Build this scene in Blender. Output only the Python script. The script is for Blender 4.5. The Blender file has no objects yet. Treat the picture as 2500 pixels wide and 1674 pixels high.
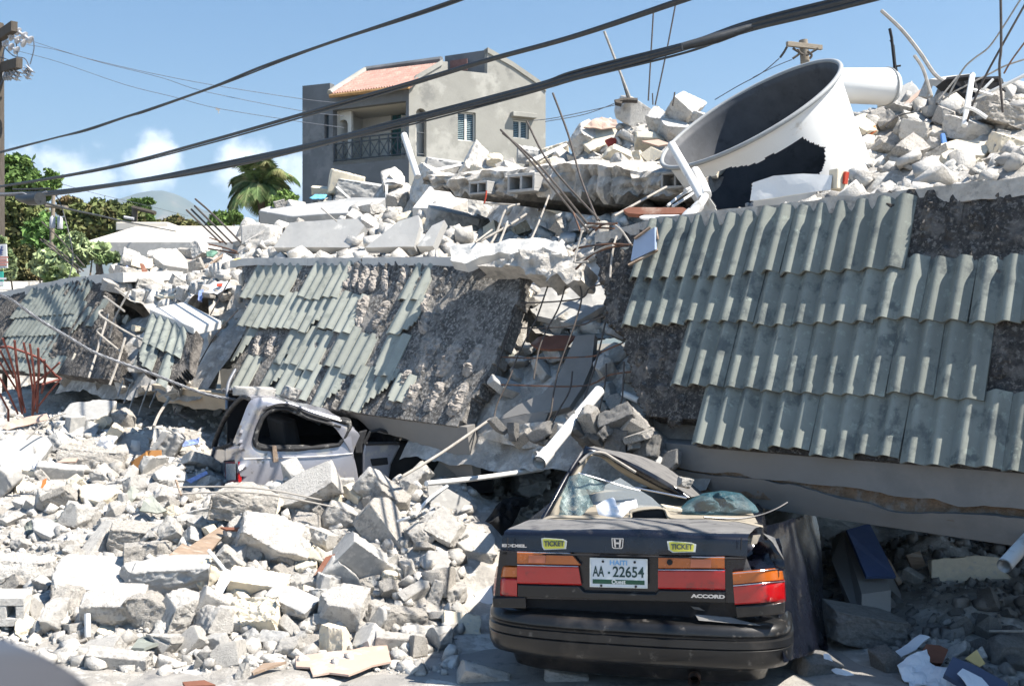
import bpy, bmesh, math, random
import numpy as np
from mathutils import Vector, Matrix, Euler

SC = bpy.context.scene
COL = SC.collection
rnd = random.Random(7)
R = math.radians

# ------------------------------------------------------------------ camera, sky, sun, exposure
FPX, CX, HY, CAMZ = 2680.0, 1250.0, 837.0, 2.0
cam_d = bpy.data.cameras.new('camera')
cam = bpy.data.objects.new('camera', cam_d); COL.objects.link(cam)
cam.location = (0, 0, CAMZ); cam.rotation_euler = (R(90), 0, 0)
cam_d.sensor_width = 36.0; cam_d.lens = FPX/2500*36
cam_d.clip_start = 0.05; cam_d.clip_end = 30000
cam_d.dof.use_dof = True; cam_d.dof.focus_distance = 9.0; cam_d.dof.aperture_fstop = 7.0
SC.camera = cam

SUN = Vector((.62, -.205, .94)).normalized()
sun_d = bpy.data.lights.new('sun', 'SUN'); sun_d.energy = 5.0; sun_d.angle = R(.5); sun_d.color = (1, .94, .85)
sun = bpy.data.objects.new('sun', sun_d); COL.objects.link(sun)
sun.rotation_euler = SUN.to_track_quat('Z', 'Y').to_euler(); sun.location = (20, -10, 30)

W = bpy.data.worlds.new("World"); SC.world = W; W.use_nodes = True
nt = W.node_tree; nt.nodes.clear()
def N(t, ty, **kw):
    n = t.nodes.new(ty)
    for k, v in kw.items(): setattr(n, k, v)
    return n
def mth(t, op, a, b=None, clamp=False):
    n = N(t, 'ShaderNodeMath', operation=op, use_clamp=clamp)
    for i, x in enumerate((a, b)):
        if x is None: continue
        if isinstance(x, (int, float)): n.inputs[i].default_value = x
        else: t.links.new(x, n.inputs[i])
    return n.outputs[0]
def mixc(t, fac, a, b, bt='MIX'):
    n = N(t, 'ShaderNodeMix', data_type='RGBA', blend_type=bt)
    for idx, x in ((0, fac), (6, a), (7, b)):
        if isinstance(x, (int, float)): n.inputs[idx].default_value = x
        elif isinstance(x, (tuple, list)): n.inputs[idx].default_value = (*x[:3], 1)
        else: t.links.new(x, n.inputs[idx])
    return n.outputs[2]
sky = N(nt, 'ShaderNodeTexSky', sky_type='NISHITA', sun_disc=False)
sky.sun_elevation = math.asin(SUN.z); sky.sun_rotation = math.atan2(SUN.x, SUN.y)
sky.air_density = 1.15; sky.dust_density = .35; sky.ozone_density = 1.6; sky.altitude = 60
tc = N(nt, 'ShaderNodeTexCoord'); sep = N(nt, 'ShaderNodeSeparateXYZ'); nt.links.new(tc.outputs['Generated'], sep.inputs[0])
yy = mth(nt, 'MAXIMUM', sep.outputs[1], .02)
cu = mth(nt, 'DIVIDE', sep.outputs[0], yy); cv = mth(nt, 'DIVIDE', sep.outputs[2], yy)
cmb = N(nt, 'ShaderNodeCombineXYZ'); nt.links.new(cu, cmb.inputs[0]); nt.links.new(cv, cmb.inputs[1])
def nz(scale, detail=8, rough=.6):
    n = N(nt, 'ShaderNodeTexNoise'); n.inputs['Scale'].default_value = scale
    n.inputs['Detail'].default_value = detail; n.inputs['Roughness'].default_value = rough
    nt.links.new(cmb.outputs[0], n.inputs['Vector']); return n.outputs[0]
n1 = nz(26, 9, .55); n2 = nz(9, 4, .5)
def blob(u0, v0, a, b, g=1.0):
    e = mth(nt, 'ADD', mth(nt, 'POWER', mth(nt, 'DIVIDE', mth(nt, 'SUBTRACT', cu, u0), a), 2.0),
            mth(nt, 'POWER', mth(nt, 'ABSOLUTE', mth(nt, 'DIVIDE', mth(nt, 'SUBTRACT', cv, v0), b)), 2.0))
    return mth(nt, 'SUBTRACT', g, e)
dens = None
for bb in ((-.385, .150, .095, .036), (-.43, .157, .04, .03), (-.325, .163, .035, .034), (-.245, .158, .036, .036), (-.215, .140, .05, .024),
           (-.195, .152, .05, .030), (-.62, .15, .12, .05), (-.16, .125, .06, .03), (.95, .13, .3, .05)):
    x = blob(*bb)
    dens = x if dens is None else mth(nt, 'MAXIMUM', dens, x)
dens = mth(nt, 'ADD', dens, mth(nt, 'MULTIPLY', mth(nt, 'SUBTRACT', n1, .52), 3.6))
cl = N(nt, 'ShaderNodeMapRange', interpolation_type='SMOOTHSTEP'); nt.links.new(dens, cl.inputs[0])
cl.inputs[1].default_value = .05; cl.inputs[2].default_value = 1.15
hz = N(nt, 'ShaderNodeMapRange', interpolation_type='SMOOTHSTEP'); nt.links.new(cv, hz.inputs[0])
hz.inputs[1].default_value = .17; hz.inputs[2].default_value = .05; hz.inputs[3].default_value = 0; hz.inputs[4].default_value = .45
hs = N(nt, 'ShaderNodeHueSaturation'); nt.links.new(sky.outputs[0], hs.inputs['Color'])
hs.inputs['Saturation'].default_value = 1.32; hs.inputs['Value'].default_value = 1.22
c0 = mixc(nt, hz.outputs[0], hs.outputs[0], (7.5, 11.0, 16.0))
shade = N(nt, 'ShaderNodeMapRange'); nt.links.new(mth(nt, 'ADD', cv, mth(nt, 'MULTIPLY', n2, .03)), shade.inputs[0])
shade.inputs[1].default_value = .135; shade.inputs[2].default_value = .175
cc = mixc(nt, shade.outputs[0], (9.5, 11.5, 14.5), (17, 17.6, 18.5))
c1 = mixc(nt, mth(nt, 'MULTIPLY', cl.outputs[0], .78), c0, cc)
bg = N(nt, 'ShaderNodeBackground'); nt.links.new(c1, bg.inputs[0]); bg.inputs[1].default_value = .052
wo = N(nt, 'ShaderNodeOutputWorld'); nt.links.new(bg.outputs[0], wo.inputs[0])

SC.view_settings.view_transform = 'Standard'; SC.view_settings.look = 'None'
SC.view_settings.gamma = 1; SC.view_settings.exposure = 1.22
SC.cycles.max_bounces = 6; SC.cycles.diffuse_bounces = 1; SC.cycles.glossy_bounces = 3
SC.cycles.transparent_max_bounces = 12; SC.cycles.use_denoising = True

# ------------------------------------------------------------------ helpers
CR = {0: (0, 0, .9368), 1: (0, 0, 2.788), 2: (700, 80, 3.267), 3: (1300, 0, 1.9517), 4: (0, 520, 2.9586), 5: (500, 560, 2.8),
      6: (1100, 560, 2.657), 7: (1500, 380, 1.704), 8: (1150, 1080, 2.64), 9: (0, 950, 2.166), 10: (500, 930, 2.1075),
      11: (1850, 1150, 2.992), 12: (600, 380, 2.9275), 13: (1200, 1280, 4.684), 14: (2050, 0, 3.564), 15: (1650, 1230, 3.531),
      16: (0, 380, 4.9), 17: (280, 560, 5.227), 18: (1400, 420, 5.6)}
def C(k, x, y):
    a = CR[k]; return (x/a[2]+a[0], y/a[2]+a[1])
def P(k, x, y, d):
    """a place in the world: direction read off the photograph, at its real distance d"""
    x, y = C(k, x, y)
    return Vector((d*(x-CX)/FPX, d, CAMZ+d*(HY-y)/FPX))
def ray(k, x, y):
    x, y = C(k, x, y); return (x-CX)/FPX, (HY-y)/FPX
def topx(p):
    return CX+FPX*p[0]/p[1], HY-FPX*(p[2]-CAMZ)/p[1]

class Plane:
    """a flat frame in the world: pt(t, v, out) with t along a, v along b, out along n"""
    def __init__(s, o, a, b, n=None):
        s.o, s.a, s.b = Vector(o), Vector(a).normalized(), Vector(b).normalized()
        s.n = Vector(n).normalized() if n else s.a.cross(s.b).normalized()
    def pt(s, t, v, out=0.0): return s.o+s.a*t+s.b*v+s.n*out
    def hit(s, k, x, y, out=0.0):
        a, b = ray(k, x, y); d = Vector((a, 1, b)); c = Vector((0, 0, CAMZ)); nn = s.a.cross(s.b)
        w = nn.dot(s.o+s.n*out-c)/nn.dot(d); q = c+d*w-s.o-s.n*out
        # solve in (a,b), not assumed orthogonal
        aa, ab, bb = 1.0, s.a.dot(s.b), 1.0; qa, qb = q.dot(s.a), q.dot(s.b); det = aa*bb-ab*ab
        return (qa*bb-qb*ab)/det, (qb*aa-qa*ab)/det

def tag(o, label=None, cat=None, group=None, kind=None):
    if label: o['label'] = label
    if cat: o['category'] = cat
    if group: o['group'] = group
    if kind: o['kind'] = kind
    return o
def empty(name, loc, label, cat, group=None):
    o = bpy.data.objects.new(name, None); COL.objects.link(o); o.location = loc; o.empty_display_size = .1
    return tag(o, label, cat, group)
def link(name, me, parent=None, loc=None):
    o = bpy.data.objects.new(name, me); COL.objects.link(o)
    if loc is not None: o.location = loc
    if parent is not None:
        o.parent = parent
        pw = Matrix.Translation(parent.location) if parent.parent is None else Matrix.Translation(Vector(parent['_w']))
        o.matrix_parent_inverse = pw.inverted()
    o['_w'] = list(Vector(loc) if loc is not None else Vector((0, 0, 0)))
    return o

class MB:
    def __init__(s): s.V, s.F, s.T = [], [], []
    def add(s, V, F, tone=1.0):
        b = len(s.V); s.V.extend([tuple(v) for v in V]); s.F.extend([tuple(i+b for i in f) for f in F]); s.T.extend([tone]*len(V)); return s
    def box(s, c, size, rot=None, tone=1.0):
        c = Vector(c); h = [x/2 for x in size]; V = []
        for sx in (-1, 1):
            for sy in (-1, 1):
                for sz in (-1, 1):
                    v = Vector((sx*h[0], sy*h[1], sz*h[2]))
                    if rot is not None: v = rot @ v
                    V.append(c+v)
        return s.add(V, [(0, 1, 3, 2), (4, 6, 7, 5), (0, 4, 5, 1), (2, 3, 7, 6), (0, 2, 6, 4), (1, 5, 7, 3)], tone)
    def hexa(s, bot, top, tone=1.0):
        n = len(bot); V = list(bot)+list(top)
        return s.add(V, [tuple(range(n))[::-1], tuple(range(n, 2*n))]+[(i, (i+1) % n, (i+1) % n+n, i+n) for i in range(n)], tone)
    def prism(s, poly, off, tone=1.0):
        off = Vector(off); return s.hexa([Vector(p) for p in poly], [Vector(p)+off for p in poly], tone)
    def tube(s, pts, r, n=7, caps=True, tone=1.0, hollow=False):
        pts = [Vector(p) for p in pts]; rr = r if isinstance(r, (list, tuple)) else [r]*len(pts); V = []; F = []
        up = None
        for i, p in enumerate(pts):
            t = (pts[min(i+1, len(pts)-1)]-pts[max(i-1, 0)]).normalized()
            if up is None:
                up = Vector((0, 0, 1)) if abs(t.z) < .9 else Vector((1, 0, 0))
            a = t.cross(up).normalized(); b = a.cross(t).normalized(); up = b
            for j in range(n):
                th = 2*math.pi*j/n; V.append(p+(a*math.cos(th)+b*math.sin(th))*rr[i])
        for i in range(len(pts)-1):
            for j in range(n):
                F.append((i*n+j, i*n+(j+1) % n, (i+1)*n+(j+1) % n, (i+1)*n+j))
        if caps and not hollow:
            F.append(tuple(range(n))[::-1]); F.append(tuple(range((len(pts)-1)*n, len(pts)*n)))
        s.add(V, F, tone)
        if hollow:
            s.tube(pts, [x*.82 for x in rr], n, False, tone)
        return s
    def grid(s, top, bot=None, mask=None, tone=1.0):
        """top, bot: nested lists [i][j] of points; cells where mask is true; closed solid when bot is given"""
        n, m = len(top), len(top[0]); ok = lambda i, j: 0 <= i < n-1 and 0 <= j < m-1 and (mask is None or mask[i][j])
        idx = {}; V = []; F = []
        def vi(l, i, j):
            k = (l, i, j)
            if k not in idx: idx[k] = len(V); V.append((top if l == 0 else bot)[i][j])
            return idx[k]
        for i in range(n-1):
            for j in range(m-1):
                if not ok(i, j): continue
                F.append((vi(0, i, j), vi(0, i+1, j), vi(0, i+1, j+1), vi(0, i, j+1)))
                if bot is None: continue
                F.append((vi(1, i, j), vi(1, i, j+1), vi(1, i+1, j+1), vi(1, i+1, j)))
                for (di, dj, a, b) in ((-1, 0, (0, 1), (0, 0)), (1, 0, (1, 0), (1, 1)), (0, -1, (0, 0), (1, 0)), (0, 1, (1, 1), (0, 1))):
                    if not ok(i+di, j+dj):
                        p, q = (i+a[0], j+a[1]), (i+b[0], j+b[1])
                        F.append((vi(0, *p), vi(1, *p), vi(1, *q), vi(0, *q)))
        return s.add(V, F, tone)
    def rings(s, outer, inner, nr=5, shape=None, tone=1.0, thick=None):
        """a band of quads between two closed loops of equal length"""
        n = len(outer); V = []; F = []
        for k in range(nr+1):
            for a, b in zip(outer, inner):
                p = Vector(a).lerp(Vector(b), k/nr); V.append(shape(p) if shape else p)
        for k in range(nr):
            for i in range(n):
                F.append((k*n+i, k*n+(i+1) % n, (k+1)*n+(i+1) % n, (k+1)*n+i))
        s.add(V, F, tone)
        if thick is not None:
            t = Vector(thick); b = len(s.V); m = len(V)
            s.add([v+t for v in V], [f[::-1] for f in F], tone)
            for k in (0, nr):
                for i in range(n):
                    p, q = b-m+k*n+i, b-m+k*n+(i+1) % n
                    s.F.append((p, q, q+m, p+m))
        return s
    def build(s, name, mat, parent=None, smooth=False, loc=None, bevel=0):
        me = bpy.data.meshes.new(name)
        V = s.V
        if loc is not None: V = [(v[0]-loc[0], v[1]-loc[1], v[2]-loc[2]) for v in V]
        me.from_pydata(V, [], s.F)
        if any(t != 1.0 for t in s.T):
            at = me.attributes.new('tone', 'FLOAT', 'POINT'); at.data.foreach_set('value', s.T)
        else:
            at = me.attributes.new('tone', 'FLOAT', 'POINT'); at.data.foreach_set('value', [1.0]*len(V))
        me.materials.append(mat); me.validate()
        bm = bmesh.new(); bm.from_mesh(me); bmesh.ops.recalc_face_normals(bm, faces=bm.faces); bm.to_mesh(me); bm.free()
        if smooth:
            me.shade_smooth()
            if smooth is not True: me.set_sharp_from_angle(angle=R(smooth))
        o = link(name, me, parent, loc)
        if bevel:
            b = o.modifiers.new('bevel', 'BEVEL'); b.width = bevel; b.segments = 2; b.limit_method = 'ANGLE'; b.angle_limit = R(35)
        return o

def fast_mesh(name, V, F, mat, tone=None):
    me = bpy.data.meshes.new(name); V = np.asarray(V, np.float32); F = np.asarray(F, np.int32)
    k = F.shape[1]
    me.vertices.add(len(V)); me.vertices.foreach_set('co', V.ravel())
    me.loops.add(F.size); me.loops.foreach_set('vertex_index', F.ravel())
    me.polygons.add(len(F)); me.polygons.foreach_set('loop_start', np.arange(0, F.size, k, dtype=np.int32))
    me.polygons.foreach_set('loop_total', np.full(len(F), k, np.int32))
    me.update(calc_edges=True)
    at = me.attributes.new('tone', 'FLOAT', 'POINT'); at.data.foreach_set('value', np.ones(len(V), np.float32) if tone is None else np.asarray(tone, np.float32))
    me.materials.append(mat); return me

def _h(i, j, k, s):
    n = (i*374761393+j*668265263+k*2147483647+s*1274126177) & 0xffffffff
    n = ((n ^ (n >> 13))*1274126177) & 0xffffffff
    n = n ^ (n >> 16)
    return (n & 0xffff)/65535.0
def vnoise(Q, seed=0):
    Q = np.asarray(Q, float); f = np.floor(Q).astype(np.int64); t = Q-f; t = t*t*(3-2*t)
    o = 0
    for dx in (0, 1):
        for dy in (0, 1):
            for dz in (0, 1):
                w = (t[..., 0] if dx else 1-t[..., 0])*(t[..., 1] if dy else 1-t[..., 1])*(t[..., 2] if dz else 1-t[..., 2])
                o = o+w*_h(f[..., 0]+dx, f[..., 1]+dy, f[..., 2]+dz, seed)
    return o
def fbm(Q, seed=0, oct=4, g=.5):
    Q = np.asarray(Q, float); a, s, tot = 1.0, 0, 0
    for o in range(oct):
        s = s+a*(vnoise(Q*(2.03**o)+o*17.3, seed+o)-.5); tot += a; a *= g
    return s/tot*2
def smooth_path(pts, n=6):
    pts = [Vector(p) for p in pts]
    if len(pts) < 3: return pts
    out = []
    for i in range(len(pts)-1):
        p0, p1, p2, p3 = pts[max(i-1, 0)], pts[i], pts[i+1], pts[min(i+2, len(pts)-1)]
        for k in range(n):
            t = k/n
            out.append(.5*((2*p1)+(p2-p0)*t+(2*p0-5*p1+4*p2-p3)*t*t+(-p0+3*p1-3*p2+p3)*t*t*t))
    out.append(pts[-1]); return out
def resample(loop, n):
    loop = [Vector(p) for p in loop]; L = [0]
    for i in range(len(loop)): L.append(L[-1]+(loop[(i+1) % len(loop)]-loop[i]).length)
    out = []; j = 0
    for k in range(n):
        t = L[-1]*k/n
        while L[j+1] < t: j += 1
        f = (t-L[j])/max(L[j+1]-L[j], 1e-9); out.append(loop[j].lerp(loop[(j+1) % len(loop)], f))
    return out
def inpoly(x, y, poly):
    c = False; n = len(poly); j = n-1
    for i in range(n):
        xi, yi = poly[i]; xj, yj = poly[j]
        if (yi > y) != (yj > y) and x < (xj-xi)*(y-yi)/(yj-yi)+xi: c = not c
        j = i
    return c

# ------------------------------------------------------------------ materials
def M(name, col, rough=.9, var=.15, scale=5, bump=.25, bscale=60, col2=None, c2amt=.5, c2scale=3, metal=0, spec=.3, bdist=.01,
      stretch=None, col3=None, c3amt=.6, c3scale=30, alpha=None, coat=0, trans=0, wave=None):
    m = bpy.data.materials.new(name); m.use_nodes = True; t = m.node_tree; b = t.nodes['Principled BSDF']
    tc = N(t, 'ShaderNodeTexCoord'); vec = tc.outputs['Object']
    if stretch:
        mp = N(t, 'ShaderNodeMapping'); mp.inputs['Scale'].default_value = stretch; t.links.new(vec, mp.inputs[0]); vec = mp.outputs[0]
    def noise(sc, det=6, ro=.6, off=0):
        n = N(t, 'ShaderNodeTexNoise'); n.inputs['Scale'].default_value = sc; n.inputs['Detail'].default_value = det
        n.inputs['Roughness'].default_value = ro; n.noise_dimensions = '4D'; n.inputs['W'].default_value = off
        t.links.new(vec, n.inputs['Vector']); return n.outputs[0]
    lo = tuple(max(0, c*(1-var)) for c in col); hi = tuple(min(1, c*(1+var)) for c in col)
    mr = N(t, 'ShaderNodeMapRange'); t.links.new(noise(scale), mr.inputs[0]); mr.inputs[1].default_value = .3; mr.inputs[2].default_value = .7
    c = mixc(t, mr.outputs[0], lo, hi)
    def over(c, colx, amt, sc, off):
        g = N(t, 'ShaderNodeMapRange', interpolation_type='SMOOTHSTEP'); t.links.new(noise(sc, 8, .65, off), g.inputs[0])
        g.inputs[1].default_value = .62-.28*amt; g.inputs[2].default_value = .72-.22*amt
        return mixc(t, g.outputs[0], c, colx)
    if col2: c = over(c, col2, c2amt, c2scale, 3.1)
    if col3: c = over(c, col3, c3amt, c3scale, 7.7)
    at = N(t, 'ShaderNodeAttribute', attribute_name='tone')
    cm = N(t, 'ShaderNodeVectorMath', operation='SCALE'); t.links.new(c, cm.inputs[0]); t.links.new(at.outputs['Fac'], cm.inputs['Scale'])
    t.links.new(cm.outputs[0], b.inputs['Base Color'])
    rr = N(t, 'ShaderNodeMapRange'); t.links.new(noise(scale*3, 5, .6, 5.5), rr.inputs[0]); rr.inputs[3].default_value = max(0, rough-.12); rr.inputs[4].default_value = min(1, rough+.12)
    t.links.new(rr.outputs[0], b.inputs['Roughness'])
    b.inputs['Metallic'].default_value = metal; b.inputs['Specular IOR Level'].default_value = spec
    if coat: b.inputs['Coat Weight'].default_value = coat; b.inputs['Coat Roughness'].default_value = .12
    if trans: b.inputs['Transmission Weight'].default_value = trans
    if alpha is not None: b.inputs['Alpha'].default_value = alpha
    if bump:
        bp = N(t, 'ShaderNodeBump'); bp.inputs['Strength'].default_value = min(1, bump*2); bp.inputs['Distance'].default_value = bdist
        t.links.new(noise(bscale, 10, .7, 1.3), bp.inputs['Height']); t.links.new(bp.outputs[0], b.inputs['Normal'])
    return m
MT = dict(
  cwhite=M('white_concrete', (.70, .665, .61), var=.12, bump=.6, bscale=22, bdist=.03, col2=(.50, .47, .43), c2amt=.35, c2scale=3, col3=(.42, .39, .35), c3amt=.18, c3scale=9),
  cgrey=M('grey_concrete', (.42, .41, .39), var=.14, bump=.35, bscale=45, col2=(.56, .54, .50), c2amt=.4, c2scale=3),
  ccream=M('cream_plaster', (.70, .62, .48), var=.10, bump=.25, bscale=30, col2=(.56, .52, .46), c2amt=.35, c2scale=5),
  crough=M('rough_concrete', (.57, .53, .475), var=.25, scale=12, bump=.9, bscale=22, bdist=.03, col2=(.36, .34, .31), c2amt=.4, c2scale=9),
  cdim=M('shade_darkened_rubble', (.27, .26, .245), var=.25, scale=8, bump=.6, bscale=25, bdist=.03),  # darker rubble copy: shade under the eaves put into the colour
  cdust=M('pale_dust', (.62, .60, .56), var=.12, bump=.6, bscale=25, bdist=.03),
  mound=M('rubble_fill', (.40, .375, .34), var=.35, scale=4, bump=1, bscale=12, bdist=.05, col2=(.62, .60, .56), c2amt=.5, c2scale=6),
  slab=M('smooth_slab', (.40, .395, .38), var=.08, bump=.12, bscale=20, col2=(.42, .41, .39), c2amt=.3, c2scale=1.5, c3amt=.2, col3=(.62, .60, .56), c3scale=4),
  ledge=M('pale_cement', (.60, .58, .54), var=.10, bump=.25, bscale=30, col2=(.46, .45, .43), c2amt=.3, c2scale=3),
  tar=M('stippled_mortar', (.085, .078, .072), var=.5, scale=30, bump=1, bscale=45, bdist=.04, col2=(.21, .19, .17), c2amt=.45, c2scale=6, col3=(.29, .265, .235), c3amt=.4, c3scale=38),
  tarm=M('pale_stippled_mortar', (.13, .122, .113), var=.5, scale=30, bump=1, bscale=45, bdist=.04, col2=(.30, .28, .255), c2amt=.6, c2scale=4, col3=(.40, .375, .34), c3amt=.5, c3scale=34),
  mortar=M('mortar_ridge', (.40, .36, .32), var=.3, scale=25, bump=1, bscale=40, bdist=.02, col2=(.20, .19, .18), c2amt=.4, c2scale=14),
  tile=M('green_grey_tile', (.235, .250, .222), rough=.75, var=.13, scale=5, bump=.25, bscale=90, bdist=.004, col2=(.125, .14, .135), c2amt=.4, c2scale=6, col3=(.30, .33, .285), c3amt=.25, c3scale=18),
  tilep=M('pale_green_tile', (.335, .345, .30), rough=.8, var=.12, scale=5, bump=.25, bscale=70, bdist=.004, col2=(.24, .255, .225), c2amt=.35, c2scale=7, col3=(.36, .37, .31), c3amt=.25, c3scale=20),
  soffit=M('painted_plaster', (.24, .228, .212), rough=.8, var=.07, scale=2, bump=.1, bscale=40, col2=(.20, .193, .182), c2amt=.3, c2scale=1.2),
  beige=M('beige_plaster', (.47, .40, .31), var=.1, bump=.15, bscale=30),
  brick=M('exposed_rusty_layer', (.24, .17, .115), var=.3, scale=14, bump=1, bscale=30, bdist=.03, col2=(.28, .25, .22), c2amt=.5, c2scale=9),
  rust=M('rusty_steel', (.16, .085, .055), rough=.8, var=.4, scale=20, bump=.4, bscale=120, col2=(.085, .07, .065), c2amt=.5, c2scale=10),
  rebar=M('dark_steel', (.10, .085, .075), rough=.7, var=.3, scale=20, bump=.4, bscale=150),
  dusty=M('dusty_steel', (.38, .35, .31), rough=.9, var=.25, scale=15, bump=.3, bscale=80),
  galv=M('galvanised_steel', (.22, .225, .24), rough=.5, var=.2, scale=20, metal=.5, bump=.2),
  pvc=M('white_plastic_pipe', (.74, .73, .70), rough=.45, var=.06, bump=.05, col2=(.55, .52, .47), c2amt=.25, c2scale=8),
  cable=M('black_cable_sheath', (.032, .034, .036), rough=.45, var=.3, scale=30, bump=.1, spec=.5),
  wire=M('thin_line_wire', (.10, .11, .13), rough=.6, bump=0),
  asphalt=M('dusty_road', (.30, .285, .265), var=.2, scale=2, bump=.5, bscale=80, col2=(.40, .38, .35), c2amt=.5, c2scale=1.5, col3=(.20, .195, .19), c3amt=.3, c3scale=9),
  earth=M('dry_earth', (.20, .18, .14), var=.25, scale=.3, bump=.5, bscale=3),
  wood=M('weathered_wood', (.30, .22, .16), var=.25, scale=3, stretch=(1, 12, 12), bump=.3, bscale=12, col2=(.40, .34, .28), c2amt=.4, c2scale=2),
  woodr=M('red_brown_wood', (.20, .085, .055), var=.25, scale=4, bump=.2, bscale=30, col2=(.32, .22, .17), c2amt=.3),
  card=M('tan_hardboard', (.50, .36, .29), var=.08, scale=2, bump=.1, bscale=20, col2=(.58, .50, .44), c2amt=.4, c2scale=3),
  paper=M('white_paper', (.78, .78, .80), rough=.8, var=.04, bump=.05),
  print_=M('blue_print', (.25, .33, .60), rough=.7, var=.3, scale=30, bump=0),
  blue=M('blue_plastic', (.08, .22, .55), rough=.5, var=.2, bump=.05),
  cyan=M('pale_blue_plastic', (.16, .46, .66), rough=.5, var=.15, bump=.05),
  red=M('red_scrap', (.50, .07, .04), rough=.6, var=.2, bump=.1),
  orange=M('orange_scrap', (.62, .17, .05), rough=.7, var=.2, bump=.1),
  black=M('matt_black', (.018, .018, .02), rough=.75, var=.3, bump=.2, bscale=30),
  green=M('green_scrap', (.16, .30, .22), rough=.6, var=.2, bump=.1),
  yellow=M('yellow_foam', (.72, .52, .22), rough=.9, var=.15, bump=.2),
)
# ------------------------------------------------------------------ the street front: one leaning eave along the building line
O2 = Vector((3.0, 6.43, 0)); U2 = Vector((-.725, .689, 0)).normalized(); NH = Vector((-.689, -.725, 0)).normalized()
BACK = .8
def BK(s): return float(np.interp(s, [-3, 1, 3.2, 4.3, 4.9, 9.8, 10.4], [.52, .63, .78, .84, .88, .88, .85]))
def zb(s): return float(np.interp(s, [-4, 2.3, 4.8, 8.5, 13, 17, 20], [1.23, 1.25, 1.26, 1.41, 1.58, 1.63, 1.63]))
def zt(s): return float(np.interp(s, [-4, 3.2, 4.9, 9.3, 14.4, 17, 20], [3.06, 3.04, 2.80, 3.02, 2.98, 2.84, 2.8]))
def FP(s, v, out=0.0):
    """eave surface: s metres along the street line, v 0 (drip edge) .. 1 (top), out metres off the face"""
    h = zt(s)-zb(s); n = (NH*h+Vector((0, 0, BK(s)))).normalized()
    return O2+U2*s-NH*(BK(s)*v)+Vector((0, 0, zb(s)+h*v))+n*out
def fs(k, x, y, out=0.0):
    a, b = ray(k, x, y); lo, hi = -.8, 2.2
    def s_d(v):
        s = 5.0
        for _ in range(4):
            o = O2-NH*(BK(s)*v)+NH*out*.9; s = (o.x-a*o.y)/(a*U2.y-U2.x)
        return s, o.y+U2.y*s
    for _ in range(40):
        v = (lo+hi)/2; s, d = s_d(v); z = CAMZ+d*b
        if z > zb(s)+(zt(s)-zb(s))*v: lo = v
        else: hi = v
    return s_d(v)[0], v
SLOPE = 1.97

def tile_run(mb, fp, s0, s1, v0, v1, pitch=.16, amp=.04, jit=1.0, broken=0.0, tone0=1.0, width=2, thin=.014, lift=.034, rs=rnd, hd=0.006):
    """clay tiles side by side from s0 to s1 (s grows to the left), butt at v0, head at v1"""
    n = max(1, round(abs(s0-s1)/pitch)); i = 0
    lo = min(s0, s1); p = abs(s0-s1)/n
    while i < n:
        w = min(width, n-i); nx = 8*w; ny = 9
        a = lo+p*i; dz = rs.uniform(-.004, .004)*jit; dv = rs.uniform(-.012, .012)*jit; sk = rs.uniform(-.008, .008)*jit
        tn = tone0*rs.uniform(.88, 1.1)
        top = []; bot = []
        for ix in range(nx+1):
            x = ix/8; ph = x % 1.0
            h = amp*(.5-.5*math.cos(2*math.pi*ph))**.95
            if ix in (0, nx): h = 0
            ct, cb = [], []
            for iy in range(ny+1):
                f = iy/ny; v = v0+(v1-v0)*f+dv
                l = lift*(1-f)+hd*f+dz
                s = a+p*x*1.0+sk*(1-f)
                ct.append(fp(s, v, l+h)); cb.append(fp(s, v, l+h-thin))
            top.append(ct); bot.append(cb)
        mask = None
        if rs.random() < broken:
            c = rs.choice([0, nx]); rr_ = rs.uniform(.3, .75); mask = [[True]*ny for _ in range(nx)]
            for ix in range(nx):
                for iy in range(ny):
                    q = abs(ix-c)/nx*1.1+iy/ny*.9+rs.uniform(-.05, .05)
                    if q < rr_*.7: mask[ix][iy] = False
        mb.grid(top, bot, mask, tn); i += w
    return mb

def face_patch(mb, fp, poly, thick=.12, step=.03, disp=None, seed=1, jag=.02, vm=SLOPE, square=()):
    """a slab of eave bounded by poly [(s,v)...], with rough relief, cut ragged at its broken sides"""
    ss = [p[0] for p in poly]; vs = [p[1] for p in poly]; s0, s1, v0, v1 = min(ss), max(ss), min(vs), max(vs)
    n = int((s1-s0)/step)+2; m = int((v1-v0)*vm/step)+2
    S = np.linspace(s0, s1, n); V = np.linspace(v0, v1, m)
    G = np.stack(np.meshgrid(S, V*vm, indexing='ij')+[np.zeros((n, m))], -1)
    j1 = fbm(G*5, seed, 3)*.10; j2 = fbm(G*5+31, seed, 3)*.10
    D = disp(S[:, None]+0*V[None, :], V[None, :]+0*S[:, None], G) if disp else np.zeros((n, m))
    D = D+fbm(G*24, seed+5, 3)*.006
    top = [[fp(S[i], V[j], float(D[i, j])) for j in range(m)] for i in range(n)]
    bot = [[fp(S[i], V[j], -thick) for j in range(m)] for i in range(n)]
    mask = [[inpoly((S[i]+S[min(i+1, n-1)])/2+j1[i, j], min(max((V[j]+V[min(j+1, m-1)])/2+j2[i, j]/vm, v0+1e-4), v1-1e-4) if True else 0, poly) for j in range(m-1)] for i in range(n-1)]
    mb.grid(top, bot, mask); return mb
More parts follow.
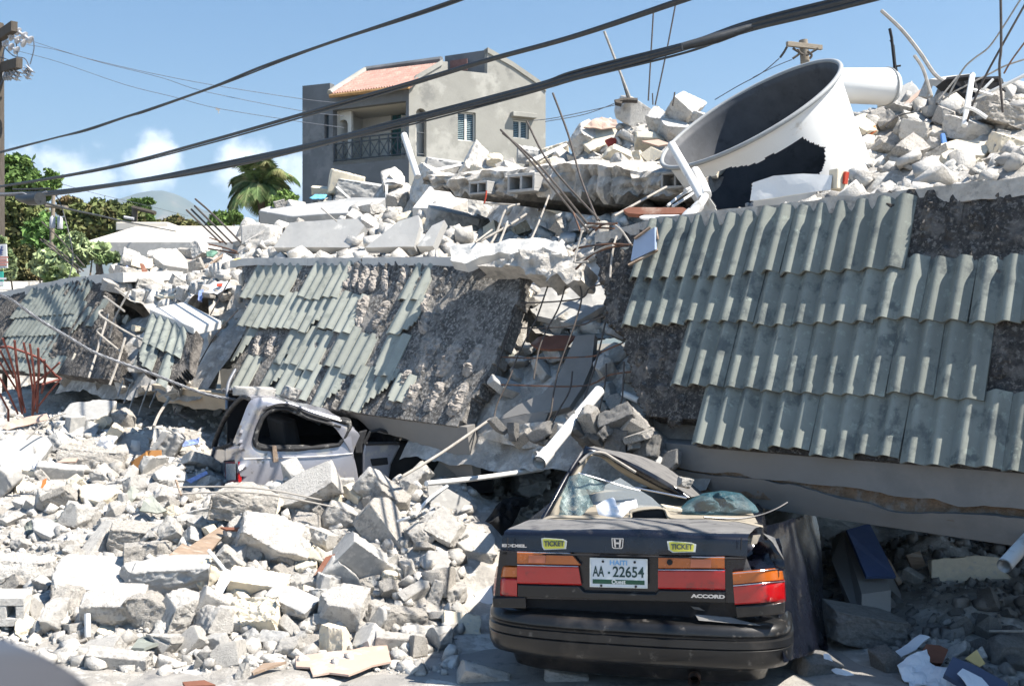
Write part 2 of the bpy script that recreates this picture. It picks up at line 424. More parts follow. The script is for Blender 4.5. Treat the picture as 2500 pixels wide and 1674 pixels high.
def mortar_relief(seed, amp=.035, pitch=.16, smooth_s=None):
    """rows of mortar dabs left where tiles came off"""
    def f(S, V, G):
        q = np.stack([G[..., 0]/pitch*.5, G[..., 1]*2.2, G[..., 2]], -1)
        rid = np.clip(np.cos(2*np.pi*(G[..., 0]/pitch)+fbm(G*6, seed, 2)*1.5)*.5+.5, 0, 1)**1.5
        m = np.clip(fbm(np.stack([G[..., 0]*2.2, G[..., 1]*1.6, G[..., 2]], -1)+9, seed, 3)*2.4+.35, 0, 1)
        lump = np.clip(fbm(G*22, seed+2, 3)+.5, 0, 1.2)
        d = rid*m*lump*amp
        if smooth_s: d = d*np.clip((S-smooth_s[0])/(smooth_s[1]-smooth_s[0]), 0, 1)
        return d
    return f

def parapet_cap(mb, s0, s1, depth, z_off=0.0, rise=0.0, rough=.006, over=.03, thick=.10, seed=3, step=.06, vtop=1.0):
    n = int((s1-s0)/step)+2; m = max(4, int(depth/step)); top = []; bot = []
    S = np.linspace(s0, s1, n); Wd = np.linspace(-over, depth, m)
    G = np.stack(np.meshgrid(S, Wd, indexing='ij')+[np.zeros((n, m))], -1); D = fbm(G*9, seed, 4)*rough; E = fbm(G*4+5, seed, 3)*rough*3
    for i in range(n):
        a, b = [], []
        for j in range(m):
            p = FP(S[i], vtop); q = p-NH*(Wd[j]+(float(E[i, j]) if j in (0, m-1) else 0))+Vector((0, 0, z_off+rise*Wd[j]+float(D[i, j])))
            a.append(q); b.append(q-Vector((0, 0, thick)))
        top.append(a); bot.append(b)
    mb.grid(top, bot); return mb

# ---- right eave
eR = empty('tiled_eave', FP(1.0, 0), 'large leaning roof eave hung with big grey-green ribbed tiles above the black sedan', 'roof edge', 'fallen tiled eaves')
polyR = [fs(0, *q) for q in ((1612, 1000), (1590, 960), (1470, 930), (1424, 800))]+[fs(6, *q) for q in ((1088, 640), (1030, 500), (960, 330), (900, 190))]
sL = polyR[-1][0]
polyR = [(-2.6, 0), (polyR[0][0], 0.0)]+polyR[1:-1]+[(sL, 1.0), (-2.6, 1.0)]
mb = MB(); face_patch(mb, FP, polyR, .16, .035, mortar_relief(11, .05, .16), 11); mb.build('mortar_face', MT['tar'], eR)
mb = MB(); parapet_cap(mb, -2.6, sL-.02, .55, .0, -.10, .02, .04, .12, 4); mb.build('parapet_cap', MT['crough'], eR)
rows = [((1435, 650), (2068, 612)), ((1412, 768), (2600, 735)), ((1532, 888), (2247, 915)), ((1578, 1018), (2600, 1105))]
vt_prev = None; butts = []
for (a, b) in rows:
    sa, va = fs(0, *a, out=.05); sb, vb = fs(0, min(b[0], 2342), b[1] if b[0] <= 2342 else b[1]-(b[0]-2342)*.09, out=.05)
    if b[0] > 2342: sb = -2.4
    butts.append((sa, sb, (va+vb)/2))
heads = [.985, butts[0][2]+.03, butts[1][2]+.03, butts[2][2]+.03]
for i, ((sa, sb, v0), v1) in enumerate(zip(butts, heads)):
    mb = MB(); tile_run(mb, FP, sa, sb, v0, v1, pitch=.158, amp=.062, jit=1.0, broken=.0, lift=.042, thin=.018)
    if i == 1:   # row bared above by the missing tiles of the first row
        pass
    mb.build('tile_course', MT['tile'], eR, smooth=50)
# beam soffit under the right eave: plaster band with a torn strip
def band(mb, s0, s1, za, zb_, out_a, out_b, thick=.2, step=.05, seed=2, edge=None, rough=.004, fade=None):
    n = int((s1-s0)/step)+2; m = 9; S = np.linspace(s0, s1, n)
    G = np.stack(np.meshgrid(S, np.linspace(0, .5, m), indexing='ij')+[np.zeros((n, m))], -1); D = fbm(G*6, seed, 4)*rough
    top, bot = [], []
    for i in range(n):
        a, b = [], []; lowz = zb_(S[i]) if callable(zb_) else zb_; hiz = za(S[i]) if callable(za) else za
        for j in range(m):
            f = j/(m-1); z = hiz+(lowz-hiz)*f; o = out_a+(out_b-out_a)*f+float(D[i, j])
            p = O2+U2*S[i]+NH*o; a.append(Vector((p.x, p.y, z))); p = p-NH*thick; b.append(Vector((p.x, p.y, z+.02)))
        top.append(a); bot.append(b)
    mb.grid(top, bot); return mb
def jagf(pts, seed, amp):
    xs = [p[0] for p in pts]; ys = [p[1] for p in pts]
    def f(s): return float(np.interp(s, xs, ys))+float(fbm(np.array([[s*5.0, seed, 0]]), seed, 4)[0])*amp
    return f
tear_u = jagf([(-3, .945), (.7, 1.02), (1.6, 1.06), (2.9, 1.08)], 5, .035); tear_l = jagf([(-3, .90), (.3, .955), (.9, .93), (1.5, 1.025), (2.9, 1.06)], 9, .03)
mb = MB(); band(mb, -2.6, 2.75, lambda s: zb(s)-.001, tear_u, -.035, -.05, .24); mb.build('plaster_band', MT['soffit'], eR)
mb = MB(); band(mb, -2.6, 2.6, lambda s: 1.18, lambda s: .90, -.09, -.10, .16, rough=.05, step=.03); mb.build('torn_strip', MT['brick'], eR)
mb = MB(); band(mb, -2.6, 2.6, tear_l, lambda s: .78+.028*s, -.05, -.13, .30); mb.build('lower_plaster', MT['soffit'], eR)

# ---- middle eave
eM = empty('tiled_eave', FP(7, 0), 'middle leaning roof eave with many pale green tiles missing, above the silver wagon', 'roof edge', 'fallen tiled eaves')
e = [fs(0, *q) for q in ((1192, 610), (1165, 740), (1120, 850), (1075, 920), (1040, 990))]
sl = fs(0, 520, 900)[0]; st = fs(0, 560, 600)[0]
polyM = [(e[4][0], 0), (sl+.05, 0), (sl+.25, .5), (st+.1, 1.0), (e[0][0], 1.0)]+[e[1], e[2], e[3]]
mb = MB(); face_patch(mb, FP, polyM, .16, .032, mortar_relief(21, .06, .15, smooth_s=(5.2, 6.0)), 22); mb.build('mortar_face', MT['tarm'], eM)
mb = MB(); parapet_cap(mb, fs(0, 1140, 590)[0], st+.25, .5, .02, .03, .012, .06, .09, 6); mb.build('parapet_cap', MT['ledge'], eM)
# surviving tiles, course by course, read at their lower ends
cM = [[(240, 562, 462), (625, 905, 480), (1315, 1475, 500)],
      [(205, 1000, 700), (1240, 1402, 742)],
      [(172, 243, 905), (455, 765, 940), (782, 1062, 992), (1122, 1284, 1000)],
      [(140, 255, 1152), (340, 705, 1150), (712, 862, 1225), (902, 1118, 1268), (1168, 1375, 1165)]]
vM = []
for row in cM:
    vM.append(sum(fs(5, (a+b)/2, y, out=.03)[1] for a, b, y in row[:2])/2)
hM = [.975, vM[0]+.035, vM[1]+.035, vM[2]+.035]
for i, row in enumerate(cM):
    for (a, b, y) in row:
        sa, sb = fs(5, a, y, .03)[0], fs(5, b, y, .03)[0]; v0 = fs(5, (a+b)/2, y, out=.03)[1] if (i == 3 or b-a < 200) else vM[i]
        mb = MB(); tile_run(mb, FP, sa, sb, v0, hM[i], pitch=.152, amp=.034, jit=1.8, broken=(.05, .1, .4, .55)[i], lift=.036)
        mb.build('tile_course', MT['tilep'], eM, smooth=50)
low = jagf([(4.6, .80), (4.9, .80), (5.19, .93), (5.43, 1.05), (5.68, 1.10), (6.14, 1.14), (6.34, 1.24), (6.6, 1.29), (7.5, 1.36)], 3, .03)
mb = MB(); band(mb, e[4][0]-.1, 7.4, lambda s: zb(s)-.001, lambda s: min(low(s), zb(s)-.03), -.02, -.10, .10, step=.03); mb.build('broken_plaster_skirt', MT['soffit'], eM)
def ridge(mb, a, b, w, h, seed, k=5):
    (s0, v0), (s1, v1) = fs(k, *a), fs(k, *b); L = max(.1, math.hypot(s1-s0, (v1-v0)*SLOPE)); n, m = int(L/.014)+3, int(w/.012)+3; U_ = np.linspace(0, 1, n); X_ = np.linspace(-1, 1, m)
    G = np.stack(np.meshgrid(U_*L, X_*w/2, indexing='ij')+[np.full((n, m), seed*1.7)], -1); nz1 = fbm(G*9, seed, 3); nz2 = np.abs(fbm(G*34, seed+2, 3))
    H = h*np.clip(1.0-X_[None, :]**2*1.1-(np.abs(2*U_-1)**5)[:, None]+nz1*1.0, 0, 1.3)*(.55+1.1*nz2); H = np.where(H > .006, H, -.02)
    mb.grid([[FP(s0+(s1-s0)*U_[i]+X_[j]*w/2, v0+(v1-v0)*U_[i], float(H[i, j])) for j in range(m)] for i in range(n)], None, [[H[i, j] > -.01 or H[i+1, j+1] > -.01 for j in range(m-1)] for i in range(n-1)])
RDG = [((1240, 270), (1225, 430), .15), ((1120, 225), (1070, 440), .16), ((1010, 225), (955, 410), .15), ((1390, 225), (1335, 425), .13), ((1180, 235), (1140, 430), .13), ((1265, 480), (1150, 690), .16), ((1105, 445), (1030, 690), .20), ((1540, 540), (1490, 720), .16),
 ((1595, 730), (1465, 990), .20), ((1745, 765), (1600, 1010), .20), ((1895, 770), (1775, 1020), .17), ((1465, 1035), (1365, 1240), .16), ((1625, 1045), (1510, 1250), .17), ((1800, 1030), (1670, 1290), .18), ((385, 690), (335, 880), .13), ((490, 700), (425, 870), .14),
 ((1360, 880), (1290, 980), .14), ((620, 320), (585, 410), .12), ((1530, 430), (1500, 570), .12), ((690, 830), (640, 900), .10), ((1330, 1060), (1250, 1230), .13), ((1420, 950), (1330, 1090), .12), ((1060, 225), (1020, 400), .10)]
for i, (a, b, w) in enumerate(RDG): mb = MB(); ridge(mb, a, b, w, .052, i+3); mb.build('mortar_ridge', MT['mortar'], eM)
for i, (a, b) in enumerate([((1330, 170), (1290, 320)), ((1430, 150), (1400, 330)), ((1530, 130), (1510, 330)), ((1620, 120), (1610, 320)), ((130, 770), (90, 900)), ((230, 780), (190, 930)), ((180, 950), (130, 1090)), ((290, 990), (240, 1130)), ((1640, 730), (1600, 930))]): mb = MB(); ridge(mb, a, b, .13, .035, i+40, 7); mb.build('mortar_ridge', MT['tar'], eR)

# ---- left eave
eL = empty('tiled_eave', FP(15, 0), 'far left leaning roof eave with narrow green tiles, above the red grille', 'roof edge', 'fallen tiled eaves')
sA, sB = fs(4, -120, 750)[0], fs(4, 800, 560)[0]
p1_, p2_ = fs(4, 800, 500), fs(4, 900, 1190)
polyL = [(p2_[0]+.1, 0), (sA, 0), (sA, 1.0), (p1_[0], 1.0), (fs(4, 760, 700)[0], .6), (fs(4, 830, 1000)[0], .3)]
mb = MB(); face_patch(mb, FP, polyL, .16, .04, mortar_relief(31, .06, .17), 32); mb.build('mortar_face', MT['tar'], eL)
mb = MB(); parapet_cap(mb, p1_[0]-.3, sA, .9, .02, .06, .02, .06, .14, 8, .1); mb.build('parapet_cap', MT['ledge'], eL)
cL = [[(85, 528, 745, .985)], [(20, 342, 895, None), (345, 400, 895, None), (438, 505, 835, None), (505, 552, 870, None), (606, 664, 820, None)],
      [(-60, 330, 1060, None)], [(-60, 380, 1200, None)]]
vL = [fs(4, 300, 745, .03)[1], fs(4, 190, 895, .03)[1], fs(4, 150, 1060, .03)[1], fs(4, 150, 1190, .03)[1]]
for i, row in enumerate(cL):
    for (a, b, y, hh) in row:
        sa, sb = fs(4, a, y, .03)[0], fs(4, b, y, .03)[0]; v0 = fs(4, (a+b)/2, y, .03)[1] if b-a < 100 else vL[i]
        v1 = .985 if i == 0 else (v0+.28 if b-a < 100 else vL[i-1]+.04)
        mb = MB(); tile_run(mb, FP, sa, sb, max(v0, -.02), v1, pitch=.17, amp=.026, jit=1.2, broken=.1, lift=.03)
        mb.build('tile_course', MT['tile'], eL, smooth=50)
mb = MB(); band(mb, fs(4, 1740, 1370)[0], fs(4, 1060, 1190)[0], lambda s: zb(s)-.001, jagf([(9, 1.22), (11, 1.27), (14, 1.4)], 8, .05), -.1, -.2, .12); mb.build('beige_underside', MT['beige'], eL)

# ---- small broken piece between the left and middle eaves
eS = empty('broken_eave_piece', P(4, 1200, 950, 12.6), 'small snapped piece of tiled eave tilted down between the left and middle eaves', 'roof piece', 'fallen tiled eaves')
tl, tr_, bl = P(4, 1100, 715, 12.6), P(4, 1420, 850, 11.9), P(4, 985, 1110, 11.9)
ax = (tr_-tl); Lx = ax.length; ax.normalize(); dn = (bl-tl); Ld = dn.length; dn.normalize(); nn = ax.cross(dn).normalized()
if nn.y > 0: nn = -nn
def fS(s, v, out=0.0): return tl+ax*(Lx*1.0-s)+dn*(Ld*(1-v))+nn*out
mb = MB(); face_patch(mb, fS, [(0, .35), (Lx*.3, .05), (Lx, 0), (Lx*1.05, 1), (0, 1)], .14, .035, mortar_relief(41, .03), 42, vm=Ld); mb.build('mortar_face', MT['tar'], eS)
mb = MB(); tile_run(mb, fS, Lx*1.02, Lx*.16, .42, .99, .16, .03, 1.5, .2); mb.build('tile_course', MT['tile'], eS, smooth=50)
mb = MB(); tile_run(mb, fS, Lx*1.0, Lx*.62, .02, .48, .16, .03, 1.5, .5); mb.build('tile_course', MT['tile'], eS, smooth=50)
mb = MB(); tile_run(mb, fS, Lx*.5, Lx*.28, -.12, .46, .16, .03, 1.5, .5); mb.build('tile_course', MT['tile'], eS, smooth=50)
cp = MB(); q = [tl+nn*.05, tr_+nn*.05, P(4, 1600, 780, 12.3), P(4, 1330, 640, 13.2)]; cp.prism(q, (0, 0, -.09)); cp.build('cement_cap', MT['ledge'], eS, bevel=.01)

# added slab, unseen just right of the frame, to shade the lower right
mb = MB(); a_, b_, c_, d_ = Vector((3.06, 6.05, 0)), Vector((3.5, 4.5, 0)), Vector((3.75, 4.6, 2.5)), Vector((3.30, 6.15, 2.45))
nn_, mm_ = 40, 40; G = [[a_.lerp(b_, i/nn_).lerp(d_.lerp(c_, i/nn_), j/mm_) for j in range(mm_+1)] for i in range(nn_+1)]; A_ = np.array([[v[:] for v in r_] for r_ in G]); D_ = fbm(A_*3, 5, 4)*.05
G = [[v+Vector((float(D_[i, j])-.02, float(D_[j, i]), 0)) for j, v in enumerate(r_)] for i, r_ in enumerate(G)]; mb.grid(G, [[v+Vector((.16, .05, 0)) for v in r_] for r_ in G])
tag(mb.build('fallen_or_added_slab', MT['crough']), 'added tall rough slab, unseen beyond the right frame edge, casting shade at lower right', 'slab')

# ------------------------------------------------------------------ rubble surfaces (height fields with real relief)
def idw(pts, q, p=2.6):
    A = np.array([[a, b] for a, b, c in pts]); Z = np.array([c for a, b, c in pts])
    d2 = ((q[:, None, :]-A[None, :, :])**2).sum(-1)+.03; w = d2**(-p/2*1.0); return (w*Z).sum(1)/w.sum(1)
# upper mound, in (s, w): w metres behind the eave's top line
def sw_point(k, x, y, w):
    a, b = ray(k, x, y); o = O2-NH*(BACK+w); s = (o.x-a*o.y)/(a*U2.y-U2.x); d = o.y+U2.y*s
    return s, w, CAMZ+d*b
ctl = [sw_point(0, *q) for q in [
  (300, 575, 2.2), (400, 570, 3.0), (480, 560, 3.5), (330, 650, .5), (430, 640, .6), (510, 620, .5), (380, 600, 1.5),
  (560, 490, 4.5), (620, 520, 2.5), (600, 560, 1.2), (650, 460, 6.5), (720, 500, 3.0), (700, 440, 8), (760, 450, 6), (800, 410, 9),
  (860, 470, 3.2), (900, 400, 9), (1000, 385, 9), (1000, 540, 1.2), (1000, 470, 3.4), (850, 540, 1.2), (700, 550, 1.0),
  (1100, 360, 9.5), (1120, 520, 3.4), (1200, 540, 3.2), (1150, 585, .8), (1300, 545, 2.8), (1400, 500, 2.2), (1300, 600, .6),
  (1200, 560, 4.5), (1300, 560, 4.5), (1450, 490, 3.5), (1550, 480, 3.0),
  (1250, 345, 9.5), (1350, 310, 9.5), (1450, 275, 9.0), (1560, 265, 8.5), (1650, 270, 7.5), (1480, 400, 5), (1600, 350, 5.0),
  (1560, 490, 1.0), (1700, 470, 1.0), (1850, 445, 1.0), (2000, 415, 1.0), (2150, 395, 1.0), (2342, 370, .9), (2600, 340, 1.0),
  (1750, 430, 2.5), (1900, 400, 2.2), (2050, 350, 2.6), (2200, 330, 2.6), (2342, 310, 2.5), (2600, 300, 2.5),
  (1950, 280, 5), (2050, 250, 5.2), (2150, 225, 5.6), (2250, 235, 5.6), (2342, 225, 5.6), (2600, 215, 5.6),
  (2050, 240, 8), (2200, 235, 8), (2342, 225, 8), (2600, 210, 8)]]
ctl += [(s, 0.0, zt(s)-.10) for s in np.arange(-3, 3.3, .6)]+[(s, 0.0, zt(s)-.06) for s in np.arange(4.9, 9.6, .5)]
ctl += [(10.2, .1, 2.55), (11, .0, 2.35), (11.6, 0, 2.3), (12.2, .1, 2.55)]+[(s, .2, 2.75) for s in (13, 14, 15, 16, 17, 18)]+[(s, 1.0, 2.75) for s in (13.5, 14.5, 15.5, 17)]
ctl += [(s, 2.2, 1.9) for s in (13.4, 15, 17, 19)]+[(s, 4.0, .6) for s in (13.8, 15, 17, 19)]+[(s, 7, .3) for s in (12.8, 15, 17, 19)]+[(s, 12, 1.5) for s in (0, 4, 8, 12)]+[(12.2, 5, 2.2), (11.5, 8, 2.0)]
ctl += [(s, w, z) for s in (3.4, 3.7, 4.0, 4.3, 4.6) for w, z in ((0, 1.95), (.3, 2.05), (.7, 2.2), (1.2, 2.45))]
NS, NW = 300, 190
Sg = np.linspace(-3, 19, NS); Wg = np.linspace(-.02, 13, NW)
QQ = np.stack(np.meshgrid(Sg, Wg, indexing='ij'), -1).reshape(-1, 2)
Hm = idw(ctl, QQ)
Q3 = np.stack([QQ[:, 0], QQ[:, 1], 0*QQ[:, 0]], -1)
Hm = Hm+(fbm(Q3*1.1, 3, 4)*.22+np.abs(fbm(Q3*4, 5, 3))*.16-.05)*np.clip(QQ[:, 1]*1.2, .1, 1)
Hm = Hm-.9*((QQ[:, 0] > 4.7) & (QQ[:, 0] < 10.2) & (QQ[:, 1] < .24)); Hm = Hm.reshape(NS, NW)
def bil(A, x, y, X, Y):
    fx = min(max((x-X[0])/(X[-1]-X[0])*(len(X)-1), 0), len(X)-1.001); fy = min(max((y-Y[0])/(Y[-1]-Y[0])*(len(Y)-1), 0), len(Y)-1.001)
    i, j = int(fx), int(fy); a, b = fx-i, fy-j
    return A[i, j]*(1-a)*(1-b)+A[i+1, j]*a*(1-b)+A[i, j+1]*(1-a)*b+A[i+1, j+1]*a*b
def upH(X, Y):
    q = Vector((X, Y, 0))-O2; s = q.dot(U2); w = -q.dot(NH)-BACK
    if w < -.02 or s > 19 or s < -3 or w > 13: return None
    return float(bil(Hm, s, w, Sg, Wg))
base = O2[0:2]
PX = O2.x+U2.x*QQ[:, 0]-NH.x*(BACK+QQ[:, 1]); PY = O2.y+U2.y*QQ[:, 0]-NH.y*(BACK+QQ[:, 1])
def gridfaces(n, m):
    i, j = np.meshgrid(np.arange(n-1), np.arange(m-1), indexing='ij'); a = (i*m+j).ravel()
    return np.stack([a, a+m, a+m+1, a+1], -1)
me = fast_mesh('rubble_mound', np.stack([PX, PY, Hm.ravel()], -1), gridfaces(NS, NW), MT['mound'])
tag(link('collapsed_roof_mound', me), kind='structure')

# street rubble field, in (X, Y)
def gp(k, x, y, d): p = P(k, x, y, d); return (p.x, p.y, p.z)
ct = []
for x, prof in {
  -400: [(1500, 7.2), (1400, 7.9), (1300, 8.6), (1200, 9.4), (1100, 10.6), (1000, 12)],
  0: [(1500, 7.2), (1400, 7.9), (1300, 8.5), (1200, 9.3), (1100, 10.4), (1000, 12), (955, 13.4)],
  200: [(1500, 7.1), (1400, 7.7), (1300, 8.3), (1200, 9.0), (1100, 10.0), (1000, 11.8), (940, 13.6)],
  400: [(1500, 7.1), (1400, 7.6), (1300, 8.0), (1200, 8.6), (1130, 9.6), (1050, 10.8), (970, 12.5)],
  560: [(1500, 7.1), (1400, 7.5), (1300, 7.8), (1200, 8.15), (1088, 8.65)],
  700: [(1500, 7.1), (1400, 7.5), (1300, 7.8), (1200, 8.15), (1056, 8.75)],
  850: [(1495, 7.1), (1400, 7.5), (1300, 7.8), (1200, 8.1), (1060, 8.7)],
  1000: [(1480, 7.2), (1400, 7.5), (1300, 7.8), (1200, 8.1), (1120, 8.5)],
  1120: [(1440, 7.5), (1350, 7.8), (1250, 8.1), (1150, 8.6)]}.items():
    for y, d in prof: ct.append(gp(0, x, y, d))
ct += [gp(0, x, y, d) for x, y, d in [(600, 1100, 9.4), (750, 1085, 9.5), (900, 1075, 9.7), (1050, 1090, 9.8), (1150, 1100, 9.6), (500, 1130, 9.6), (620, 1100, 11), (900, 1040, 12)]]
ct += [(x, y, -.05) for x in (-7, -5, -3.5, -2, -.8, .2, 1.4, 2.4, 3.4) for y in (4.5, 5.6, 6.4)]+[(x, 6.85, -.04) for x in (-3.2, -2.2, -1.2, -.4)]
ct += [(x, y, -.03) for x in (-.15, .1) for y in (6.7, 7.1, 7.5, 7.9)]+[(-.45, 7.0, -.02), (-.4, 7.3, .03), (-.3, 8.2, .35), (0, 8.6, .3), (.1, 9.1, .3), (-.1, 9.6, .4)]
ct += [(x, y, -.06) for x in (0.3, .8, 1.3, 1.8) for y in (7, 7.8, 8.6, 9.6)]
ct += [(2.4, 7.0, .02), (2.9, 6.9, .08), (3.4, 6.6, .12), (3.2, 7.6, .3), (4, 7.2, .3), (3.3, 8.6, .55), (4.4, 8.6, .6), (2.5, 8.4, .15), (2.6, 10, .6), (4, 11, .9), (1, 12, .9), (-1, 13, 1.0), (-4, 15, 1.3), (-7, 17, 1.4), (6, 8, .5), (5, 5.5, 0)]
NX, NY = 260, 240
Xg = np.linspace(-8, 6, NX); Yg = np.linspace(4.3, 19, NY)
Q2 = np.stack(np.meshgrid(Xg, Yg, indexing='ij'), -1).reshape(-1, 2)
Gm = idw(ct, Q2)
Q3 = np.stack([Q2[:, 0], Q2[:, 1], 0*Q2[:, 0]], -1); amp = np.clip(Gm*3, 0, 1)
Gm = Gm+(fbm(Q3*1.6, 13, 4)*.10+np.abs(fbm(Q3*6, 15, 3))*.07-.03)*amp
Gm = Gm.reshape(NX, NY)
def stH(X, Y):
    if X < -8 or X > 6 or Y < 4.3 or Y > 19: return None
    return float(bil(Gm, X, Y, Xg, Yg))
me = fast_mesh('street_rubble', np.stack([Q2[:, 0], Q2[:, 1], Gm.ravel()], -1), gridfaces(NX, NY), MT['mound'])
tag(link('street_rubble_bed', me), kind='structure')
def cast(k, x, y, field, dmin=5.5, dmax=30):
    for i in range(16):      # a piece on the crest rests on the first ground met just below it
        p = cast1(k, x, y+i*9*CR[k][2]/1.0, field, dmin, dmax)
        if p is not None: return p
def cast1(k, x, y, field, dmin=5.5, dmax=30):
    a, b = ray(k, x, y); d = dmin; prev = None
    while d < dmax:
        h = field(a*d, d)
        if h is not None:
            if CAMZ+b*d <= h:
                return Vector((a*d, d, h))
        d += .02+.001*d
    return None

# ------------------------------------------------------------------ broken concrete pieces
def ico(n):
    bm = bmesh.new(); bmesh.ops.create_icosphere(bm, subdivisions=n, radius=1); bm.verts.ensure_lookup_table()
    V = np.array([v.co[:] for v in bm.verts]); F = np.array([[v.index for v in f.verts] for f in bm.faces]); bm.free(); return V, F
ICO = {n: ico(n) for n in (2, 3, 4, 5)}
def chunk_verts(kind, seed, sub=4):
    """a broken piece: a snapped convex block with smooth cast faces, rough broken ones and chipped edges"""
    r = np.random.RandomState(seed)
    dm = np.array({'lump': (1, .85, .78), 'block': (1, .66, .55), 'slab': (1, .8, .27), 'shard': (1, .62, .42), 'pebble': (1, .8, .7)}[kind])*r.uniform(.86, 1.12, 3)
    bm = bmesh.new(); bmesh.ops.create_cube(bm, size=2); rg = bm.faces.layers.int.new('rough')
    for v in bm.verts: v.co = Vector([v.co[a]*dm[a]*r.uniform(.84, 1.05) for a in range(3)])
    for f in bm.faces: f[rg] = int(r.rand() < (.4 if kind in ('block', 'slab') else .75))
    ncut = {'lump': 9, 'block': 4, 'slab': 5, 'shard': 6, 'pebble': 5}[kind]
    for _ in range(ncut):
        nn = r.normal(0, 1, 3)
        if kind == 'slab': nn[2] *= .3
        nn = Vector(nn).normalized(); q = sum(abs(nn[a])*dm[a] for a in range(3))
        before = set(bm.faces)
        bmesh.ops.bisect_plane(bm, geom=bm.verts[:]+bm.edges[:]+bm.faces[:], plane_co=nn*q*r.uniform(.5, .8), plane_no=nn, clear_outer=True)
        es = [e for e in bm.edges if e.is_boundary]
        if es:
            g = bmesh.ops.holes_fill(bm, edges=es)
            for f in g['faces']: f[rg] = int(r.rand() < .85)
    bm.normal_update(); pl = [(f.normal.copy(), f.normal.dot(f.verts[0].co), f[rg]) for f in bm.faces]
    bmesh.ops.triangulate(bm, faces=bm.faces[:]); tgt = {2: .8, 3: .34, 4: .15, 5: .075}[sub]
    for _ in range(7):
        es = [e for e in bm.edges if e.calc_length() > tgt]
        if not es: break
        bmesh.ops.subdivide_edges(bm, edges=es, cuts=1); bmesh.ops.triangulate(bm, faces=[f for f in bm.faces if len(f.verts) > 3])
    bm.verts.index_update(); V = np.array([v.co[:] for v in bm.verts]); F = np.array([[v.index for v in f.verts] for f in bm.faces]); bm.free()
    n = np.array([p[0][:] for p in pl]); d = np.array([p[1] for p in pl]); ro = np.array([p[2] for p in pl], float)
    dist = d[None, :]-V @ n.T; k = np.argsort(dist, 1); near = dist < 1e-3
    R_ = (near*ro[None, :]).sum(1)/np.maximum(near.sum(1), 1); edge = near.sum(1) > 1
    nrm = (near[:, :, None]*n[None]).sum(1); nrm /= np.maximum(np.linalg.norm(nrm, axis=1)[:, None], 1e-6)
    h = -(np.abs(fbm(V*2.6+seed, seed, 4))*.20+np.abs(fbm(V*8+seed, seed+4, 3))*.055)*R_
    h = h-edge*(.010+.05*np.clip(fbm(V*6, seed+9, 3)+.25, 0, 1))-.006*vnoise(V*14, seed)
    return V+nrm*h[:, None], F
LIB = {}
MCH = {'dim': 'cdim', 'white': 'cwhite', 'grey': 'cgrey', 'cream': 'ccream', 'rough': 'crough'}
def chunk_mesh(kind, tone, var, sub=4):
    key = (kind, tone, var, sub)
    if key not in LIB:
        V, F = chunk_verts(kind, 101+var*7+hash_kind[kind], sub); LIB[key] = fast_mesh('concrete_chunk', V, F, MT[MCH[tone]])
    return LIB[key]
hash_kind = {'lump': 0, 'block': 1000, 'slab': 2000, 'shard': 3000, 'pebble': 4000}
KN = {'lump': 'concrete_lump', 'block': 'concrete_block', 'slab': 'concrete_plate', 'shard': 'concrete_shard', 'pebble': 'concrete_lump'}
CH = []      # every countable chunk: dict(obj, px, py, kind, tone, size, where)
def put_chunk(p, size, kind, tone, where, rot=None, var=None, sink=.25, aspect=None, sub=4, key=None, label=None, rs=rnd):
    """size: full width in metres"""
    me = chunk_mesh(kind, tone, rs.randrange(6) if var is None else var, sub)
    o = bpy.data.objects.new(KN[kind], me); COL.objects.link(o)
    hs_ = size/2/1.0; th = {'lump': .7, 'block': .5, 'slab': .26, 'shard': .4, 'pebble': .7}[kind]
    if rot is None:
        a = .35 if kind in ('slab',) else .6
        rot = (rs.gauss(0, a), rs.gauss(0, a), rs.uniform(0, 6.28))
        if rs.random() < .2: rot = (rot[0]+rs.choice([-1, 1])*.8, rot[1], rot[2])
    o.rotation_euler = rot; o.scale = tuple(hs_*x for x in (aspect or (1, 1, 1)))
    o.location = Vector(p)+Vector((0, 0, th*hs_*(1-2*sink)))
    q = topx(o.location)
    CH.append(dict(o=o, x=q[0], y=q[1], kind=kind, tone=tone, size=size, where=where, label=label)); return o
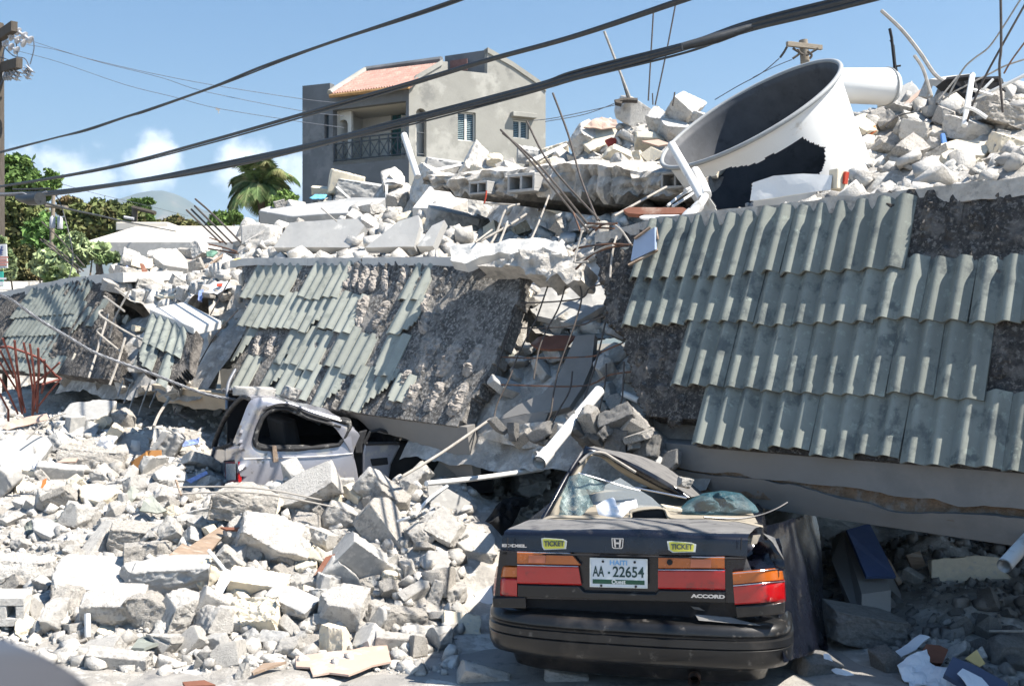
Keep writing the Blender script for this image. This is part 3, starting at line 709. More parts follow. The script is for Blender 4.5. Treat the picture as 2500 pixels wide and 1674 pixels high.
# hero pieces, read off the photograph: (crop, x, y, width px in that crop, kind, tone, rot, aspect)
def hero(field, where, lst, base_dmin=5.5, dmax=30):
    for it in lst:
        k, x, y, w, kind, tone = it[:6]; rot = it[6] if len(it) > 6 else None; asp = it[7] if len(it) > 7 else None; lab = it[8] if len(it) > 8 else None
        p = cast(k, x, y, field, base_dmin, dmax)
        if p is None: continue
        d = p.y; size = w/CR[k][2]*d/FPX*1.22
        put_chunk(p, size, kind, tone, where, rot, None, .30, asp, 5 if w/CR[k][2] > 110 else 4, label=lab)
HS = [
 (9, 460, 1060, 440, 'slab', 'white', (.45, .12, .35), (1, .8, 1.5), 'largest flat-topped broken slab with rough white edges at lower left'),
 (9, 110, 1010, 260, 'block', 'white', (.1, .1, .2), (1, .9, 1.1), 'white block with grey smooth top just left of the biggest slab'),
 (9, 600, 1220, 300, 'block', 'white', (.5, .05, .1), (1, .9, 1.2), 'big square white block below the biggest slab at lower left'),
 (9, 905, 1060, 380, 'block', 'grey', (.25, 0, .1), (1, .7, .8), 'long grey block with smooth face right of the biggest slab'),
 (9, 960, 1240, 280, 'lump', 'white', (.3, .3, 1.), (1, .8, .9)),
 (9, 1160, 1180, 170, 'block', 'cream', (.4, .5, .4), (1, .8, 1)),
 (9, 1260, 1240, 230, 'slab', 'white', (.5, .1, .2), (1, .8, 1.3)),
 (9, 520, 1400, 260, 'slab', 'white', (.5, -.2, -.3), (1, .6, 1)),
 (9, 640, 1470, 250, 'block', 'white', (.3, .1, .1), (1, .8, .8)),
 (9, 900, 1400, 250, 'lump', 'white', None, (1, .7, .6)),
 (9, 360, 1370, 110, 'block', 'white', None, None),
 (9, 390, 1280, 130, 'block', 'white', None, (1, .8, .7)),
 (9, 450, 730, 190, 'lump', 'white', None, None),
 (9, 320, 610, 150, 'lump', 'rough', None, None, 'knobbly grey lump with dark hollows below the flat grey slab on the left'),
 (9, 700, 820, 240, 'block', 'rough', (.3, .2, .3), (1, .8, .9)),
 (9, 260, 770, 220, 'slab', 'grey', (.5, .3, -.4), (1, .5, 1.2)),
 (9, 620, 680, 120, 'lump', 'white', None, None),
 (9, 520, 590, 220, 'slab', 'cream', (.4, .2, -.3), (1, .7, 1)),
 (9, 985, 740, 130, 'block', 'white', (.3, .2, .5), None),
 (9, 60, 710, 110, 'block', 'white', None, None),
 (9, 130, 540, 150, 'slab', 'cream', (1.0, .4, .9), (1, .7, .8)),
 (9, 690, 290, 150, 'slab', 'grey', (.9, .1, .2), (1, .7, .7)),
 (9, 850, 270, 180, 'slab', 'grey', (.6, .2, .6), (1, .6, .8)),
 (9, 330, 460, 190, 'block', 'grey', (.4, .1, .3), (1, .7, .8)),
 (9, 480, 400, 280, 'block', 'rough', (.2, .1, .15), (1, .5, .6)),
 (9, 320, 290, 110, 'block', 'white', None, None), (9, 590, 280, 150, 'block', 'cream', None, (1, .6, .7)),
 (9, 800, 420, 140, 'slab', 'grey', None, None), (9, 890, 480, 150, 'slab', 'grey', (.5, .1, .6), None),
 (9, 410, 240, 160, 'slab', 'grey', (.6, .2, .1), None), (9, 470, 150, 190, 'slab', 'grey', (.7, .1, -.2), None),
 (9, 390, 225, 120, 'block', 'grey', None, None), (9, 780, 140, 330, 'slab', 'grey', (.5, .05, .2), (1, .7, .6)),
 (9, 540, 480, 110, 'lump', 'white', None, None), (9, 700, 470, 90, 'block', 'white', None, None),
 (10, 385, 870, 340, 'shard', 'white', (.9, .2, .3), (1, 1.05, 1.6), 'largest chalk-white angular chunk in the middle of the street pile'),
 (10, 190, 700, 330, 'lump', 'rough', (.2, .2, .2), (1, .7, .6), 'wide craggy grey-white lump below the silver wagon tail light'),
 (10, 520, 610, 290, 'slab', 'white', (.9, -.35, -.2), (1, .7, 1.5), 'tilted white block showing a dark smooth underside below the wagon window'),
 (10, 690, 560, 130, 'block', 'white', (.1, 0, .2), None),
 (10, 870, 570, 190, 'block', 'white', (.3, .7, .4), None), (10, 960, 640, 190, 'lump', 'rough', None, (1, .8, .7)),
 (10, 700, 730, 190, 'block', 'white', (.2, .5, .3), (1, .8, 1)),
 (10, 930, 790, 400, 'slab', 'rough', (.2, .9, -.25), (1, .55, 1.5), 'long heavy slab leaning diagonally down to the right, centre of the pile'),
 (10, 1250, 660, 290, 'slab', 'grey', (1.25, .5, .25), (1, .75, .7), 'upright grey slab with a rough broken right edge, under the long thin pipe'),
 (10, 845, 970, 260, 'block', 'grey', (.5, .6, .5), (1, .75, 1), 'smooth grey-sided box-shaped block right of the chalk-white chunk'),
 (10, 520, 790, 150, 'lump', 'rough', None, None),
 (10, 290, 1080, 240, 'block', 'cream', (.6, .15, .1), (1, .8, .9), 'cream block with a flat smooth front at the left foot of the chalk-white chunk'),
 (10, 700, 1050, 200, 'lump', 'grey', (.2, .7, .3), (1, .8, .8)),
 (10, 1120, 820, 120, 'lump', 'white', None, None), (10, 1190, 970, 160, 'slab', 'grey', (1.0, .1, .4), None),
 (10, 1040, 990, 150, 'lump', 'white', None, (1, .6, .6)), (10, 1220, 1080, 180, 'lump', 'rough', None, None),
 (10, 1090, 1110, 170, 'block', 'white', None, (1, .6, .6)), (10, 1410, 890, 220, 'slab', 'white', (.5, .2, .2), None),
 (10, 90, 1190, 190, 'block', 'white', (.3, .5, .4), None), (10, 210, 1250, 310, 'slab', 'cream', (.55, -.1, -.25), (1, .6, 1.5)),
 (10, 440, 1200, 250, 'block', 'grey', (.4, .3, -.4), (1, .8, .8)), (10, 490, 1060, 180, 'slab', 'white', (.3, 0, .1), (1, .5, 1.6)),
 (10, 710, 1240, 230, 'lump', 'white', None, None, 'rounded white boulder of concrete just above the tan hardboard'),
 (10, 870, 1210, 120, 'lump', 'white', None, None), (10, 1020, 1250, 200, 'block', 'rough', None, (1, .8, .9)),
 (10, 360, 1350, 140, 'block', 'grey', None, None), (10, 470, 1360, 110, 'block', 'grey', None, (1, .6, .7)),
 (10, 1005, 1370, 200, 'block', 'white', (.3, .1, .2), (1, .7, .8)), (10, 1230, 1220, 130, 'slab', 'white', None, None),
 (10, 1290, 1030, 90, 'shard', 'white', (.2, 1.2, .2), None), (10, 1350, 1290, 190, 'slab', 'cream', (.9, .2, .2), (1, .8, .6), 'thin pale cream plate leaning in the shade beside the sedan bumper'),
 (10, 735, 425, 240, 'lump', 'rough', (.2, .2, .1), (1, .7, .8), 'grey lump of mortar resting against the silver wagon side'),
 (10, 1090, 530, 130, 'block', 'white', None, None), (10, 300, 520, 160, 'block', 'white', None, (1, .6, .6)),
 (10, 470, 520, 180, 'block', 'white', None, (1, .7, .7)), (10, 1460, 560, 150, 'lump', 'rough', None, None),
 (10, 830, 1310, 100, 'block', 'white', None, None), (10, 600, 1280, 90, 'lump', 'white', None, None),
 (10, 60, 1290, 200, 'lump', 'white', None, None), (10, 190, 1520, 90, 'block', 'white', None, None),
 (8, 380, 330, 220, 'lump', 'grey', (.2, .1, .3), (1, .9, .8), 'shaded grey boulder behind the black cloth beside the sedan'),
 (8, 90, 1540, 260, 'block', 'white', (.5, .3, .3), (1, .7, .8), 'sunlit cream-white block on the road under the sedan left corner'),
 (8, 600, 1560, 240, 'lump', 'white', (.2, .2, .1), (1, .6, .5), 'low sunlit white lump on the road in front of the sedan bumper'),
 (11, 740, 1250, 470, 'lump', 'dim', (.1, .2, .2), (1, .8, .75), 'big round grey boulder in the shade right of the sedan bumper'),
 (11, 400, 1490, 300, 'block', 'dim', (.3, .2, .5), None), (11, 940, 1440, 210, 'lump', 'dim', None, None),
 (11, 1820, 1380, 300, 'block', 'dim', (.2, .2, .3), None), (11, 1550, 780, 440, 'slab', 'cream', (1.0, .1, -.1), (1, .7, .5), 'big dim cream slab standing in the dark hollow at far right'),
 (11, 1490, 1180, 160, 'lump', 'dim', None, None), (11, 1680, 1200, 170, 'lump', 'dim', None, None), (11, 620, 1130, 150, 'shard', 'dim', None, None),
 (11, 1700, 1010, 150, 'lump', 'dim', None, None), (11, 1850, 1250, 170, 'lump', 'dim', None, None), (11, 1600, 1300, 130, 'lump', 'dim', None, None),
]
hero(stH, 'street', HS)
HU = [
 (2, 480, 1090, 220, 'block', 'cream', (.2, .15, .3), (1, .8, 1.3), 'cream rounded-top block standing below the grey house wall'),
 (2, 680, 1060, 200, 'block', 'grey', (.5, .2, .2), (1, .8, 1)), (2, 870, 1060, 130, 'lump', 'white', None, None),
 (2, 1280, 1050, 330, 'block', 'grey', (.3, .1, .3), (1, .6, .8), 'broken hollow wall block with a dark slot right of the leaning pipe'),
 (2, 1510, 1030, 200, 'block', 'white', None, None), (2, 1660, 1000, 130, 'lump', 'cream', None, None),
 (2, 1790, 930, 150, 'slab', 'white', (1.1, .4, .3), None), (2, 1950, 890, 200, 'block', 'grey', (.4, .1, .1), (1, .8, 1)),
 (2, 2150, 870, 160, 'block', 'cream', None, None), (2, 1440, 1120, 130, 'lump', 'white', None, None),
 (3, 490, 540, 190, 'shard', 'white', (.3, .4, .5), (1, .8, 1.2), 'pointed white chunk on the skyline beneath the leaning mast'),
 (3, 330, 590, 160, 'slab', 'cream', (.8, -.5, .3), None), (3, 600, 600, 130, 'lump', 'white', None, None),
 (3, 715, 560, 140, 'lump', 'white', None, None), (3, 830, 500, 140, 'slab', 'white', (.4, .2, .3), (1, .8, 1.4)),
 (3, 450, 670, 110, 'slab', 'white', None, None), (3, 110, 670, 110, 'block', 'cream', None, None), (3, 240, 660, 130, 'lump', 'white', None, None),
 (3, 570, 700, 140, 'slab', 'cream', None, None), (3, 670, 650, 110, 'lump', 'white', None, None),
 (3, 120, 980, 260, 'block', 'cream', (.4, .3, .2), (1, .7, .9), 'big smooth pale yellow block just below the overhanging roof slab'),
 (3, 440, 945, 100, 'block', 'white', None, None),
 (14, 600, 780, 330, 'slab', 'grey', (1.1, -.5, .2), (1, .9, .6), 'large grey slab standing on end right of the white tank'),
 (14, 860, 770, 170, 'block', 'rough', None, None), (14, 1030, 760, 150, 'lump', 'rough', None, None), (14, 1420, 690, 180, 'lump', 'white', None, None),
 (14, 1120, 1190, 340, 'lump', 'white', (.3, .1, .2), (1, .8, .7), 'large bright white boulder at the right edge, above the blue strip'),
 (14, 1450, 1110, 420, 'lump', 'rough', (.2, .2, .1), (1, .8, .6), 'huge grey-white boulder at the right frame edge behind the bright one'),
 (14, 1120, 1390, 420, 'slab', 'cream', (.7, .15, -.4), (1, .6, .9), 'long cream plastered slab lying slanted at the right edge'),
 (14, 1500, 1340, 330, 'block', 'cream', (.4, .2, .2), None, 'pale cream block at the right frame edge on the parapet'),
 (14, 590, 1420, 330, 'lump', 'rough', None, (1, .8, .8)), (14, 640, 1220, 260, 'lump', 'white', None, None), (14, 830, 1170, 130, 'slab', 'white', (1.2, .3, .3), None),
 (14, 650, 1080, 250, 'slab', 'white', (.9, .2, .3), None), (14, 920, 1060, 200, 'lump', 'rough', None, None), (14, 800, 1320, 160, 'block', 'white', None, None),
 (14, 880, 1400, 180, 'lump', 'white', None, None), (14, 400, 1330, 170, 'lump', 'rough', None, None), (14, 300, 1080, 180, 'lump', 'rough', None, None),
 (14, 160, 970, 200, 'lump', 'white', None, None), (14, 500, 960, 200, 'slab', 'white', None, None), (14, 1300, 900, 250, 'lump', 'rough', None, None),
 (12, 880, 340, 420, 'block', 'grey', (.25, .15, .12), (1, .5, .7), 'long grey beam end jutting left above the smooth tilted slabs'),
 (12, 1390, 330, 340, 'lump', 'white', (.3, .3, .4), (1, .9, 1), 'craggy pale boulder at the centre under the hollow-block slab'),
 (12, 1640, 440, 230, 'lump', 'white', (.1, .5, .4), (1, .7, .8), 'rounded white boulder left of the dark cavity and bent bars'),
 (12, 1450, 560, 300, 'lump', 'white', (.3, .2, .3), (1, .8, .9)), (12, 1120, 350, 190, 'lump', 'rough', None, None),
 (12, 880, 560, 200, 'lump', 'white', None, None), (12, 800, 480, 150, 'shard', 'white', None, None), (12, 560, 470, 180, 'slab', 'white', (.3, .1, .2), (1, .6, .7)),
 (12, 120, 610, 260, 'block', 'white', None, (1, .7, .8)), (12, 190, 480, 190, 'slab', 'grey', (.9, .4, .2), None),
 (12, 100, 380, 260, 'slab', 'white', (.4, .1, -.3), (1, .6, .7)), (12, 330, 370, 170, 'slab', 'white', None, None),
 (12, 620, 230, 230, 'slab', 'cream', (.3, .1, .1), (1, .6, .8)), (12, 1050, 200, 150, 'lump', 'white', None, None),
 (12, 1780, 590, 130, 'lump', 'cream', None, None), (12, 2250, 580, 150, 'lump', 'rough', None, None), (12, 1960, 570, 110, 'lump', 'cream', None, None),
 (17, 240, 330, 260, 'block', 'white', (.5, .3, .5), None), (17, 340, 470, 200, 'slab', 'cream', (1.1, .2, .5), None),
 (17, 700, 490, 440, 'slab', 'white', (.6, .1, .5), (1, .8, .8), 'big white flat plate tilted in the loose rubble between the left and middle eaves'),
 (17, 900, 600, 380, 'block', 'rough', (.3, -.3, -.3), (1, .5, .7)), (17, 1200, 250, 330, 'slab', 'white', (.4, .2, .2), None),
 (17, 600, 260, 330, 'slab', 'white', (.4, .1, .1), None), (17, 1080, 330, 220, 'lump', 'white', None, None), (17, 1380, 990, 170, 'lump', 'rough', None, None),
 (17, 700, 880, 400, 'slab', 'cream', (.5, -.1, -.3), (1, .5, .5)), (17, 400, 760, 380, 'lump', 'white', None, (1, .6, .6)),
 (17, 60, 580, 200, 'lump', 'white', None, None), (17, 150, 700, 260, 'lump', 'rough', None, None), (17, 1000, 170, 320, 'block', 'rough', (.2, .1, -.3), (1, .5, .6), 'long rough beam stub on top of the loose rubble below the flat-roofed building'),
 (17, 1850, 180, 330, 'block', 'white', None, None), (17, 1320, 780, 200, 'slab', 'white', None, None), (17, 1050, 780, 200, 'slab', 'white', None, None),
 (4, 820, 590, 170, 'lump', 'rough', (.1, .2, .1), (1, .8, .6), 'grey lump hanging at the broken end of the far left eave'),
]
hero(upH, 'roof', HU)

# fill: more pieces spread over what the camera sees, never crowding
def fill(field, where, n, region, smin, smax, kinds, tones, sep_=.62, seed=1, sub=4, blocked=None):
    r = random.Random(seed); tries = 0; got = 0
    pts = [(c['x'], c['y'], c['size']/max(c['o'].location.y, 1)*FPX) for c in CH if c['where'] == where]
    while got < n and tries < n*40:
        tries += 1
        x = r.uniform(*region[0]); y = r.uniform(*region[1])
        if len(region) > 2 and not inpoly(x, y, region[2]): continue
        p = cast1(0, x, y, field)
        if p is None or (blocked and blocked(p)): continue
        s = smin*(smax/smin)**(r.random()**1.7); fx, fy = C(0, x, y); w = s/p.y*FPX
        if any((fx-a)**2+((fy-b)*1.3)**2 < (sep_*(w+c)/2)**2 for a, b, c in pts): continue
        pts.append((fx, fy, w)); got += 1
        put_chunk(p, s, r.choice(kinds), r.choice(tones), where, rs=r, sink=r.uniform(.15, .4), sub=sub)
    return got
def in_car(p): return -.35 < p.x < 2.3 and p.y < 10.2 or p.z < -.045
polyS = [(0, 1090), (120, 990), (330, 960), (480, 1080), (500, 1120), (800, 1090), (1000, 1100), (1150, 1110), (1120, 1400), (1080, 1500), (700, 1490), (350, 1540), (0, 1450)]
fill(stH, 'street', 115, ((0, 1130), (960, 1540), polyS), .16, .46, ['lump', 'block', 'lump', 'slab', 'shard'], ['white', 'white', 'white', 'rough', 'grey', 'cream'], .5, 5, blocked=in_car)
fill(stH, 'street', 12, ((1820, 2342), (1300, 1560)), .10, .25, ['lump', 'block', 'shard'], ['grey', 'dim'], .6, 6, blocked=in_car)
polyT = [(290, 590), (480, 560), (560, 470), (700, 430), (820, 390), (1250, 320), (1450, 270), (1650, 250), (1500, 440), (1100, 470), (1000, 560), (560, 570), (520, 700), (330, 690)]
fill(upH, 'roof', 66, ((290, 1650), (240, 700), polyT), .2, .55, ['lump', 'block', 'slab', 'shard'], ['white', 'white', 'cream', 'rough'], .55, 8)
polyV = [(1900, 240), (2342, 190), (2342, 380), (2010, 400)]
fill(upH, 'roof', 22, ((1900, 2342), (190, 410), polyV), .14, .42, ['lump', 'block', 'slab'], ['white', 'white', 'cream', 'rough'], .55, 9)

# the rest of the rubble: thousands of small pieces nobody could count
def gravel(name, field, n, samp, smin, smax, mat, seed, blocked=None, fine=False):
    r = np.random.RandomState(seed); rs = random.Random(seed)
    lib = []
    for i in range(14):      # snapped boxes with a corner or two knocked off
        bm = bmesh.new(); bmesh.ops.create_cube(bm, size=2); dm = [(1, .7, .6), (1, .8, .3), (1, .6, .5), (1, .9, .75)][i % 4]
        for v in bm.verts: v.co = Vector([v.co[a]*dm[a]*r.uniform(.72, 1.1) for a in range(3)])
        for _ in range(3):
            nn = Vector(r.normal(0, 1, 3)).normalized(); q = sum(abs(nn[a])*dm[a] for a in range(3))
            g = bmesh.ops.bisect_plane(bm, geom=bm.verts[:]+bm.edges[:]+bm.faces[:], plane_co=nn*q*r.uniform(.45, .8), plane_no=nn, clear_outer=True)
            es = [e for e in g['geom_cut'] if isinstance(e, bmesh.types.BMEdge)]
            if es: bmesh.ops.holes_fill(bm, edges=[e for e in bm.edges if e.is_boundary])
        bmesh.ops.triangulate(bm, faces=bm.faces[:]); bm.verts.index_update(); bm.verts.ensure_lookup_table()
        lib.append((np.array([v.co[:] for v in bm.verts]), np.array([[v.index for v in f.verts] for f in bm.faces]))); bm.free()
    VV, FF, TT = [], [], []; off = 0; got = 0; tries = 0
    while got < n and tries < n*6:
        tries += 1; x, y = samp(rs); h = field(x, y)
        if h is None or (blocked and blocked(Vector((x, y, h)))): continue
        V, F = lib[rs.randrange(len(lib))]; s = smin*(smax/smin)**(rs.random()**2.4)/2
        e = np.array(Euler((rs.gauss(0, .7), rs.gauss(0, .7), rs.uniform(0, 6.3))).to_matrix())
        VV.append((V*s) @ e.T+np.array([x, y, h+s*rs.uniform(0, .5)])); FF.append(F+off); off += len(V); TT.append(np.full(len(V), rs.uniform(.62, 1.08))); got += 1
    me = fast_mesh(name, np.concatenate(VV), np.concatenate(FF), MT[mat], np.concatenate(TT)); return link(name, me)
def samp_st(rs):
    d = 6.6*(16/6.6)**rs.random(); a = rs.uniform(-.56, .05); return a*d, d
def samp_st2(rs): return rs.uniform(1.9, 5.2), rs.uniform(6.2, 9.5)
def samp_up(rs):
    s = rs.uniform(-2.6, 13.4); w = .15+8.8*rs.random()**1.3; p = O2+U2*s-NH*(BACK+w); return p.x, p.y
tag(gravel('small_street_rubble', stH, 9500, samp_st, .018, .15, 'cwhite', 61, in_car), 'small pale broken concrete crumbs filling the pile on the street', 'rubble', kind='stuff')
tag(gravel('small_shaded_rubble', stH, 1500, samp_st2, 0.02, .13, 'cdim', 62, in_car), 'small shade-darkened grey crumbs under the right eave', 'rubble', kind='stuff')
tag(gravel('small_roof_rubble', upH, 9500, samp_up, .04, .30, 'cwhite', 63), 'small pale broken concrete crumbs covering the collapsed roof', 'rubble', kind='stuff')

# label every piece by its look and its place
SHAPE = {'lump': 'rounded', 'block': 'squarish', 'slab': 'flat', 'shard': 'jagged'}
TONE = {'dim': 'dusty', 'white': 'white', 'grey': 'grey', 'cream': 'cream', 'rough': 'rough'}  # dim pieces carry the eave shade in their colour
def place_of(c):
    x, y = c['x']/1.0675, c['y']/1.0675
    if c['where'] == 'street':
        if x > 1750: return 'in the shade right of the black sedan'
        if x > 1060: return 'beside the black sedan on its left'
        col = ('at the left frame edge' if x < 110 else 'below the red grille' if x < 260 else 'left of the wagon' if x < 420 else 'below the wagon tail light' if x < 570
               else 'below the wagon window' if x < 730 else 'in the pile centre' if x < 880 else 'near the long thin pipe')
        return ('high up ' if y < 1130 else 'mid pile ' if y < 1270 else 'low ' if y < 1400 else 'at the pile foot ')+col
    if c['where'] == 'roof':
        if x > 2130: return 'on the roof rubble at the right frame edge'
        if x > 1700: return 'on the roof rubble right of the white tank'
        if y > 570 and x < 570: return 'in rubble between left and middle eaves'
        col = ('left of the grey house' if x < 690 else 'below the house' if x < 940 else 'right of the house balcony' if x < 1250 else 'left of the white tank')
        return ('on the skyline ' if y < 380 else 'on the roof rubble ')+col
    if c['where'] == 'break': return 'low in the break beside the snapped eave piece'
    return 'inside the gap between middle and right eaves'
def finish_chunks():
    grp = {}
    SZ = lambda s, wh: 'small' if s < (.2 if wh != 'roof' else .28) else 'medium' if s < (.32 if wh != 'roof' else .45) else 'large'
    GR = {'street': 'concrete chunks in the street pile', 'roof': 'concrete chunks on the collapsed roof', 'gap': 'concrete chunks in the gap between eaves', 'break': 'concrete chunks in the break left of the middle eave'}
    for c in CH:
        tag(c['o'], None, KN[c['kind']].replace('_', ' '), GR[c['where']])
        if c['label']: c['o']['label'] = c['label']; continue
        grp.setdefault(f"{SZ(c['size'], c['where'])} {TONE[c['tone']]} {SHAPE[c['kind']]} {dict(lump='lump', block='block', slab='plate', shard='shard')[c['kind']]} {place_of(c)}", []).append(c)
    ORD = ['first', 'second', 'third', 'fourth', 'fifth', 'sixth', 'seventh', 'eighth', 'ninth', 'tenth']
    for k, l in grp.items():
        l.sort(key=lambda c: c['x'])
        for i, c in enumerate(l):
            if len(l) == 1: c['o']['label'] = k
            elif len(l) == 2: c['o']['label'] = k+(', left of two' if i == 0 else ', right of two')
            else: c['o']['label'] = k+f', {ORD[min(i, 9)]} from left'
# ------------------------------------------------------------------ ground, road, far land
mb = MB(); mb.grid([[Vector((x, y, -.012)) for y in (-60, -20, 0, 20, 60, 150, 600, 9000)] for x in (-7000, -600, -80, 0, 80, 600, 7000)])
tag(mb.build('ground', MT['earth']), kind='structure')
n = 60; RX = np.linspace(-16, 12, n); RY = np.linspace(-6, 22, n); G = np.stack(np.meshgrid(RX, RY, indexing='ij')+[np.zeros((n, n))], -1); D = fbm(G*.9, 4, 4)*.02
mb = MB(); mb.grid([[Vector((RX[i], RY[j], .004+float(D[i, j])*.5+.004)) for j in range(n)] for i in range(n)]); tag(mb.build('road', MT['asphalt'], smooth=True), kind='structure')

MT['hill'] = M('hill_cover', (.105, .12, .075), var=.3, scale=.004, bump=0, col2=(.22, .19, .13), c2amt=.4, c2scale=.003)
prof = [(-9000, 1560), (-3000, 1540), (-600, 1480), (0, 1430), (300, 1400), (560, 1362), (700, 1352), (820, 1330), (950, 1288), (1030, 1272), (1120, 1268), (1230, 1300), (1300, 1345), (1380, 1400), (1500, 1430), (1700, 1470), (2300, 1500), (4000, 1520), (9000, 1560)]
px = np.array([C(1, a, 0)[0] for a, b in prof]); py = np.array([C(1, 0, b)[1] for a, b in prof]); DM = 7500.
xs = np.linspace(-9100, 9100, 420); n2_ = 40; top = []
for x in xs:
    pxx = CX+FPX*x/DM; y = np.interp(pxx, px, py); h = DM*(HY-y)/FPX; row = []
    for j in range(n2_):
        f = j/(n2_-1); dd = DM-1900+f*3800; prf = max(0, 1-abs(f-.5)*2)**1.1; row.append([x, dd, h*prf])
    top.append(row)
A = np.array(top); NZ_ = fbm(A*np.array([1, 1, 0])/420., 9, 5); A[..., 2] = A[..., 2]*(1+NZ_*.12*(np.abs(A[..., 1]-DM) > 60))-3
me = fast_mesh('mountain', A.reshape(-1, 3), gridfaces(len(xs), n2_), MT['hill']); me.shade_smooth(); tag(link('mountain', me), kind='structure')

# ------------------------------------------------------------------ the grey house
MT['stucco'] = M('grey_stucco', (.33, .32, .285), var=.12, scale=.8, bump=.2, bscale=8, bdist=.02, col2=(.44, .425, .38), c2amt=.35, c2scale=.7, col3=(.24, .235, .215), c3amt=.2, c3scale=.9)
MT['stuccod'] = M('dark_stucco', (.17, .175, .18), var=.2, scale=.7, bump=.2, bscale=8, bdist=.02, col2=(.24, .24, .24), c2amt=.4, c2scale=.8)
MT['roofclay'] = M('pink_clay_tile', (.36, .215, .18), var=.18, scale=3, bump=.1, col2=(.42, .29, .24), c2amt=.4, c2scale=2)
MT['whitew'] = M('white_wall_paint', (.72, .69, .62), var=.05, scale=1, bump=.05)
MT['pane'] = M('window_glass', (.05, .08, .10), rough=.25, var=.2, bump=0, spec=.6)
MT['louver'] = M('louvre_glass', (.30, .40, .42), rough=.35, var=.15, bump=0, spec=.5)
MT['teal'] = M('teal_door', (.03, .12, .12), rough=.5, var=.4, scale=2, bump=.1)
MT['iron'] = M('grey_iron', (.07, .08, .09), rough=.6, var=.2, bump=0)
DK = 46.
K = P(2, 975, 700, DK); K.z = 0
BL = Plane(K, (-.88, .475, 0), (0, 0, 1), (-.475, -.88, 0)); GB = Plane(K, (.90, .436, 0), (0, 0, 1), (.436, -.90, 0))
hs_ = empty('grey_house', K, 'tall unfinished grey house with a pink tiled balcony roof on the hill behind the rubble', 'house')
def pp(pl, pts, out=0): return [pl.pt(*pl.hit(2, *q, out), out) for q in pts]
def wall(pl, pts, name, mat, thick=.25, out=0.0, parent=hs_, holes=()):
    """a wall with real openings, drawn in the wall's own plane"""
    bm = bmesh.new(); es = []
    for loop in [pts]+list(holes):
        vs = [bm.verts.new(p) for p in loop]
        for i in range(len(vs)): es.append(bm.edges.new((vs[i], vs[(i+1) % len(vs)])))
    bmesh.ops.triangle_fill(bm, use_beauty=True, edges=es)
    r = bmesh.ops.extrude_face_region(bm, geom=bm.faces[:]); vv = [g for g in r['geom'] if isinstance(g, bmesh.types.BMVert)]
    bmesh.ops.translate(bm, verts=vv, vec=-pl.n*thick); bmesh.ops.recalc_face_normals(bm, faces=bm.faces)
    me = bpy.data.meshes.new(name); bm.to_mesh(me); bm.free(); me.materials.append(mat)
    at = me.attributes.new('tone', 'FLOAT', 'POINT'); at.data.foreach_set('value', [1.0]*len(me.vertices))
    return link(name, me, parent)
def rect(pl, a, b, out=0):   # opening from two opposite corners in crop 2, squared up in the plane
    t0, v0 = pl.hit(2, *a, out); t1, v1 = pl.hit(2, *b, out); return (min(t0, t1), max(t0, t1), min(v0, v1), max(v0, v1))
def rp(pl, r, out=0, g=0): return [pl.pt(r[0]-g, r[2]-g, out), pl.pt(r[1]+g, r[2]-g, out), pl.pt(r[1]+g, r[3]+g, out), pl.pt(r[0]-g, r[3]+g, out)]
def archp(pl, r, out=0, g=0, n=10):
    c = (r[0]+r[1])/2; w = (r[1]-r[0])/2+g; return [pl.pt(r[0]-g, r[2]-g, out), pl.pt(r[1]+g, r[2]-g, out)]+[pl.pt(c+w*math.cos(a), r[3]-w+g+w*math.sin(a)*1.0, out) for a in np.linspace(0, math.pi, n)]
w1 = rect(GB, (1365, 625), (1508, 872)); w2 = rect(GB, (1806, 690), (1932, 850)); sb = rect(GB, (1030, 600), (1115, 992))
gpts = pp(GB, [(975, 428), (1040, 345), (1240, 228), (1284, 232), (1284, 292), (1600, 325), (1600, 132), (1800, 245), (2010, 390), (2065, 442)])
tR = GB.hit(2, 2065, 442)[0]
wall(GB, gpts+[GB.pt(tR, 3), GB.pt(0, 3)], 'gable_wall', MT['stucco'], .3, 0, hs_, [rp(GB, w1), rp(GB, w2), archp(GB, sb)])
# parapet moulding along the gable rake and the hood
m = MB()
for grp_ in (((0, 1), (1, 2)), ((6, 7), (7, 8), (8, 9))):
  m = MB()
  for a, b in grp_:
    p, q = gpts[a], gpts[b]; up = Vector((0, 0, .16)); o = GB.n*.06
    m.hexa([p-up+o, q-up+o, q-up-GB.n*.34, p-up-GB.n*.34], [p+up*.4+o, q+up*.4+o, q+up*.4-GB.n*.34, p+up*.4-GB.n*.34])
  m.build('roof_verge', MT['stucco'], hs_)
def louvre(pl, r, name='window', nn_=9, mull=True):
    f = MB(); d = -.14
    for (a, b, c, e) in ((r[0], r[0]+.06, r[2], r[3]), (r[1]-.06, r[1], r[2], r[3]), (r[0], r[1], r[3]-.06, r[3]), (r[0], r[1], r[2], r[2]+.06))+((((r[0]+r[1])/2-.05, (r[0]+r[1])/2+.05, r[2], r[3]),) if mull else ()):
        f.prism(rp(pl, (a, b, c, e), d), -pl.n*.05)
    w = f.build(name, MT['whitew'], hs_); g = MB()
    for i in range(nn_):
        v = r[2]+.06+(r[3]-r[2]-.12)*(i+.5)/nn_; h = (r[3]-r[2])/nn_*.5
        a, b = pl.pt(r[0]+.06, v-h*.8, d-.02), pl.pt(r[1]-.06, v-h*.8, d-.02); c, e_ = pl.pt(r[1]-.06, v+h*.8, d-.10), pl.pt(r[0]+.06, v+h*.8, d-.10)
        g.prism([a, b, c, e_], -pl.n*.01)
    g.build('louvres', MT['louver'], w); g = MB(); g.prism(rp(pl, r, -.2), -pl.n*.02); g.build('dark_backing', MT['pane'], w)
louvre(GB, w1, nn_=14); louvre(GB, w2, nn_=9)
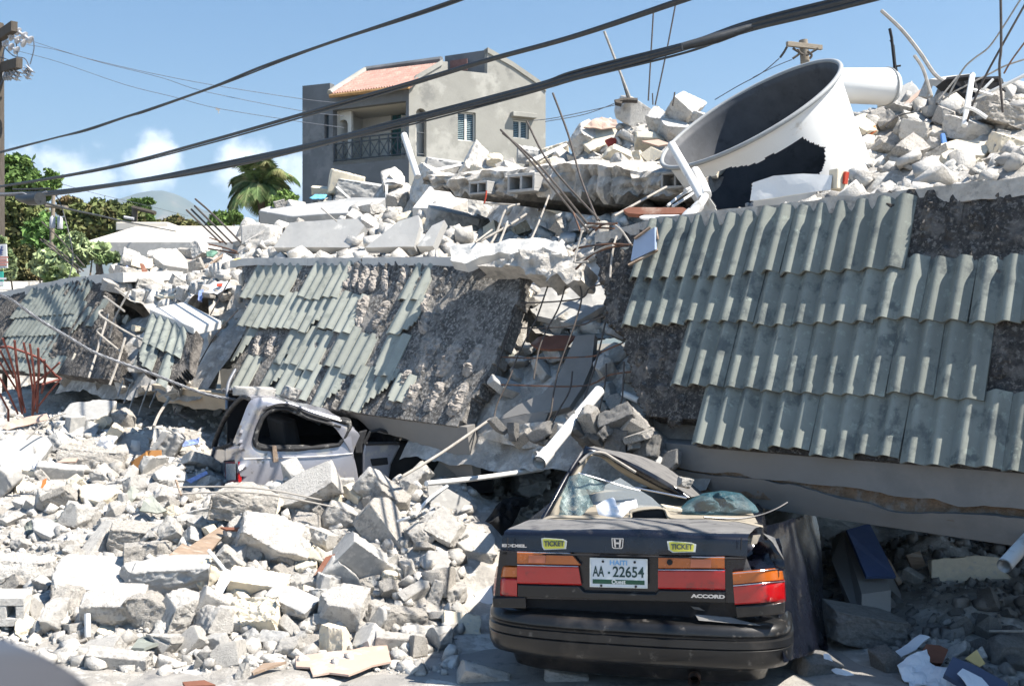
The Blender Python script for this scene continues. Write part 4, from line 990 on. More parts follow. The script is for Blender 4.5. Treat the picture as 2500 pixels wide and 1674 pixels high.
hd = rect(GB, (1785, 635), (1975, 692)); m = MB(); m.prism(rp(GB, hd, .28), -GB.n*.28); m.build('window_hood', MT['stucco'], hs_, bevel=.02)
# balcony side
op = rect(BL, (368, 640), (950, 990)); op = (op[0], op[1], BL.hit(2, 500, 1020)[1], BL.hit(2, 660, 580)[1])
wl = rect(BL, (300, 655), (335, 900))
tl_ = BL.hit(2, 125, 425); ztop = BL.hit(2, 975, 425)[1]
wp = [BL.pt(0, 3), BL.pt(tl_[0], 3), BL.pt(*tl_), BL.pt(*BL.hit(2, 345, 402)), BL.pt(*BL.hit(2, 345, 470)), BL.pt(0, ztop)]
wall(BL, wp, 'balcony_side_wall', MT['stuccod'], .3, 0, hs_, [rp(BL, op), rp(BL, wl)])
m = MB(); m.prism(rp(BL, wl, -.2), -BL.n*.02); m.build('window', MT['pane'], hs_)
# loggia: floor, ceiling, white back wall, arched opening in its left cheek
dep = 2.2
m = MB(); m.prism([BL.pt(op[0], op[2]-.15, 0), BL.pt(op[1], op[2]-.15, 0), BL.pt(op[1], op[2]-.15, -dep), BL.pt(op[0], op[2]-.15, -dep)], (0, 0, .15)); m.build('balcony_floor', MT['stucco'], hs_)
m = MB(); m.prism([BL.pt(op[0], op[3]+.003, -.3), BL.pt(op[1], op[3]+.003, -.3), BL.pt(op[1], op[3]+.003, -dep), BL.pt(op[0], op[3]+.003, -dep)], (0, 0, .15)); m.build('balcony_ceiling', MT['whitew'], hs_)
dr = rect(BL, (832, 615), (950, 990), -dep); wa = rect(BL, (412, 620), (488, 1010), -dep)
BW = Plane(BL.pt(0, 0, -dep), BL.a, BL.b, BL.n)
lim = (op[0]-.1, op[1]+.1, op[2]-.2, op[3]+.2)
wall(BW, rp(BW, lim), 'loggia_wall', MT['whitew'], .2, 0, hs_, [rp(BW, (dr[0], dr[1], max(dr[2], op[2]), dr[3])), archp(BW, (wa[0], wa[1], max(wa[2], op[2]+.1), wa[3]))])
m = MB(); m.prism(rp(BW, (dr[0], dr[1], op[2], dr[3]), -.1), -BW.n*.05); dob = m.build('door', MT['teal'], hs_); m = MB()
rs_ = random.Random(3)
for i in range(26):
    a = rs_.uniform(dr[0]+.1, dr[1]-.1); b = rs_.uniform(op[2]+.2, dr[3]-.1); p = BW.pt(a, b, -.09); m.tube([p, p+BW.a*rs_.uniform(-.25, .25)+BW.b*rs_.uniform(-.2, .3)], .02, 5)
m.build('scroll_ironwork', MT['iron'], dob)
m = MB(); m.prism(archp(BW, wa, -.12), -BW.n*.03); m.build('arched_window', MT['louver'], hs_)
ar = rect(BL, (372, 600), (515, 1030), -.5); arh = (wa[0]-.02, wa[1]+.02, op[2]+.02, wa[3]+.02)
wall(Plane(BL.pt(0, 0, -.5), BL.a, BL.b, BL.n), [BL.pt(ar[0], ar[2]+.01, -.5), BL.pt(ar[1]-.02, ar[2]+.01, -.5), BL.pt(ar[1]-.02, op[3]-.01, -.5), BL.pt(ar[0], op[3]-.01, -.5)], 'white_arch', MT['whitew'], .15, 0, hs_, [archp(BL, (rect(BL, (415, 620), (487, 990), -.5)[0], rect(BL, (415, 620), (487, 990), -.5)[1], op[2]+.06, op[3]-.35), -.5)])
for t_, s_ in ((op[1], 1), (op[0], -1)):      # the two side walls of the loggia
    m = MB(); m.prism([BL.pt(t_+.01*s_, op[2]-.1, -.31), BL.pt(t_+.01*s_, op[2]-.1, -dep), BL.pt(t_+.01*s_, op[3], -dep), BL.pt(t_+.01*s_, op[3], -.31)], BL.a*(.15*s_)); m.build('loggia_side_wall', MT['whitew'], hs_)
rl = MB(); h0, h1 = op[2]+.08, op[2]+.98; TT = np.linspace(op[0], op[1], 9)
for v in (h0, h1-.18, h1): rl.tube([BL.pt(op[0], v, -.1), BL.pt(op[1], v, -.1)], .035, 5)
for i, t in enumerate(TT):
    rl.tube([BL.pt(t, h0, -.1), BL.pt(t, h1, -.1)], .035, 5)
    if i < 8:
        rl.tube([BL.pt(t, h0, -.1), BL.pt(TT[i+1], h1-.18, -.1)], .022, 5); rl.tube([BL.pt(TT[i+1], h0, -.1), BL.pt(t, h1-.18, -.1)], .022, 5)
for v in (h0, h1): rl.tube([GB.pt(sb[0]+.1, v, -.1), GB.pt(sb[1]-.1, v, -.1)], .03, 5)
rl.build('balcony_railing', MT['iron'], hs_)
m = MB(); m.prism(rp(GB, (sb[0]-.05, sb[1]+.05, op[2], sb[3]), -1.6), -GB.n*.05); m.build('side_arch_lining', MT['whitew'], hs_)
# clay roof over the balcony: corrugated, sloping down to the eave
e0, e1 = BL.pt(*BL.hit(2, 345, 488, .5), .5), BL.pt(*BL.hit(2, 975, 412, .5), .5)
rdg = 3.1; r0 = P(2, 632, 304, e0.y+3.0); r1 = P(2, 1235, 232, e1.y+2.6)
NR, MR = 150, 9; top = []
dirn = (e1-e0).normalized(); slope_n = (e1-e0).cross(r0-e0).normalized()
if slope_n.z < 0: slope_n = -slope_n
for i in range(NR+1):
    row = []
    for j in range(MR*3+1):
        f = i/NR; g = j/(MR*3); p = e0.lerp(e1, f).lerp(r0.lerp(r1, f), g); st = (j % 3)/3
        row.append(p+slope_n*(.06*math.cos(f*2*math.pi*30)-.06*st))
    top.append(row)
m = MB(); m.grid(top, [[p-slope_n*.12 for p in r_] for r_ in top]); m.build('clay_tile_roof', MT['roofclay'], hs_)
m = MB(); m.tube([e0.lerp(e1, i/40)+slope_n*0-Vector((0, 0, .10)) for i in range(41)], .09, 6); m.build('eave_tile_row', M('orange_eave', (.36, .21, .09), var=.3, bump=0), hs_)
m = MB(); m.tube([r0+Vector((0, 0, .05)), r1+Vector((0, 0, .1))], .14, 6); m.build('ridge', MT['stuccod'], hs_)
m = MB(); m.tube([e0+slope_n*.05, r0+slope_n*.05], .13, 6); m.build('roof_hip', MT['stucco'], hs_)
# roof-top box
TB = Plane(GB.pt(*GB.hit(2, 1600, 250)), BL.a, BL.b, BL.n)
t1 = TB.hit(2, 1283, 172); t2 = TB.hit(2, 1600, 128); zlo = TB.hit(2, 1283, 330)[1]
bp = [TB.pt(0, zlo-.6), TB.pt(t1[0], zlo-.6), TB.pt(t1[0], (t1[1]+t2[1])/2), TB.pt(0, (t1[1]+t2[1])/2)]
m = MB(); m.prism([v-GB.n*.32 for v in bp], -TB.n*.3); tbx = m.build('roof_box', MT['stuccod'], hs_)
q = rect(TB, (1305, 225), (1440, 300)); m = MB(); m.prism(rp(TB, q, .02), -TB.n*.03); m.build('brown_boards', M('brown_board', (.24, .13, .11), var=.2), tbx)
# the body behind the two walls
m = MB(); dpt = BL.pt(tl_[0], 0); far = dpt+GB.a*GB.hit(2, 2065, 442)[0]; kk = GB.pt(tR, 0); zc = min(tl_[1], 14)
wallz = GB.hit(2, 2065, 442)[1]-.3
m.prism([kk+Vector((-.3, .3, 0)), far, dpt+BL.n*-.35, dpt+BL.n*-.35+BL.a*-.3], (0, 0, 1)); 
m2 = MB(); m2.hexa([Vector((v.x, v.y, 0)) for v in (kk, far, far+(-BL.a)*.3, kk+(-BL.a)*-.3)], [Vector((v.x, v.y, wallz)) for v in (kk, far, far+(-BL.a)*.3, kk+(-BL.a)*-.3)]); m2.build('rear_right_wall', MT['stucco'], hs_)
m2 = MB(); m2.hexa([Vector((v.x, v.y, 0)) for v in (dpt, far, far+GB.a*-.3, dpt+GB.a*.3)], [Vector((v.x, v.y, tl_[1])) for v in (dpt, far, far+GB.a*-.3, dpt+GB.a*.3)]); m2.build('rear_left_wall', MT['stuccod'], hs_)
m2 = MB(); rf_z = wallz-.2; m2.prism([Vector((v.x, v.y, rf_z)) for v in (BL.pt(.4, 0, -dep-.3), kk-GB.n*.35-GB.a*.3, far*1.0-Vector((.1, .1, 0)), dpt-BL.n*.4+(-BL.a)*.4-BL.n*dep)], (0, 0, .15)); m2.build('roof_slab', MT['stucco'], hs_)

# ------------------------------------------------------------------ flat-roofed building, block wall, signs
fb = empty('flat_roofed_building', P(4, 900, 300, 26), 'low building with a pale shallow hipped roof among the trees at left', 'building')
a0, a1 = P(4, 600, 212, 26), P(4, 1750, 212, 26); b0, b1 = P(4, 1000, 92, 34), P(4, 1900, 95, 34)
bk0, bk1 = a0+Vector((0, 14, 0)), a1+Vector((0, 14, 0)); bk0.z = bk1.z = a0.z; a1.z = a0.z
MT['roofc'] = M('pale_roof_screed', (.60, .56, .49), var=.08, scale=.6, bump=.1, bscale=6)
m = MB(); m.add([a0, a1, b1, b0, bk1, bk0], [(0, 1, 2, 3), (3, 2, 4, 5), (0, 3, 5), (1, 4, 2)]); m.build('hipped_roof', MT['roofc'], fb)
m = MB(); m.hexa([v-Vector((0, 0, .42)) for v in (a0+Vector((1.2, 0, 0)), a1, bk1, bk0+Vector((1.2, 0, 0)))], [v-Vector((0, 0, .004)) for v in (a0, a1, bk1, bk0)]); m.build('eave_slab', MT['cgrey'], fb)
m = MB(); c = P(4, 1080, 85, 34); m.box(c-Vector((0, 0, .12)), (1.6, 1.4, .26)); m.build('roof_hatch', MT['roofc'], fb, bevel=.03)
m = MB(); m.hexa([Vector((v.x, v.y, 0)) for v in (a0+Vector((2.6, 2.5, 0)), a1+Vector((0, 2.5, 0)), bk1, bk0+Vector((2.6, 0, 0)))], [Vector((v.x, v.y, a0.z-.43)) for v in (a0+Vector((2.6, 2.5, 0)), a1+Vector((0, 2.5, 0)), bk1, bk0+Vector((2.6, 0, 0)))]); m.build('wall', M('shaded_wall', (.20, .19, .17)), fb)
m = MB()
for x in (850, 1010, 1180): p = P(4, x, 250, 26.4); m.box((p.x, p.y, p.z/2), (.18, .18, p.z))
m.build('porch_post', MT['cgrey'], fb)
def blockmat():
    mt = MT['cwhite'].copy(); mt.name = 'block_wall_face'; t = mt.node_tree; b = t.nodes['Principled BSDF']
    br = N(t, 'ShaderNodeTexBrick'); br.inputs['Scale'].default_value = 1; br.inputs['Brick Width'].default_value = .42; br.inputs['Row Height'].default_value = .21; br.inputs['Mortar Size'].default_value = .012
    tcx = N(t, 'ShaderNodeTexCoord'); mp = N(t, 'ShaderNodeMapping'); mp.inputs['Rotation'].default_value = (R(90), 0, 0); t.links.new(tcx.outputs['Object'], mp.inputs[0]); t.links.new(mp.outputs[0], br.inputs['Vector'])
    old = b.inputs['Base Color'].links[0].from_socket; c = mixc(t, br.outputs['Fac'], old, (.38, .36, .33)); t.links.new(c, b.inputs['Base Color']); return mt
m = MB(); a, b = P(4, -260, 500, 23), P(4, 420, 487, 25); zz = 3.05
m.hexa([Vector((v.x, v.y, 0)) for v in (a, b, b+Vector((0, .2, 0)), a+Vector((0, .2, 0)))], [Vector((a.x, a.y, a.z)), Vector((b.x, b.y, b.z)), Vector((b.x, b.y+.2, b.z)), Vector((a.x, a.y+.2, a.z))])
tag(m.build('block_wall', blockmat()), 'pale concrete block wall behind the far left eave', 'wall')

def text(body, loc, xdir, ydir, size, mat, name, parent=None, depth=.002, wid=None, bold=0, al='CENTER'):
    cu = bpy.data.curves.new(name, 'FONT'); cu.body = body; cu.size = size; cu.extrude = depth; cu.align_x = al; cu.align_y = 'CENTER'; cu.offset = bold
    tmp = bpy.data.objects.new(name, cu); COL.objects.link(tmp); dg = bpy.context.evaluated_depsgraph_get(); me = bpy.data.meshes.new_from_object(tmp.evaluated_get(dg)); bpy.data.objects.remove(tmp)
    co = np.array([v.co[:] for v in me.vertices]); w = co[:, 0].max()-co[:, 0].min(); k = (wid/w) if wid else 1
    X, Y = Vector(xdir).normalized(), Vector(ydir).normalized(); Z = X.cross(Y)
    for v in me.vertices: v.co = Vector(loc)+X*(v.co.x*k)+Y*v.co.y+Z*v.co.z
    me.materials.clear(); me.materials.append(mat); at = me.attributes.new('tone', 'FLOAT', 'POINT'); at.data.foreach_set('value', [1.0]*len(me.vertices))
    return link(name, me, parent)
MT['signw'] = M('white_sign_paint', (.62, .62, .62), rough=.6, var=.05, bump=0); MT['ink'] = M('dark_blue_ink', (.05, .08, .22), rough=.6, var=.05, bump=0)
MT['redink'] = M('faded_red_ink', (.50, .22, .18), rough=.6, var=.1, bump=0); MT['signg'] = M('green_sign_paint', (.05, .38, .30), rough=.6, var=.05, bump=0)
sg = empty('street_sign', P(16, 10, 1560, 17), 'white signboard with dark blue capitals cut by the left frame edge', 'sign')
c0_, c1_ = P(16, -190, 1065, 17), P(16, 85, 1350, 17)
m = MB(); m.box(((c0_.x+c1_.x)/2, 17, (c0_.z+c1_.z)/2), (c1_.x-c0_.x, .03, c0_.z-c1_.z), Euler((0, R(-3), 0)).to_matrix()); m.build('board', MT['signw'], sg)
q = P(16, 20, 1110, 16.975); text('ALE', q-Vector((.05, 0, 0)), (1, 0, 0), (0, 0, 1), .09, MT['ink'], 'lettering', sg, bold=.003)
q = P(16, 20, 1165, 16.975); text('INE', q-Vector((.05, 0, 0)), (1, 0, 0), (0, 0, 1), .09, MT['ink'], 'lettering', sg, bold=.003)
m = MB()
for k in range(4): q = P(16, -10, 1215+k*30, 16.975); m.box(q, (.28-.05*(k % 2), .004, .025))
m.build('faded_red_text', MT['redink'], sg)
m = MB(); m.tube([P(16, -60, 1060, 17.05), Vector((P(16, -60, 1060, 17.05).x, 17.05, 0))], .04, 8); m.build('post', MT['galv'], sg)
m = MB(); c0_, c1_ = P(16, -150, 1385, 16), P(16, 38, 1560, 16); m.box(((c0_.x+c1_.x)/2, 16, (c0_.z+c1_.z)/2), (c1_.x-c0_.x, .03, c0_.z-c1_.z)); gs = m.build('green_sign', MT['signg'])
tag(gs, 'small green and white sign at the left frame edge under the white one', 'sign')
m = MB(); m.box(P(16, 10, 1470, 15.98), (.16, .004, .03)); m.box(P(16, 16, 1530, 15.98), (.06, .004, .06)); m.build('white_marks', MT['signw'], gs)

# ------------------------------------------------------------------ trees
def leafmat(name, col, col2):
    m = M(name, col, rough=.7, var=.35, scale=.9, bump=0, col2=col2, c2amt=.5, c2scale=1.3, spec=.25)
    b = m.node_tree.nodes['Principled BSDF']; b.inputs['Subsurface Weight'].default_value = 0
    return m
LM = dict(mid=leafmat('mid_green_leaf', (.15, .235, .06), (.09, .15, .04)), dark=leafmat('olive_leaf', (.125, .15, .05), (.19, .17, .07)), brown=leafmat('brownish_leaf', (.15, .155, .06), (.25, .17, .08)),
          pale=leafmat('pale_broad_leaf', (.33, .40, .20), (.16, .26, .08)), palm=leafmat('palm_leaf', (.13, .20, .07), (.30, .30, .14)), bright=leafmat('bright_green_leaf', (.17, .29, .08), (.10, .19, .05)))
MT['bark'] = M('bark', (.14, .11, .085), var=.3, scale=4, bump=.5, bscale=12)
def leaves(blobs, n, size, seed, aspect=.55):
    r = np.random.RandomState(seed); w = np.array([b[1]*b[2]*b[3] for b in blobs])**.67; w = w/w.sum(); VV = []; TT = []
    for b, ww in zip(blobs, w):
        k = int(n*ww)+8; c = np.array(b[0]); rad = np.array(b[1:4])
        # clumps inside the blob
        nc = max(6, k//38); d = r.normal(0, 1, (nc, 3)); d /= np.linalg.norm(d, axis=1)[:, None]; cc = c+d*rad*(r.uniform(.45, 1.0, (nc, 1)))
        ci = r.randint(0, nc, k); cr = r.uniform(.12, .30, nc)*rad.mean()
        d2 = r.normal(0, 1, (k, 3)); P_ = cc[ci]+d2*cr[ci][:, None]*np.array([.8, .8, .5])
        t = r.uniform(.72, 1.25, nc)[ci]*r.uniform(.85, 1.15, k)
        a = r.normal(0, 1, (k, 3)); a /= np.linalg.norm(a, axis=1)[:, None]; u = r.normal(0, 1, (k, 3)); u[:, 2] += .0; bb = np.cross(a, u); bb /= np.linalg.norm(bb, axis=1)[:, None]
        s = size*r.uniform(.6, 1.4, (k, 1)); q = np.stack([P_-a*s, P_+bb*s*aspect+a*s*.1, P_+a*s, P_-bb*s*aspect+a*s*.1], 1); VV.append(q.reshape(-1, 3)); TT.append(np.repeat(t, 4))
    V = np.concatenate(VV); F = np.arange(len(V)).reshape(-1, 4); return V, F, np.concatenate(TT)
def tree(name, base, blobs, n, size_, lm, label, cat='tree', group=None, seed=1, trunk=.25, aspect=.55, parts=('trunk', 'crown')):
    size = size_*(.74 if aspect < .7 else .9); n = int(n*(1.9 if aspect < .7 else 1.3))
    t = empty(name, base, label, cat, group); base = Vector(base)
    V, F, T = leaves(blobs, n, size, seed, aspect); link('crown', fast_mesh('crown', V, F, LM[lm], T), t)
    m = MB(); rs = random.Random(seed); tot = sum((Vector(b[0]) for b in blobs), Vector())/len(blobs); fork = base.lerp(Vector((tot.x, tot.y, tot.z)), .55); fork.x = base.x*.6+tot.x*.4
    m.tube(smooth_path([base-Vector((0, 0, .3)), base.lerp(fork, .5)+Vector((rs.uniform(-.2, .2), 0, 0)), fork], 5), [trunk*(1-.04*i) for i in range(11)], 9)
    for b in blobs:
        c = Vector(b[0]); mid = fork.lerp(c, .5)+Vector((rs.uniform(-.3, .3), rs.uniform(-.3, .3), -.2)); pth = smooth_path([fork-Vector((0, 0, .1)), mid, c+Vector((0, 0, b[3]*.4))], 4)
        m.tube(pth, [trunk*.45*(1-.09*i) for i in range(len(pth))], 6)
    m.build('trunk', MT['bark'], t); return t
def blobz(k, x, y, d, rx, ry, rd=None):
    """crown lobe given by its place and half-width, half-height in crop units"""
    c = P(k, x, y, d); sx = rx/CR[k][2]*d/FPX; sz = ry/CR[k][2]*d/FPX; return (tuple(c), sx, rd or sx*.8, sz)
def g0(k, x, d): p = P(k, x, 0, d); return (p.x, d, 0)
tree('broadleaf_tree', g0(1, 60, 42), [blobz(1, -60, 1200, 42, 210, 130), blobz(1, 110, 1150, 42, 120, 80), blobz(1, 160, 1250, 41, 160, 70), blobz(1, 330, 1230, 41, 75, 70), blobz(1, 20, 1290, 42, 200, 60), blobz(1, 330, 1310, 41.5, 55, 50)], 9000, .17, 'mid', 'tall green spreading tree at the top left behind the cables', seed=3, trunk=.4)
tree('broadleaf_tree', g0(1, 80, 33), [blobz(16, 100, 700, 33, 230, 190), blobz(16, 330, 760, 33, 180, 220), blobz(16, 60, 950, 33, 220, 220), blobz(16, 300, 1050, 33, 160, 160)], 11000, .14, 'dark', 'dark olive tree filling the left edge below the tall green tree', seed=4, trunk=.35)
tree('broadleaf_tree', g0(16, 470, 30), [blobz(16, 460, 900, 30, 130, 130), blobz(16, 560, 800, 31, 100, 120), blobz(16, 640, 880, 31, 110, 110), blobz(16, 420, 1050, 30, 130, 90)], 6000, .12, 'bright', 'bright green tree behind the pole with white transformers', seed=5, trunk=.2)
tree('broadleaf_tree', g0(1, 700, 50), [blobz(1, 560, 1480, 50, 110, 90), blobz(1, 700, 1450, 50, 140, 80), blobz(1, 850, 1470, 50, 110, 80), blobz(1, 620, 1560, 50, 170, 80), blobz(1, 840, 1560, 50, 160, 70)], 10000, .19, 'dark', 'rounded dark olive tree right of the white transformers', seed=6, trunk=.35)
tree('broadleaf_tree', g0(1, 470, 56), [blobz(1, 470, 1370, 56, 75, 25), blobz(1, 450, 1430, 56, 60, 35), blobz(1, 520, 1420, 56, 50, 35)], 2200, .18, 'brown', 'yellowish thin tree just right of the transformer pole top', seed=7, trunk=.2)
tree('umbrella_tree', g0(1, 950, 60), [blobz(1, 930, 1385, 60, 55, 22), blobz(1, 1010, 1372, 60, 45, 20), blobz(1, 970, 1420, 60, 60, 18), blobz(1, 990, 1480, 60, 60, 30)], 2200, .18, 'mid', 'small flat-topped tree above the roof of the low building', seed=8, trunk=.2)
tree('broadleaf_tree', g0(1, 1190, 62), [blobz(1, 1190, 1515, 62, 65, 40), blobz(1, 1280, 1530, 62, 70, 30), blobz(1, 1100, 1540, 62, 60, 35), blobz(1, 1340, 1560, 62, 60, 30)], 3600, .2, 'brown', 'brownish low tree on the skyline under the mountain', seed=9, trunk=.25)
tree('thicket', g0(16, 250, 27), [blobz(16, 220, 1300, 27, 150, 170), blobz(16, 320, 1180, 27, 100, 90), blobz(16, 420, 1420, 26, 120, 90), blobz(16, 150, 1470, 26, 140, 60)], 6000, .09, 'brown', 'dry brownish thicket between the white sign and the pale bush', 'shrub', seed=10, trunk=.1)
tree('broad_leaf_bush', g0(16, 800, 21), [blobz(16, 900, 1010, 21, 130, 70), blobz(16, 720, 1050, 21, 90, 60), blobz(16, 600, 1250, 21, 180, 110), blobz(16, 850, 1200, 21, 200, 130), blobz(16, 1120, 1130, 21, 160, 90), blobz(16, 1280, 1220, 21, 150, 60), blobz(16, 700, 1390, 20.5, 200, 90), blobz(16, 460, 1300, 21, 110, 80)], 5200, .085, 'pale', 'large pale-leaved bush in front of the low building, above the left eave', 'bush', seed=11, trunk=.08, aspect=.8)
tree('broad_leaf_bush', g0(16, 60, 19), [blobz(16, 90, 1230, 19, 60, 90), blobz(16, 110, 1380, 19, 60, 90), blobz(16, 10, 1010, 19, 30, 40)], 1100, .075, 'pale', 'small pale-leaved bush at the left edge beside the white sign', 'bush', seed=12, trunk=.06, aspect=.8)
tree('broadleaf_tree', g0(1, 1550, 40), [blobz(1, 1500, 1510, 40, 80, 60), blobz(1, 1590, 1480, 40, 70, 40), blobz(1, 1430, 1560, 40, 60, 50)], 2200, .12, 'mid', 'rounded green tree behind the rubble left of the palm', seed=13, trunk=.2)
tree('broadleaf_tree', g0(1, 1960, 40), [blobz(1, 1960, 1350, 40, 70, 45), blobz(1, 1900, 1400, 40, 60, 60)], 1500, .12, 'mid', 'low green tree between the palm and the grey house', seed=14, trunk=.2)
# palm
pb = empty('palm_tree', g0(1, 1770, 43), 'coconut palm with drooping fronds left of the grey house', 'palm tree')
ct_ = P(1, 1770, 1270, 43); m = MB(); bb_ = Vector(g0(1, 1800, 43)); m.tube(smooth_path([bb_, bb_.lerp(ct_, .5)+Vector((.15, 0, 0)), ct_], 8), [.17]*8+[.14]*9, 9); m.build('trunk', MT['bark'], pb)
rs = random.Random(5); px_ = 1/CR[1][2]*43/FPX
for i in range(30):
    az = i*2.399+rs.uniform(-.2, .2); el = rs.uniform(-.1, 1.3); L = rs.uniform(2.0, 2.7)*.74
    dr_ = Vector((math.cos(az)*math.cos(el), math.sin(az)*math.cos(el), math.sin(el))); pts = []; p = ct_.copy(); v = dr_.copy()
    for k in range(14): pts.append(p.copy()); p = p+v*L/13; v = (v+Vector((0, 0, -.13-.03*k/3))).normalized()
    V, F, T = [], [], []; side = Vector((-math.sin(az), math.cos(az), 0))
    for k in range(1, 14):
        for sg_ in (-1, 1):
            for h in (0, .25, .5, .75):
                a = pts[k-1].lerp(pts[k], h); tt = (pts[k]-pts[k-1]).normalized(); ll = .62*math.sin(math.pi*min(.98, (k+h+1.5)/16))+.1; d_ = (side*sg_*.8+tt*.6+Vector((0, 0, -.45+rs.uniform(-.2, .1)))).normalized()
                b0i = len(V); w_ = tt*.018; V += [tuple(a-w_), tuple(a+d_*ll*.5-w_*1.2+Vector((0, 0, .02))), tuple(a+d_*ll+Vector((0, 0, -.08))), tuple(a+d_*ll*.5+w_*1.2), tuple(a+w_)]; F.append((b0i, b0i+1, b0i+2)); F.append((b0i, b0i+2, b0i+3)); F.append((b0i, b0i+3, b0i+4)); T += [rs.uniform(.7, 1.3)]*5
    m = MB(); m.V, m.F, m.T = V, F, T; m.tube(pts, [.035-.0022*k for k in range(14)], 5); m.build('frond', LM['palm'], pb)
# ------------------------------------------------------------------ the gap between middle and right eaves
GPF = [(.0, .95), (.15, 1.15), (.35, 1.5), (.62, 1.85), (.8, 1.97)]
def gapH(X, Y):
    q = Vector((X, Y, 0))-O2; s = q.dot(U2); b = -q.dot(NH)
    if s < 2.2 or s > 5.6 or b < .0: return None
    if b > .8: return upH(X, Y)
    return float(np.interp(b, [a for a, _ in GPF], [z for _, z in GPF]))
n, m_ = 90, 50; S_ = np.linspace(2.2, 5.6, n); B_ = np.linspace(.0, .9, m_); G = np.stack(np.meshgrid(S_, B_, indexing='ij')+[np.zeros((n, m_))], -1); D = fbm(G*3, 7, 5)*.10-.02
V = [[(lambda p: Vector((p.x, p.y, float(np.interp(B_[j], [a for a, _ in GPF], [z for _, z in GPF]))+float(D[i, j]))))(O2+U2*S_[i]-NH*B_[j]) for j in range(m_)] for i in range(n)]
mb = MB(); mb.grid(V); tag(mb.build('gap_rubble_bed', MT['mound']), kind='structure')
HG = [(6, 420, 660, 110, 'lump', 'grey'), (6, 870, 655, 120, 'lump', 'rough'), (6, 740, 660, 140, 'lump', 'rough'), (6, 480, 510, 110, 'slab', 'cream', (1.1, .3, .2), None), (6, 600, 590, 100, 'lump', 'white'),
 (6, 540, 620, 90, 'lump', 'white'), (6, 930, 480, 210, 'lump', 'white', (.2, .1, .4), (1, .9, .8), 'bright lump beside the dark leaning stub in the gap'), (6, 1040, 600, 130, 'lump', 'rough'), (6, 330, 930, 110, 'lump', 'rough'), (6, 600, 930, 190, 'slab', 'grey', (.9, .3, .9), None),
 (6, 440, 880, 150, 'slab', 'grey'), (6, 430, 960, 110, 'slab', 'white', (.9, .3, .6), None), (6, 580, 850, 90, 'slab', 'grey'), (6, 400, 1060, 240, 'slab', 'grey', (.8, .3, .5), (1, .5, .9), 'long flat grey piece low in the gap behind the bar grid'),
 (6, 690, 840, 140, 'lump', 'grey'), (6, 500, 800, 80, 'lump', 'grey'), (6, 1060, 850, 140, 'lump', 'grey'), (6, 1020, 970, 220, 'block', 'grey', (.5, .7, .9), (1, .8, .9), 'smooth grey block wedged at the right side of the gap'),
 (6, 1175, 980, 140, 'lump', 'white', (.2, .2, .3), None, 'round whitish stone beside the right eave end in the gap'), (6, 1090, 760, 130, 'slab', 'grey'), (6, 260, 1050, 100, 'lump', 'grey'), (6, 1010, 1100, 130, 'lump', 'grey'), (6, 1090, 1190, 130, 'lump', 'rough'), (6, 960, 1230, 180, 'lump', 'rough')]
hero(gapH, 'gap', HG, 8.0)
def gplane(k, x, y, out):  # a place just off the eave plane
    s, v = fs(k, x, y, out); return FP(s, v, out)
def poly_at(k, pts, anchor, nrm):
    """traced outline laid on its own tilted plane through anchor"""
    nrm = Vector(nrm).normalized(); o = []
    for q in pts:
        a, b = ray(k, *q); d = Vector((a, 1, b)); c = Vector((0, 0, CAMZ)); o.append(c+d*(nrm.dot(anchor-c)/nrm.dot(d)))
    return o
def plate(k, pts, field, nrm, mat, name, label, cat, thick=.02, lift=.03, group=None, d=None, warp=0, seed=0, parent=None, bevel=0):
    cx_ = sum(p[0] for p in pts)/len(pts); cy_ = sum(p[1] for p in pts)/len(pts)
    a = P(k, cx_, cy_, d) if d else cast(k, cx_, cy_, field)
    if a is None: print('plate miss', name, label); return None
    nn = Vector(nrm).normalized(); a = a+nn*lift; pl = poly_at(k, pts, a, nn)
    if warp:
        bm = bmesh.new(); vs = [bm.verts.new(p) for p in pl]; bm.faces.new(vs); bmesh.ops.triangulate(bm, faces=bm.faces[:])
        for _ in range(4): bmesh.ops.subdivide_edges(bm, edges=[e for e in bm.edges if e.calc_length() > warp[1]], cuts=1, use_grid_fill=False); bmesh.ops.triangulate(bm, faces=bm.faces[:])
        co = np.array([v.co[:] for v in bm.verts]); w = fbm(co*warp[2], seed, 3)*warp[0]; w2 = fbm(co*warp[2]+50, seed, 3)*warp[0]
        for v, x_, y_ in zip(bm.verts, w, w2): v.co += nn*float(x_)+Vector((float(y_), 0, 0))*.5
        r = bmesh.ops.extrude_face_region(bm, geom=bm.faces[:]); bmesh.ops.translate(bm, verts=[g for g in r['geom'] if isinstance(g, bmesh.types.BMVert)], vec=-nn*thick); bmesh.ops.recalc_face_normals(bm, faces=bm.faces)
        me = bpy.data.meshes.new(name); bm.to_mesh(me); bm.free(); me.materials.append(mat); at = me.attributes.new('tone', 'FLOAT', 'POINT'); at.data.foreach_set('value', [1.0]*len(me.vertices)); o = link(name, me, parent)
    else:
        m = MB(); m.prism(pl, -nn*thick); o = m.build(name, mat, parent, bevel=bevel)
    return tag(o, label, cat, group) if parent is None else o
def rod(name, pts, r, mat, label, cat='rebar', group='bent steel bars', n=6, smooth=True, parent=None, hollow=False):
    m = MB(); path = smooth_path(pts, 5) if smooth and len(pts) > 2 else pts
    if isinstance(r, list): r = [float(v) for v in np.interp(np.linspace(0, 1, len(path)), np.linspace(0, 1, len(r)), r)]
    m.tube(path, r, n, hollow=hollow); o = m.build(name, mat, parent, smooth=50)
    return tag(o, label, cat, group) if parent is None else o
def PL(k, pts, d0, d1=None):
    d1 = d0 if d1 is None else d1; n = len(pts); return [P(k, x, y, d0+(d1-d0)*i/max(1, n-1)) for i, (x, y) in enumerate(pts)]

